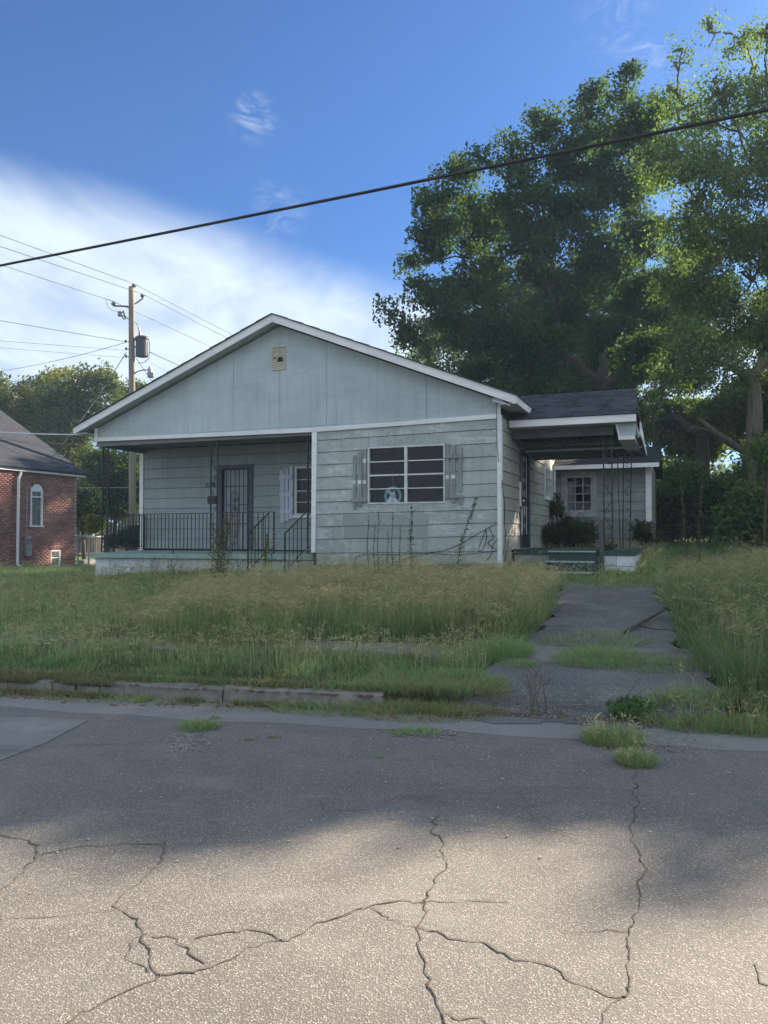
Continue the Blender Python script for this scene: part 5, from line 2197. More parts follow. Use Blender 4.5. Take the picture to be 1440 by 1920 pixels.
fz = at(1440, 985, 21)
pts = []
for px in (1232, 1290, 1385, 1480, 1580):
    p = at(px, 985, 22.5 - (px - 1232) * 0.004)
    pts.append(Vector((p.x, p.y, tz(p.x, p.y))))
hfen = at(1300, 985, 22).z - pts[1].z
chain_fence('chain_link_fence', 'chain link fence in the dark undergrowth at the right behind the side porch', pts, hfen, 'iron')
p0 = at(166, 1058, 31)
p1 = at(192, 1056, 33)
p2 = at(146, 1058, 30.5)
chain_fence('chain_link_fence', 'short chain link fence between the brick building and the porch corner',
            [gp(p2.x, p2.y), gp(p0.x, p0.y), gp(p1.x, p1.y)], 1.25)

# ------------------------------------------------------------------ trees and bushes
def leaves_np(C, size, droop, cols, rng, fold=0.25, aspect=1.9):
    """leaf blades: rhombus of 4 verts folded on its midrib (2 triangles)"""
    n = len(C)
    a = rng.uniform(0, 2 * np.pi, n)
    el = rng.normal(-droop, 0.5, n)
    d = np.stack([np.cos(a) * np.cos(el), np.sin(a) * np.cos(el), np.sin(el)], -1)
    rnd_ = rng.normal(size=(n, 3))
    s = np.cross(d, rnd_)
    s /= np.linalg.norm(s, axis=1, keepdims=True) + 1e-9
    nn_ = np.cross(d, s)
    L = (size * rng.uniform(0.6, 1.3, n))[:, None]
    Wd = L / aspect / 2
    p0 = C - d * L / 2
    p1 = C + s * Wd + nn_ * Wd * fold - d * L * 0.08
    p2 = C + d * L / 2
    p3 = C - s * Wd + nn_ * Wd * fold - d * L * 0.08
    V = np.stack([p0, p1, p2, p3], 1).reshape(-1, 3)
    i = np.arange(n)[:, None] * 4
    Fl = (i + np.array([0, 1, 2, 0, 2, 3])[None, :]).reshape(-1)
    sizes = np.full(n * 2, 3)
    col = np.repeat(cols, 4, 0)
    return V, Fl, sizes, col


def tree(name, label, base, blobs, leaf_n, leaf_size, c1, c2, seed, trunk_r=0.3, fork=0.3, clump=0.5, droop=0.3,
         bark='bark', sparse=1.0, group=None, per=70, cat='tree', hilite=None, trunk_top=None, lean=None, twigs=True):
    rng = np.random.default_rng(seed)
    r = random.Random(seed)
    base = Vector(base)
    root = thing(name, label, cat, base, 0, group)
    B = np.array([b[:6] for b in blobs], float)
    vol = (B[:, 3] * B[:, 4] * B[:, 5]) ** 0.8
    share = vol / vol.sum()
    if len(blobs[0]) > 6:
        dens = np.array([b[6] for b in blobs])
        share = share * dens
        share /= share.sum()
    Cs, Cols = [], []
    twig = MB()
    limbs = MB()
    cen = Vector(tuple((B[:, :3] * share[:, None]).sum(0)))
    zmin = B[:, 2].min()
    ftop = trunk_top or Vector((base.x * 0.4 + cen.x * 0.6, base.y * 0.4 + cen.y * 0.6, base.z + (cen.z - base.z) * fork * 2))
    ft = ftop - base
    # trunk
    npt = 7
    tp_ = [Vector((0, 0, -0.3)).lerp(ft, i / npt) + Vector((r.uniform(-.06, .06), r.uniform(-.06, .06), 0)) * trunk_r * 2 for i in range(npt + 1)]
    limbs.tube(tp_, [trunk_r * (1.25 if i == 0 else 1) * (1 - 0.35 * i / npt) for i in range(npt + 1)], 10)
    # limbs to blobs, forking through intermediate nodes
    order = sorted(range(len(blobs)), key=lambda i: (Vector(tuple(B[i, :3])) - ftop).length)
    nodes_ = [(ft, trunk_r * 0.62)]
    for i in order:
        t = Vector(tuple(B[i, :3])) - base
        # nearest existing node that is not beyond the target
        best = min(nodes_, key=lambda q: (q[0] - t).length + 0.35 * (q[0] - ft).length)
        st, rr = best
        dist = (t - st).length
        mid = st.lerp(t, 0.5) + Vector((r.uniform(-.1, .1), r.uniform(-.1, .1), 0.10)) * dist
        pts = []
        for k in range(8):
            s = k / 7
            pts.append((st * (1 - s) ** 2 + mid * 2 * s * (1 - s) + t * s * s) + Vector((r.uniform(-1, 1), r.uniform(-1, 1), r.uniform(-1, 1))) * 0.03 * dist * (0 if k in (0, 7) else 1))
        r0 = max(0.03, rr * 0.8)
        r1 = max(0.018, r0 * 0.5)
        limbs.tube(pts, [r0 + (r1 - r0) * k / 7 for k in range(8)], 7)
        nodes_.append((pts[3], r0 * 0.8))
        nodes_.append((t, r1))
    for i, b in enumerate(blobs):
        n_i = int(leaf_n * share[i])
        nc = max(3, n_i // per)
        bc = B[i, :3] - np.array(base)
        u = rng.normal(size=(nc, 3))
        u /= np.linalg.norm(u, axis=1, keepdims=True)
        rad = rng.uniform(0.25, 1.0, nc) ** 0.55
        cc = bc + u * rad[:, None] * B[i, 3:6]
        # twigs towards clumps
        if twigs:
            for q in cc[:min(nc, 22)]:
                qv = Vector(tuple(q))
                st = min(nodes_, key=lambda z: (z[0] - qv).length)[0]
                m_ = st.lerp(qv, 0.5) + Vector((r.uniform(-.2, .2), r.uniform(-.2, .2), r.uniform(0, .25)))
                twig.tube([st, m_, qv], [0.045, 0.026, 0.01], 4, False)
        cnum = rng.integers(int(per * 0.5), int(per * 1.5), nc)
        for q, m_ in zip(cc, cnum):
            cs = clump * rng.uniform(0.55, 1.25)
            p = np.clip(rng.normal(size=(m_, 3)), -1.5, 1.5) * np.array([cs, cs, cs * 0.6]) * 0.55
            p[:, 2] -= droop * 0.3 * (p[:, 0] ** 2 + p[:, 1] ** 2)
            Cs.append(q + p)
            k = rng.uniform(0, 1)
            base_c = np.array(c1) * (1 - k) + np.array(c2) * k
            if hilite is not None and rng.uniform() < hilite[1]:
                base_c = np.array(hilite[0])
            f = rng.uniform(0.7, 1.3, (m_, 1))
            Cols.append(base_c[None, :] * f)
    C = np.concatenate(Cs)
    K = np.concatenate(Cols)
    V, Fl, sz_, col = leaves_np(C, leaf_size, droop, K, rng)
    me = npmesh('crown', V, Fl, sz_, MT['leaf'], col)
    link('crown', me, root)
    limbs.build('trunk', MT[bark], root, smooth=True)
    if twigs:
        twig.build('twigs', MT[bark], root, kind='stuff')
    return root


def pxblob(px, py, rpx, d, ry=None, dens=1.0, flat=1.0):
    p = at(px, py, d)
    r_ = rpx * d / F
    return (p.x, p.y, p.z, r_, (ry or r_ * 1.1), r_ * flat, dens)


# big dark tree behind the house
rr = random.Random(31)
big = []
for (x, y, q) in [(738, 592, 26), (775, 640, 34), (812, 690, 24), (772, 500, 26), (812, 560, 50), (822, 440, 50), (818, 372, 42), (852, 322, 34), (900, 300, 26),
                  (898, 420, 62), (962, 292, 38), (980, 372, 58), (1022, 232, 36), (1058, 300, 52), (1098, 196, 36), (1128, 262, 48), (1172, 158, 32),
                  (1192, 232, 52), (1238, 206, 32), (900, 520, 66), (1000, 470, 66), (1080, 400, 66), (1160, 340, 60), (1222, 310, 50), (860, 620, 52), (950, 610, 66),
                  (1040, 560, 60), (1130, 500, 60), (1200, 440, 56), (900, 694, 44), (985, 700, 50), (1040, 650, 44), (1150, 640, 60), (1214, 560, 56), (1206, 668, 52)]:
    big.append(pxblob(x, y, q * 0.90, 27 + rr.uniform(-2.2, 2.2), dens=1.0))
tb = at(1128, 960, 26)
fk = at(1128, 735, 26)
tree('shade_tree', 'huge dark leafy tree towering behind the house roof', (tb.x, tb.y, tz(tb.x, tb.y)), big, 100000, 0.155,
     (0.042, 0.070, 0.030), (0.060, 0.095, 0.038), 5, 0.46, clump=0.56, droop=0.5, trunk_top=fk, per=110)
# lighter airy tree on the right
rt = []
for (x, y, q, dn) in [(1278, 92, 24, .35), (1330, 60, 28, .35), (1392, 78, 34, .45), (1436, 70, 30, .5), (1268, 172, 30, .5), (1300, 232, 44, .8), (1352, 180, 44, .8), (1420, 190, 50, .9),
                      (1260, 300, 44, .9), (1330, 320, 56, 1), (1410, 320, 56, 1), (1480, 260, 60, 1), (1290, 420, 50, 1), (1370, 440, 58, 1), (1445, 470, 56, 1), (1262, 520, 46, .8),
                      (1330, 560, 56, .9), (1410, 600, 56, 1), (1470, 640, 60, 1), (1290, 650, 46, .9), (1370, 690, 46, .8), (1250, 720, 36, .8), (1500, 420, 60, 1), (1540, 150, 60, .8), (1560, 560, 70, 1)]:
    rt.append(pxblob(x, y, q, 19.5 + rr.uniform(-1.6, 1.6), dens=dn))
tb = at(1425, 1010, 19)
fk = at(1412, 720, 19)
tree('willow_oak', 'tall airy yellow green tree at the right edge of the yard', (tb.x, tb.y, tz(tb.x, tb.y)), rt, 62000, 0.10,
     (0.095, 0.145, 0.062), (0.135, 0.175, 0.07), 6, 0.26, clump=0.55, droop=0.7, bark='bark_pale', trunk_top=fk, per=64)
# sunlit trees far behind on the right
def mass(name, label, px, py, d, wpx, hpx, n, ls, c1, c2, seed, base_py=None, nb=9, per=60, cl=0.6, group=None, cat='tree', tr=0.12, hil=None, depth=None, twigs=True):
    r_ = random.Random(seed)
    bl = []
    for i in range(nb):
        a = r_.uniform(0, 2 * math.pi)
        k = math.sqrt(r_.uniform(0, 1))
        x = px + math.cos(a) * k * wpx * 0.62
        y = py + math.sin(a) * k * hpx * 0.62
        q = r_.uniform(0.30, 0.5) * min(wpx, hpx)
        bl.append(pxblob(x, y, q, d + r_.uniform(-1, 1) * (depth or wpx * d / F * 0.4)))
    b = at(px, base_py or py + hpx, d)
    return tree(name, label, (b.x, b.y, min(tz(b.x, b.y), b.z)), bl, n, ls, c1, c2, seed, tr, clump=cl, per=per, group=group, cat=cat, hilite=hil, twigs=twigs)


GY = (0.12, 0.13, 0.03)
mass('far_tree', 'sunlit golden green tree glowing behind the rear addition', 1290, 800, 38, 95, 95, 16000, 0.22, (0.11, 0.13, 0.03), GY, 40, 990, 10)
mass('far_tree', 'dark green tree between the big tree and the airy tree', 1228, 640, 36, 80, 130, 14000, 0.2, (0.05, 0.08, 0.02), (0.07, 0.10, 0.03), 41, 990, 10)
mass('far_tree', 'green tree filling the gap low at the right edge', 1420, 800, 33, 100, 110, 14000, 0.2, (0.06, 0.09, 0.025), (0.10, 0.12, 0.03), 42, 990, 10)
mass('far_tree', 'low dark tree behind the side porch roof', 1100, 760, 36, 120, 60, 9000, 0.22, (0.05, 0.075, 0.02), (0.07, 0.09, 0.03), 43, 960, 8)
mass('far_tree', 'yellowish tree peeping over the roof right of the gable', 960, 745, 44, 90, 40, 6000, 0.25, (0.09, 0.11, 0.03), (0.12, 0.12, 0.03), 44, 960, 7)
# dark undergrowth on the right
for i, (x, y, d, w, h, lab) in enumerate([
        (1262, 930, 24, 60, 85, 'dark bush beside the white corner post of the addition'),
        (1330, 925, 23, 75, 90, 'dense dark bush behind the chain link fence, left of the pale branches'),
        (1410, 930, 21, 65, 95, 'dense dark bush at the right edge behind the fence'),
        (1460, 880, 19, 60, 95, 'dark tall bush cut by the right edge of the view'),
        (1310, 985, 25, 130, 34, 'low dark thicket along the fence line'),
        (1540, 930, 18, 90, 110, 'big dark bush just beyond the right edge'),
        (1408, 965, 17.5, 60, 60, 'dark bush in front of the fence near the right edge')]):
    mass('undergrowth_bush', lab, x, y, d, w, h, 9000, 0.13, (0.075, 0.125, 0.045), (0.11, 0.155, 0.055), 50 + i, 1012, 8, cat='bush', tr=0.05, cl=0.45)
mass('mimosa_sapling', 'bright green feathery sapling fronds at the right edge', 1428, 850, 14.5, 46, 20, 1100, 0.09, (0.07, 0.14, 0.03), (0.09, 0.17, 0.035), 59, 1020, 5, per=40, cl=0.3, cat='sapling', tr=0.03)
# leaning pale limb in the undergrowth
lp = [at(1312, 785, 21), at(1338, 808, 21), at(1368, 830, 21), at(1400, 850, 21.5), at(1420, 990, 21.5)]
lb = thing('fallen_limb', 'pale dead limb leaning through the dark undergrowth at the right', 'branch', lp[-1])
MB().tube([p - lp[-1] for p in lp], [0.05, 0.08, 0.11, 0.12, 0.14], 8).build('limb', MT['bark_pale'], lb, smooth=True)
MB().tube([p - lp[-1] for p in (lp[1], at(1300, 800, 21), at(1285, 812, 21))], [0.04, 0.03, 0.01], 6).build('side_branch', MT['bark_pale'], lb)

# left background trees
mass('background_tree', 'tall yellow green tree behind the dark roof of the brick building', 60, 768, 46, 125, 112, 30000, 0.20, (0.095, 0.115, 0.04), (0.13, 0.135, 0.045), 60, 990, 14, hil=((0.19, 0.17, 0.05), 0.2))
mass('background_tree', 'rounded grey green tree between the brick building and the pole', 150, 778, 44, 95, 125, 26000, 0.19, (0.075, 0.10, 0.04), (0.10, 0.12, 0.045), 61, 1000, 13, hil=((0.16, 0.15, 0.05), 0.12))
mass('background_tree', 'small tree standing behind the utility pole at the roof edge', 245, 735, 52, 36, 34, 5000, 0.20, (0.06, 0.085, 0.03), (0.08, 0.10, 0.035), 62, 1000, 7)
mass('background_tree', 'dark leafy tree seen under the porch eave', 215, 890, 38, 80, 90, 22000, 0.17, (0.04, 0.065, 0.022), (0.06, 0.085, 0.028), 63, 1010, 12)
mass('background_tree', 'dark tree at the far left edge above the roof ridge', -40, 730, 42, 60, 80, 9000, 0.2, (0.06, 0.08, 0.03), (0.08, 0.10, 0.035), 64, 1000, 8)
mass('background_tree', 'dark tree filling the gap right of the brick corner', 160, 940, 36, 45, 60, 9000, 0.15, (0.03, 0.05, 0.02), (0.045, 0.065, 0.024), 65, 1015, 8)
mass('garden_bush', 'yellow green bush left of the porch corner column', 178, 980, 33, 22, 18, 2600, 0.14, (0.13, 0.15, 0.03), (0.17, 0.18, 0.04), 66, 1012, 5, cat='bush', tr=0.04, cl=0.3)
mass('garden_bush', 'dark bush behind the left end railing of the porch', 232, 1005, 27, 45, 25, 4000, 0.11, (0.03, 0.055, 0.018), (0.04, 0.07, 0.02), 67, 1040, 6, cat='bush', tr=0.04, cl=0.3)
mass('porch_shrub', 'dense dark green shrub growing behind the side porch slab', 1068, 1006, 18.6, 66, 32, 11000, 0.07, (0.030, 0.060, 0.016), (0.045, 0.085, 0.022), 68, 1048, 16, cat='shrub', tr=0.03, cl=0.24, per=45)
mass('porch_shrub', 'wispy shrub climbing beside the rear window of the addition', 1048, 945, 19.4, 16, 34, 900, 0.06, (0.045, 0.08, 0.02), (0.06, 0.10, 0.03), 69, 1010, 5, cat='shrub', tr=0.03, cl=0.22, per=25)
mass('porch_shrub', 'thin leafy growth right of the addition corner post', 1200, 1005, 18.4, 44, 34, 1700, 0.055, (0.035, 0.06, 0.018), (0.05, 0.08, 0.022), 70, 1048, 9, cat='shrub', tr=0.03, cl=0.25, per=30)
mass('vine_clump', 'leafy vine at the foot of the weathered newel post', 1135, 1045, 14.6, 17, 28, 800, 0.055, (0.05, 0.09, 0.025), (0.07, 0.11, 0.03), 71, 1078, 5, cat='vine', tr=0.012, cl=0.14, per=25)

# trees beyond the right of the view: their shade lies over the yard and the road
src = None
for o in COL.objects:
    if o.name == 'shade_tree':
        src = o
rb = []  # crown shaped as a flat-topped screen to set the shade edge on the road
rq = random.Random(77)
for i in range(13):
    xx = -3.0 + 6.0 * i / 12
    rb.append((17.7 + xx, 20.5 + rq.uniform(-.4, .4), 11.95 + rq.uniform(-.12, .12) - 0.05 * abs(xx), 1.2, 0.9, 0.95, 1.4))
    for zz in (10.3, 8.4, 6.6, 4.9):
        rb.append((17.7 + xx + rq.uniform(-.3, .3), 20.5 + rq.uniform(-.8, .8), zz + rq.uniform(-.4, .4), 1.3, 1.0, 1.2, 1.0))
row0 = tree('shade_row_tree', 'flat topped tree shaped to shade the road, just beyond the right edge', (17.7, 20.5, tz(17.7, 20.5)), rb, 60000, 0.17,
            (0.042, 0.070, 0.030), (0.060, 0.095, 0.038), 78, 0.22, clump=0.42, per=90, twigs=False)
ORD = ['first', 'second', 'third', 'fourth', 'fifth', 'sixth', 'seventh', 'eighth', 'ninth', 'tenth']
for n_, x in enumerate((15.0, 20.3, 22.9, 25.5, 28.1, 30.7, 33.3, 35.9)):
    c = clone(row0)
    c.location = (x, 20.5 + rq.uniform(-.15, .15), tz(x, 20.5))
    c.rotation_euler = (0, 0, rq.uniform(-.12, .12))
    c['label'] = ORD[n_] + ' unseen tree shaped to shade the road, in the row beyond the right edge'
SHADE = [  # copies of the big tree, some added only to cast shade
         (18.0, 28.5, 0.78, 2.6, 'taller tree inside the wood beyond the right edge'),
         (24.5, 26.0, 0.70, 0.4, 'second taller tree inside the wood beyond the right edge'),
         (8.5, 43.5, 1.05, 0.0, 'dark tree added far behind the big dark tree to shade the brick building'),
         (13.5, 44.5, 1.08, 0.4, 'hidden tree added behind the big dark tree to shade the brick building'),
         (22.0, 34.0, 0.82, 1.4, 'unseen tree added beyond the right edge to shade the far grass'),
         (15.0, 36.0, 0.95, 5.4, 'dark tree deep in the wood right of the big tree'),
         (-14.0, -31.0, 0.5, 0.3, 'street tree across the road behind the viewer, leftmost'),
         (-3.0, -33.0, 0.55, 2.0, 'street tree across the road behind the viewer, left of the middle'),
         (8.0, -31.0, 0.5, 4.0, 'street tree across the road behind the viewer, right of the middle'),
         (19.0, -33.0, 0.52, 5.2, 'street tree across the road behind the viewer, rightmost')]
for (x, y, sc_, rz_, lab) in SHADE:
    c = clone(src)
    c.location = (x, y, tz(x, y))
    c.rotation_euler = (0, 0, rz_)
    c.scale = (sc_, sc_, sc_)
    c['label'] = lab


def far_woods():
    rng = np.random.default_rng(99)
    n = 45000
    x = rng.uniform(-130, 150, n)
    y = 105 + rng.uniform(-8, 8, n) - np.abs(x) * 0.15
    top_ = 7 + 4 * vnoise(x, y * 0, 0.06, 5) + 2.5 * vnoise(x, y * 0, 0.21, 6)
    z = rng.uniform(0, 1, n) ** 0.8 * top_
    k = rng.uniform(0, 1, (n, 1))
    V, Fl, S, C = leaves_np(np.stack([x, y, z], -1), 1.1, 0.3, (np.array((0.05, 0.08, 0.03)) * (1 - k) + np.array((0.08, 0.10, 0.04)) * k), rng, aspect=1.4)
    o = link('far_woods', npmesh('far_woods', V, Fl, S, MT['leaf'], C), kind='stuff')
    o['label'] = 'distant band of woodland along the horizon'
    o['category'] = 'woods'


far_woods()
# thin volume added over the whole place to stand in for lens veil
hz = bpy.data.materials.new('lens_veil_air')
hz.use_nodes = True
nt = hz.node_tree
nt.nodes.clear()
ho = nt.nodes.new('ShaderNodeOutputMaterial')
hv = nt.nodes.new('ShaderNodeVolumePrincipled')
hv.inputs['Color'].default_value = (0.50, 0.75, 1.0, 1)
hv.inputs['Density'].default_value = 0.0011
hv.inputs['Anisotropy'].default_value = 0.0
nt.links.new(hv.outputs[0], ho.inputs['Volume'])
MB().box(-280, 280, -140, 440, -1.1, 26.0).build('lens_veil', hz, None, None, 'stuff')

# ------------------------------------------------------------------ grass
def blades(P, h, w, rng, cb, ct, lean=0.35, wind=(0.0, 0.0)):
    """each blade: 5 verts, bent; colours base -> tip"""
    n = len(P)
    a = rng.uniform(0, 2 * np.pi, n)
    ln = np.abs(rng.normal(0, lean, n)) * h
    dx = np.cos(a) * ln + wind[0] * h
    dy = np.sin(a) * ln + wind[1] * h
    fa = rng.uniform(0, 2 * np.pi, n)
    sx, sy = np.cos(fa) * w / 2, np.sin(fa) * w / 2
    z0 = np.zeros(n)
    base = P
    m = base + np.stack([dx * 0.35, dy * 0.35, h * 0.6], -1)
    tip = base + np.stack([dx, dy, h * rng.uniform(0.72, 1.0, n)], -1)
    S = np.stack([sx, sy, z0], -1)
    V = np.stack([base - S, base + S, m - S * 0.8, m + S * 0.8, tip], 1).reshape(-1, 3)
    i = np.arange(n)[:, None] * 5
    Fl = (i + np.array([0, 1, 3, 0, 3, 2, 2, 3, 4])[None, :]).reshape(-1)
    mid = cb * 0.45 + ct * 0.55
    col = np.stack([cb, cb, mid, mid, ct], 1).reshape(-1, 3)
    return V, Fl, np.full(n * 3, 3), col


def seedheads(P, h, rng, ct, spread=0.05, wind=(0, 0), k=6):
    """stem with a loose panicle of fine spikelets at its end"""
    n = len(P)
    a = rng.uniform(0, 2 * np.pi, n)
    ln = np.abs(rng.normal(0, 0.35, n)) * h
    tip = P + np.stack([np.cos(a) * ln + wind[0] * h, np.sin(a) * ln + wind[1] * h, h], -1)
    mid = P + (tip - P) * np.array([0.35, 0.35, 0.65])
    fa = rng.uniform(0, 2 * np.pi, n)
    S = np.stack([np.cos(fa), np.sin(fa), np.zeros(n)], -1) * 0.0017
    V = [np.stack([P - S, P + S, mid - S, mid + S, tip], 1)]
    Fo = [0, 1, 3, 0, 3, 2, 2, 3, 4]
    sp = []
    for j in range(k):
        t = 1 - 0.28 * j / k
        q = mid + (tip - mid) * t if t > 0 else mid
        q = P + (tip - P) * 1.0 * t if False else mid + (tip - mid) * (0.25 + 0.75 * t - 0.0)
        d = rng.normal(size=(n, 3)) * spread
        d[:, 2] = np.abs(d[:, 2]) * 0.6 + 0.01
        s2 = rng.normal(size=(n, 3)) * 0.0045
        sp.append(np.stack([q, q + d * 0.6 + s2, q + d], 1))
        b = 5 + 3 * j
        Fo += [b, b + 1, b + 2]
    V = np.concatenate(V + sp, 1)
    nv = V.shape[1]
    V = V.reshape(-1, 3)
    i = np.arange(n)[:, None] * nv
    Fl = (i + np.array(Fo)[None, :]).reshape(-1)
    return V, Fl, np.full(n * (len(Fo) // 3), 3), np.repeat(ct, nv, 0)


def joined(parts):
    V, Fl, S, C = [], [], [], []
    o = 0
    for v, f, s, c in parts:
        V.append(v)
        Fl.append(f + o)
        S.append(s)
        C.append(c)
        o += len(v)
    return np.concatenate(V), np.concatenate(Fl), np.concatenate(S), np.concatenate(C)


GREEN1 = np.array((0.185, 0.295, 0.125))
GREEN2 = np.array((0.28, 0.37, 0.165))
GREEN3 = np.array((0.155, 0.28, 0.125))
STRAW = np.array((0.46, 0.41, 0.24))
TAN = np.array((0.28, 0.24, 0.14))

drive_poly = [(p.x, p.y) for p in DRIVE]
# footprint of house, in local coordinates
def in_house(x, y, m=0.0):
    dx, dy = x - C0.x, y - C0.y
    u = dx * UX.x + dy * UX.y
    v = dx * UY.x + dy * UY.y
    a = (u > -WID - 0.02 - m) & (u < 0.05 + m) & (v > -0.0 - m) & (v < 11)
    b = (u >= 0) & (u < SU1 - .03 + m) & (v > SV0 + .05 - m) & (v < 3.2)
    b2 = (u > -4.9) & (u < -3.9) & (v > -1.1) & (v < 0)
    c = (u >= 0) & (u < au1 + .1) & (v > AV) & (v < AV + 3.5)
    d = (u > su0) & (u < su1) & (v > SV0 - .8) & (v < SV0)
    dx, dy = x - CH.x, y - CH.y
    u = dx * UX.x + dy * UX.y
    e = (u < 0.05)& (dx * UY.x + dy * UY.y < 0.3)
    return a | b | b2 | c | d | e


mound_px = [(232, 1150), (300, 1128), (385, 1108), (560, 1085), (760, 1080), (1020, 1080), (1062, 1108), (1050, 1150), (1010, 1190), (930, 1216), (700, 1212), (480, 1218), (330, 1215), (240, 1190)]
mound = [G(*p) for p in mound_px]
mound_poly = [(p.x, p.y) for p in mound]
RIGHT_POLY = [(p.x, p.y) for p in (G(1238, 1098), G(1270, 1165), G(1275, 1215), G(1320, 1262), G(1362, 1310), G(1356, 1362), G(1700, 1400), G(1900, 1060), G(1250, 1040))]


def visible(x, y, z, m=60):
    # drop blades that could never show (keeps the count down)
    Yc = y * math.cos(PITCH)
    px = 720 + F * x / np.maximum(y, .1)
    return (px > -m - 120) & (px < 1440 + m + 160)


def scatter(n, x0, x1, y0, y1, seed):
    rng = np.random.default_rng(seed)
    x = rng.uniform(x0, x1, n)
    y = rng.uniform(y0, y1, n)
    return x, y, rng


def grass():
    parts_short, parts_tall, parts_right, parts_far = [], [], [], []
    # --- verge and lawn
    x, y, rng = scatter(560000, -9.5, 8.0, 5.0, 19.0, 1)
    t = tdist(x, y)
    px = 720 + F * x / np.maximum(y, .1)
    ok = (t > 0.12) & (~inpoly(drive_poly, x, y)) & (~in_house(x, y)) & (px > -90) & (px < 1530)
    # density falls with distance, patches
    dn = vnoise(x, y, 1.3, 2)
    dist = np.hypot(x, y)
    keep = rng.uniform(0, 1, len(x)) < np.clip(1.0 - (dist - 7) / 22, 0.35, 1) * np.clip(0.55 + dn, 0.3, 1)
    # kerb edge: sparse, dead
    keep &= ~((t < 0.28) & (rng.uniform(0, 1, len(x)) < 0.4))
    # overgrown walk: thin here and there
    walk = (t > 1.42) & (t < 2.05)
    keep &= ~(walk & (px > 560) & (px < 1300) & (rng.uniform(0, 1, len(x)) < 0.93 * (vnoise(x, y, 1.1, 31) > 0.38)))
    ok &= keep
    x, y, t, px, walk = x[ok], y[ok], t[ok], px[ok], walk[ok]
    n = len(x)
    z = terr(x, y)
    inm = inpoly(mound_poly, x, y)
    inr = inpoly(RIGHT_POLY, x, y)
    h = 0.07 + 0.13 * vnoise(x, y, 1.4, 3) + 0.07 * vnoise(x, y, 5.0, 4)
    verge = (t < 1.45)
    h = np.where(verge, 0.05 + 0.14 * vnoise(x, y, 2.4, 5) + 0.07 * vnoise(x, y, 6.0, 45), h)
    h = np.where(t < 0.35, h * 0.45, h)
    h = np.where(walk, h * 0.55, h)
    # rougher to the left below the porch is shorter and greener
    # tall mound
    dm = np.zeros(n)
    hm = 0.34 + 0.24 * vnoise(x, y, 1.6, 6) + 0.1 * vnoise(x, y, 3.3, 7)
    h = np.where(inm, hm, h)
    hr = 0.40 + 0.35 * vnoise(x, y, 0.9, 8) + 0.1 * vnoise(x, y, 3.3, 9)
    h = np.where(inr, hr, h)
    yt = np.interp(px, [200, 230, 300, 385, 480, 560, 700, 1000, 1060], [1165, 1150, 1120, 1094, 1080, 1070, 1065, 1066, 1090])
    capm = 1.55 - (yt - 1005) / F * y + 0.36 * (vnoise(x, y, 2.1, 21) - 0.66) + 0.16 * (vnoise(x, y, 6.0, 23) - 0.5) - z
    h = np.where(inm, np.clip(capm, 0.10, h), h)
    yr = np.interp(px, [1230, 1290, 1440], [1095, 1062, 1035])
    capr = 1.55 - (yr - 1005) / F * y + 0.25 * (vnoise(x, y, 1.6, 22) - 0.55) + 0.15 * (vnoise(x, y, 6.0, 24) - 0.5) - z
    h = np.where(inr, np.clip(capr, 0.10, h), h)
    hm = np.minimum(hm, h)
    hr = np.minimum(hr, h)
    hu = (x - C0.x) * UX.x + (y - C0.y) * UX.y
    hv = (x - C0.x) * UY.x + (y - C0.y) * UY.y
    h = np.where((hu > 0.1) & (hu < 2.7) & (hv > -2.0) & (hv < SV0), h * 0.45, h)
    h = h * rng.uniform(0.55, 1.08, n)
    k = np.clip(0.5 + 1.6 * (vnoise(x, y, 1.7, 10)[:, None] - 0.5), 0, 1)
    cb = GREEN1 * (1 - k) + GREEN3 * k
    k2 = rng.uniform(0, 1, (n, 1))
    ct = GREEN1 * (1 - k2) + GREEN2 * k2
    dryp = np.where(inm, 0.36, np.where(inr, 0.11, np.where(t < 0.5, 0.42, np.where(verge, 0.16, 0.08))))
    dryp = dryp * (0.1 + 1.8 * vnoise(x, y, 1.1, 12)) * np.where(inm, 0.55 + 0.9 * np.clip((t - 2.6) / 2.0, 0, 1), 1.0)
    dry = (rng.uniform(0, 1, n) < dryp)[:, None]
    ct = np.where(dry, STRAW * (0.7 + 0.5 * k2), ct)
    cb = np.where(dry & (rng.uniform(0, 1, (n, 1)) < 0.4), TAN * 0.7, cb)
    f = rng.uniform(0.6, 1.35, (n, 1)) * (0.72 + 0.56 * vnoise(x, y, 2.6, 61)[:, None])
    w = np.where(inm | inr, 0.0055, 0.0075) * rng.uniform(0.6, 1.4, n) * np.clip(dist[ok] / 9, 1, 2)
    P = np.stack([x, y, z - 0.01], -1)
    wx = 1.3 * (vnoise(x, y, 3.1, 51) - 0.5) + 0.8 * (vnoise(x, y, 9.0, 52) - 0.5)
    wy = 1.3 * (vnoise(x, y, 3.1, 53) - 0.5) + 0.8 * (vnoise(x, y, 9.0, 54) - 0.5)
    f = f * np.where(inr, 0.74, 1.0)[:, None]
    V, Fl, S, C = blades(P, h, w, rng, cb * f, ct * f, 0.65, (wx, wy))
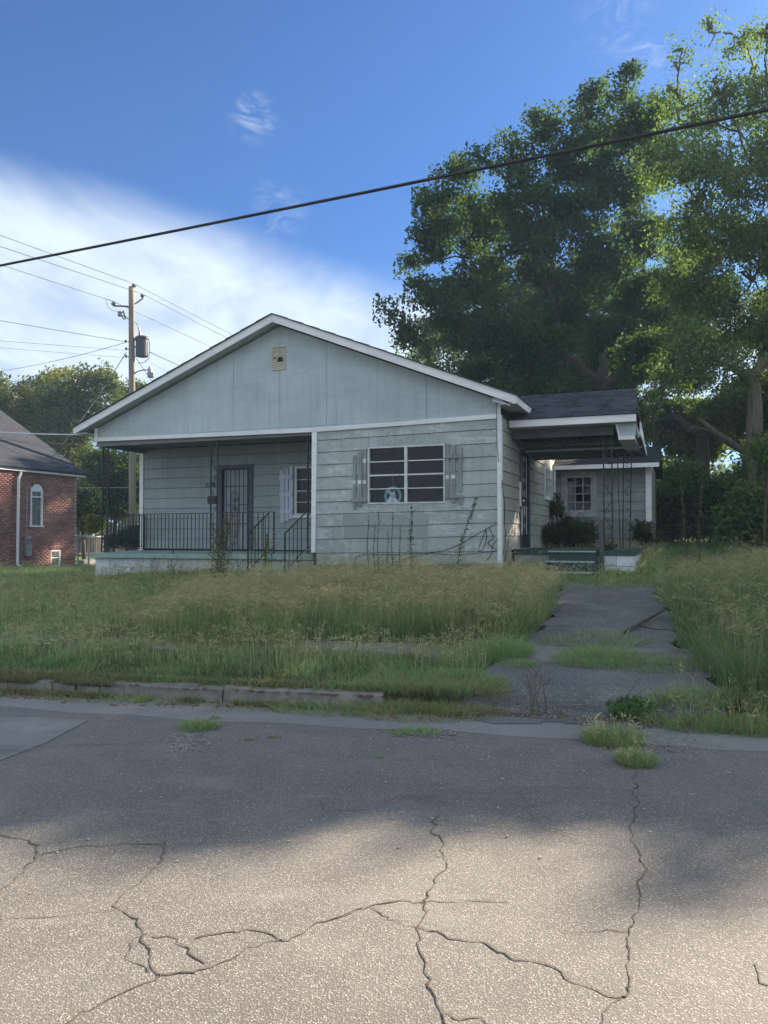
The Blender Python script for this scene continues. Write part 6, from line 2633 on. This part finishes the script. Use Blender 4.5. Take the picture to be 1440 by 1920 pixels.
    for nm, sel, lab in (('lawn_grass', ~(inm | inr), None), ('tall_grass', inm, None), ('rank_grass', inr, None)):
        idx = np.nonzero(sel)[0]
        vi = (idx[:, None] * 5 + np.arange(5)).reshape(-1)
        VV = V[vi]
        CC = C[vi]
        i = np.arange(len(idx))[:, None] * 5
        FF = (i + np.array([0, 1, 3, 0, 3, 2, 2, 3, 4])[None, :]).reshape(-1)
        extra = [(VV, FF, np.full(len(idx) * 3, 3), CC)]
        if nm != 'lawn_grass':
            m_ = 10500 if nm == 'tall_grass' else 2600
            q = rng.integers(0, len(idx), m_)
            PP = P[idx[q]] + np.stack([rng.uniform(-.05, .05, m_), rng.uniform(-.05, .05, m_), np.zeros(m_)], -1)
            hh = (hm if nm == 'tall_grass' else hr)[idx[q]] * rng.uniform(0.85, 1.2, m_) * np.where(rng.uniform(0, 1, m_) < 0.06, 1.45, 1.0)
            ctt = STRAW[None, :] * rng.uniform(0.65, 1.2, (m_, 1))
            if nm == 'rank_grass':
                ctt = ctt * 0.55 + GREEN2 * 0.3
            extra.append(seedheads(PP, hh, rng, ctt, 0.045))
        else:
            vs = np.nonzero(sel & (t > 0.6))[0]
            m_ = 9000
            q = vs[rng.integers(0, len(vs), m_)]
            PP = P[q]
            hh = h[q] * rng.uniform(1.3, 2.2, m_) + 0.05
            ctt = (STRAW * 0.75 + GREEN2 * 0.3)[None, :] * rng.uniform(0.65, 1.2, (m_, 1))
            extra.append(seedheads(PP, hh, rng, ctt, 0.03, k=4))
        VV, FF, SS, CC = joined(extra)
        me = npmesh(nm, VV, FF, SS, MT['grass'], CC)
        o = link(nm, me, kind='stuff')
        o['label'] = {'lawn_grass': 'green uncut lawn and verge grass between kerb and house',
                      'tall_grass': 'tall tan seeding grass mound in front of the house',
                      'rank_grass': 'rank green grass right of the driveway'}[nm]
        o['category'] = 'grass'
    # --- ragged fringe growing out of the kerb joints and over its top
    rng = np.random.default_rng(303)
    m_ = 60000
    x = rng.uniform(-8.5, 5.0, m_)
    tt = rng.uniform(-0.10, 0.26, m_)
    y = 6.85 - 0.22 * x + tt / 0.976
    g_ = vnoise(x, y * 0.6, 1.7, 305) * 0.6 + vnoise(x, y, 6.0, 306) * 0.4
    ok = (g_ > np.where(tt < 0, 0.50, np.where(tt < 0.17, 0.60, 0.2))) & ~((x > 0.7) & (x < 3.1))
    x, y, tt = x[ok], y[ok], tt[ok]
    n = len(x)
    z = np.where(tt < 0, 0.0, np.where(tt < 0.17, 0.10, 0.13))
    z = np.where((x > 0) & (tt > 0), 0.02 + 0.25 * tt, z)
    hh = rng.uniform(0.03, 0.11, n)
    k = rng.uniform(0, 1, (n, 1))
    dr_ = (rng.uniform(0, 1, n) < np.clip(0.2 + 1.1 * vnoise(x, y, 1.0, 307), 0, 0.9))[:, None]
    cb = np.where(dr_, TAN * 0.6, GREEN1 * 0.8)
    ct = np.where(dr_, STRAW * (0.5 + 0.4 * k), GREEN1 * (1 - k) + GREEN2 * k)
    V, Fl, S, C = blades(np.stack([x, y, z - .004], -1), hh, 0.006 * rng.uniform(.6, 1.3, n), rng, cb, ct, 0.8, (0.0, -0.5))
    o = link('kerb_fringe', npmesh('kerb_fringe', V, Fl, S, MT['grass'], C), kind='stuff')
    o['label'] = 'dead and green grass fringe over the kerb'
    o['category'] = 'grass'
    # --- far grass, coarse
    x, y, rng = scatter(120000, -22, 16, 17, 44, 70)
    px = 720 + F * x / y
    ok = (~in_house(x, y)) & (px > -60) & (px < 1500)
    x, y = x[ok], y[ok]
    n = len(x)
    hh = (0.10 + 0.14 * vnoise(x, y, 0.6, 13)) * rng.uniform(.6, 1.2, n)
    hh = np.where(x > 3, hh * 1.8, hh)
    k = rng.uniform(0, 1, (n, 1))
    cb = GREEN1 * (1 - k) + GREEN3 * k
    V, Fl, S, C = blades(np.stack([x, y, terr(x, y) - .01], -1), hh, 0.022 * rng.uniform(.6, 1.3, n), rng, cb * 0.9, (GREEN1 * (1 - k) + GREEN2 * k), 0.4)
    o = link('far_grass', npmesh('far_grass', V, Fl, S, MT['grass'], C), kind='stuff')
    o['label'] = 'short green grass behind and beside the buildings'
    o['category'] = 'grass'


grass()


def tuft(name, label, px, py, rad, n, h, dry, seed, w=0.006, cat='grass tuft', col=None, zoff=0.0, elong=1.0, seeds=0):
    rng = np.random.default_rng(seed)
    c = G(px, py)
    r_ = np.sqrt(rng.uniform(0, 1, n)) * rad
    a = rng.uniform(0, 2 * np.pi, n)
    x, y = r_ * np.cos(a) * elong, r_ * np.sin(a)
    zz = np.array([(tz(c.x + p, c.y + q) if tdist(c.x + p, c.y + q) > 0.1 else 0.0) for p, q in zip(x, y)]) - c.z + zoff
    k = rng.uniform(0, 1, (n, 1))
    cb = (GREEN1 * (1 - k) + GREEN3 * k) * 1.1
    ct = (GREEN1 * (1 - k) + GREEN2 * k) * 1.2
    d = rng.uniform(0, 1, (n, 1)) < dry
    ct = np.where(d, STRAW * (0.7 + .5 * k), ct)
    cb = np.where(d, TAN * 0.8, cb)
    hh = h * rng.uniform(0.4, 1.15, n) * (1 - 0.45 * r_ / rad)
    P = np.stack([x, y, zz], -1)
    # lean outward
    V, Fl, S, C = blades(P, hh, w * rng.uniform(.6, 1.3, n), rng, cb, ct, 0.55)
    V3 = V.reshape(-1, 5, 3)
    out = np.stack([x, y], -1) / (rad + 1e-6) * (hh[:, None] * 0.7)
    V3[:, 4, :2] += out
    V3[:, 2:4, :2] += out[:, None, :] * 0.3
    parts = [(V3.reshape(-1, 3), Fl, S, C)]
    if seeds:
        q = rng.integers(0, n, seeds)
        parts.append(seedheads(P[q], hh[q] * 1.5, rng, np.repeat((STRAW * 1.0)[None, :], seeds, 0), 0.03, k=4))
    V, Fl, S, C = joined(parts)
    me = npmesh(name, V, Fl, S, MT['grass'], C)
    o = link(name, me)
    o.location = c
    tag(o, label, cat)
    return o


tuft('grass_tuft', 'small pale green grass tuft growing in the road at the left', 372, 1366, 0.13, 420, 0.12, 0.3, 1, elong=1.3)
tuft('grass_tuft', 'small grass tuft at the kerb foot near the left', 268, 1316, 0.08, 220, 0.10, 0.3, 2)
tuft('grass_tuft', 'tiny dark weed beside the left road tuft', 405, 1348, 0.05, 90, 0.05, 0.3, 3)
tuft('grass_tuft', 'flat grass tuft in the road below the kerb end', 778, 1376, 0.13, 330, 0.08, 0.2, 4, elong=1.5)
tuft('grass_tuft', 'large grass clump in the road in front of the drive, rear half', 1150, 1392, 0.19, 1100, 0.17, 0.25, 5, elong=1.2, seeds=60)
tuft('grass_tuft', 'large grass clump in the road in front of the drive, nearer half', 1192, 1432, 0.13, 700, 0.14, 0.25, 6, seeds=30)
tuft('grass_tuft', 'low weed patch on the road left of the kerb middle', 115, 1309, 0.08, 160, 0.05, 0.5, 7, elong=1.5)
tuft('grass_tuft', 'tiny green weed far out in the dark asphalt', 712, 1421, 0.04, 60, 0.025, 0.1, 8)
tuft('grass_tuft', 'brownish sprig in the road left of the middle', 468, 1387, 0.04, 60, 0.03, 0.9, 9)
tuft('grass_tuft', 'another brownish sprig in the road right of the first', 515, 1384, 0.05, 70, 0.035, 0.7, 10)
tuft('grass_tuft', 'green tuft growing on the pavement slab in the middle of the drive', 1125, 1240, 0.36, 1500, 0.20, 0.15, 11, elong=1.3)
tuft('grass_tuft', 'bright green tuft at the left edge of the drive', 940, 1232, 0.28, 1300, 0.30, 0.1, 12, elong=1.2)
tuft('grass_tuft', 'low tuft on the pavement slab at the right of the drive', 1235, 1252, 0.30, 900, 0.14, 0.2, 13, elong=1.8)
tuft('grass_tuft', 'low green tuft in front of the left drive edge', 975, 1250, 0.14, 420, 0.10, 0.15, 14, elong=1.6)
tuft('grass_tuft', 'thin grass crossing the drive near the pavement, behind the big tuft', 1120, 1208, 0.40, 700, 0.20, 0.3, 15, elong=1.5)
tuft('grass_tuft', 'dead brown grass fringe at the broken kerb end', 800, 1332, 0.42, 1500, 0.14, 0.75, 16, elong=1.7)
tuft('grass_tuft', 'greenish dead fringe just left of the drive mouth', 862, 1322, 0.28, 1500, 0.13, 0.6, 41, elong=1.6, zoff=0.03)
tuft('grass_tuft', 'matted dead grass where the kerb breaks off', 748, 1322, 0.30, 1500, 0.13, 0.65, 42, elong=1.8, zoff=0.03)
tuft('grass_tuft', 'thick green fringe behind the kerb break', 815, 1302, 0.36, 2000, 0.17, 0.3, 43, elong=1.8, zoff=0.03)
tuft('grass_tuft', 'dead brown grass fringe at the far left of the kerb', 40, 1290, 0.30, 900, 0.12, 0.85, 17, elong=1.9)
tuft('grass_tuft', 'brown dry fringe growing over the kerb left of its middle', 180, 1296, 0.30, 800, 0.10, 0.8, 18, elong=1.9)
tuft('grass_tuft', 'green grass spilling over the kerb near its right end', 640, 1318, 0.34, 1300, 0.14, 0.3, 19, elong=1.9)
tuft('grass_tuft', 'thin brown fringe over the kerb middle', 470, 1309, 0.34, 700, 0.09, 0.6, 20, elong=2.2)
tuft('grass_tuft', 'green fringe over the kerb at its left third', 300, 1302, 0.28, 600, 0.09, 0.4, 29, elong=2.2)
tuft('grass_tuft', 'grass clump at the right foot of the drive', 1330, 1352, 0.35, 1700, 0.24, 0.3, 21, elong=1.6, seeds=60)
tuft('grass_tuft', 'grass fringe on the gutter at the right edge', 1420, 1368, 0.30, 1200, 0.22, 0.35, 22, elong=1.4, seeds=40)
tuft('grass_tuft', 'grass growing before the side porch steps', 1080, 1100, 0.45, 900, 0.13, 0.3, 23, elong=2.2)
tuft('grass_tuft', 'short grass under the right end of the side porch', 1185, 1096, 0.5, 1000, 0.13, 0.35, 24, elong=1.5)

# leafy weeds
def leafy(name, label, px, py, n, hgt, spread, ls, c1, c2, seed, stems=1, lean=(0, 0), d=None, cat='weed', wid=0.5, stemmat='bark_pale', taper=True, zbase=None):
    """upright weed: stems set with leaves from the base up"""
    rng = np.random.default_rng(seed)
    r_ = random.Random(seed)
    c = G(px, py) if d is None else at(px, py, d)
    if zbase is not None:
        c.z = zbase
    root = thing(name, label, cat, c)
    st = MB()
    P, K = [], []
    for s in range(stems):
        bx, by = r_.gauss(0, spread * .4), r_.gauss(0, spread * .4)
        tx, ty = bx + lean[0] * hgt + r_.gauss(0, spread * 0.5), by + lean[1] * hgt + r_.gauss(0, spread * .5)
        hh = hgt * r_.uniform(0.75, 1.0) if s else hgt
        pts = [Vector((bx + (tx - bx) * (t ** 1.3) + 0.012 * math.sin(t * 9 + s), by + (ty - by) * t ** 1.3, hh * t)) for t in [i / 9 for i in range(10)]]
        st.tube(pts, [0.009 * (1 - 0.75 * i / 9) * (1 if hgt > 0.5 else .6) for i in range(10)], 5)
        m = n // stems
        t = rng.uniform(0.05, 1, m)
        idx = (t * 8.999).astype(int)
        A = np.array([tuple(p) for p in pts])
        q = A[idx] + (A[np.minimum(idx + 1, 9)] - A[idx]) * (t * 8.999 - idx)[:, None]
        a = rng.uniform(0, 2 * np.pi, m)
        rad = rng.uniform(0.1, 1, m) * wid * 0.1 * ((1.15 - t) if taper else (0.4 + 0.9 * t))
        q = q + np.stack([np.cos(a) * rad, np.sin(a) * rad, rng.normal(0, 0.01, m)], -1)
        P.append(q)
        k = rng.uniform(0, 1, (m, 1))
        K.append((np.array(c1) * (1 - k) + np.array(c2) * k) * rng.uniform(.75, 1.25, (m, 1)))
        # side twigs
        for j in range(int(hh * 9)):
            i = r_.randint(2, 8)
            p = pts[i]
            an = r_.uniform(0, 6.28)
            ln = r_.uniform(.04, .14) * wid * 1.6
            st.tube([p, p + Vector((math.cos(an) * ln, math.sin(an) * ln, ln * 0.9))], [0.003, 0.001], 3, False)
    V, Fl, S, C = leaves_np(np.concatenate(P), ls, 0.3, np.concatenate(K), rng, aspect=(4.2 if ls < 0.09 and stemmat == 'twig' else 2.2))
    link('foliage', npmesh('foliage', V, Fl, S, MT['leaf'], C), root)
    st.build('stem', MT[stemmat], root)
    return root


BR1, BR2 = (0.16, 0.13, 0.075), (0.10, 0.085, 0.045)
GRW1, GRW2 = (0.08, 0.11, 0.03), (0.12, 0.13, 0.045)
leafy('tall_weed', 'tall brown tangle of dried vine before the middle porch column', 400, 1120, 1500, 1.45, 0.22, 0.045, BR1, GRW2, 1, 7, (0.10, 0), wid=1.6, cat='weed')
leafy('tall_weed', 'yellow green weed tangle climbing the left stair rail', 492, 1105, 900, 1.05, 0.16, 0.04, GRW2, (0.15, 0.15, 0.05), 2, 5, (0.02, 0), wid=1.1)
leafy('tall_weed', 'bushy green weed under the middle of the big window', 772, 1098, 230, 1.35, 0.02, 0.06, GRW1, (0.07, 0.12, 0.035), 3, 1, (0.0, 0), wid=0.9, stemmat='twig')
leafy('tall_weed', 'green weed leaning right before the right end of the siding', 850, 1096, 240, 1.45, 0.02, 0.065, GRW1, (0.07, 0.12, 0.035), 4, 1, (0.27, 0), wid=0.9, stemmat='twig')
for i, (x, h_) in enumerate(((691, 1.20), (702, 1.05), (710, 1.28), (736, 1.22), (727, .9), (750, 1.0))):
    leafy('thin_weed', ['thin weed stalk under the left frame of the big window', 'second thin weed stalk right of the window\'s left frame', 'thin stalk reaching up below the wreath\'s left pane',
                        'tall thin stalk below the wreath', 'short thin stalk left of the tall stalk below the wreath', 'short thin stalk just left of the bushy window weed'][i],
          x, 1095, 110, h_, 0.02, 0.035, GRW1, GRW2, 10 + i, 1, (0.0, 0), wid=0.7, stemmat='twig')
leafy('dead_stalk', 'tall dead brown stalk in the rank grass, left of a pair', 1290, 1112, 260, 1.75, 0.02, 0.05, (0.11, 0.09, 0.065), (0.17, 0.14, 0.10), 20, 1, (-0.07, 0), wid=0.8, stemmat='twig', cat='weed')
leafy('dead_stalk', 'tall dead brown stalk in the rank grass, right of a pair', 1310, 1105, 220, 2.0, 0.02, 0.055, (0.11, 0.09, 0.065), (0.12, 0.12, 0.07), 21, 1, (0.04, 0), wid=0.8, stemmat='twig', cat='weed')
leafy('road_weed', 'broad leafed green weed at the foot of the drive', 1178, 1340, 480, 0.13, 0.17, 0.06, (0.06, 0.13, 0.035), (0.08, 0.17, 0.045), 22, 16, (0, 0), wid=1.3, taper=False, cat='weed')
leafy('road_weed', 'dry branching weed standing at the middle of the drive mouth', 1003, 1338, 150, 0.42, 0.09, 0.022, (0.25, 0.22, 0.14), (0.2, 0.19, 0.12), 23, 7, (-0.05, 0), wid=1.1, cat='weed', taper=False)
leafy('bindweed_vine', 'thin vine straggling up the white corner board foot', 948, 1075, 60, 0.7, 0.05, 0.03, GRW1, GRW2, 24, 2, (0.05, 0), wid=.6, stemmat='twig', cat='vine')
for i, (x, y, h_, lab) in enumerate(((225, 1092, .35, 'weed sprigs before the left end of the block foundation'), (285, 1090, .5, 'thin weed sprigs before the left third of the porch foundation'),
                                     (315, 1090, .45, 'weed cluster in front of the painted porch blocks'), (350, 1092, .4, 'weed sprigs left of the brown vine tangle'),
                                     (445, 1088, .45, 'weed sprigs between vine tangle and stair rail'), (560, 1085, .45, 'leafy weeds before the porch steps'))):
    leafy('foundation_weed', lab, x, y, 160, h_, 0.25, 0.035, GRW1, (0.05, 0.085, 0.03), 30 + i, 6, (0, 0), wid=1.0, stemmat='twig', cat='weed')

# fallen branch on the drive
p = [G(1170, 1193), G(1195, 1181), G(1220, 1170), G(1245, 1158)]
fb = thing('fallen_branch', 'dark dead branch lying across the right of the driveway', 'branch', p[0])
MB().tube([q - p[0] + Vector((0, 0, 0.035 + 0.02 * i)) for i, q in enumerate(p)], [0.022, 0.02, 0.016, 0.01], 6).build('stick', MT['twig'], fb)
MB().tube([p[1] - p[0] + Vector((0, 0, 0.05)), G(1230, 1190) - p[0] + Vector((0, 0, .06)), G(1255, 1185) - p[0] + Vector((0, 0, .03))], [0.011, 0.008, 0.004], 5).build('side_twig', MT['twig'], fb)


def debris(name, label, spots, n, smin, smax, mat, seed):
    r_ = random.Random(seed)
    mb = MB()
    for i in range(n):
        (x, y, rx, ry) = r_.choice(spots)
        g = G(x + r_.gauss(0, rx), y + r_.gauss(0, ry))
        s = r_.uniform(smin, smax)
        z = max(g.z, 0.004) + s * 0.15
        v = []
        for k in range(5):
            a = 2 * math.pi * k / 5 + r_.uniform(-.3, .3)
            v.append(Vector((g.x + s * math.cos(a) * r_.uniform(.6, 1), g.y + s * math.sin(a) * r_.uniform(.6, 1), z - s * 0.2)))
        mb.poly(v, (r_.uniform(-.2, .2) * s, r_.uniform(-.2, .2) * s, s * r_.uniform(.25, .7)))
    return mb.build(name, MT[mat], None, label, 'stuff')


debris('gravel', 'loose gravel in the broken asphalt around the drive mouth',
       [(1230, 1395, 60, 14), (1000, 1335, 70, 8), (350, 1392, 22, 8), (300, 1310, 60, 3), (810, 1378, 25, 4), (1250, 1370, 60, 8), (870, 1290, 20, 18), (1010, 1212, 60, 6), (1180, 1212, 50, 6), (900, 1275, 25, 16), (1000, 1208, 70, 5), (1230, 1200, 40, 10)],
       3200, 0.005, 0.016, 'gravel', 1)
debris('stone_chips', 'pale chips and pebbles scattered on the road',
       [(400, 1370, 250, 30), (900, 1400, 250, 30), (345, 1403, 12, 5), (700, 1500, 400, 50)], 350, 0.004, 0.011, 'stone', 2)
debris('leaf_litter', 'dead brown leaves along the gutter and the drive mouth',
       [(1200, 1352, 100, 4), (1380, 1362, 50, 5), (100, 1306, 120, 3), (500, 1322, 200, 3), (900, 1342, 80, 4), (1350, 1360, 50, 4)], 900, 0.008, 0.028, 'litter', 3)
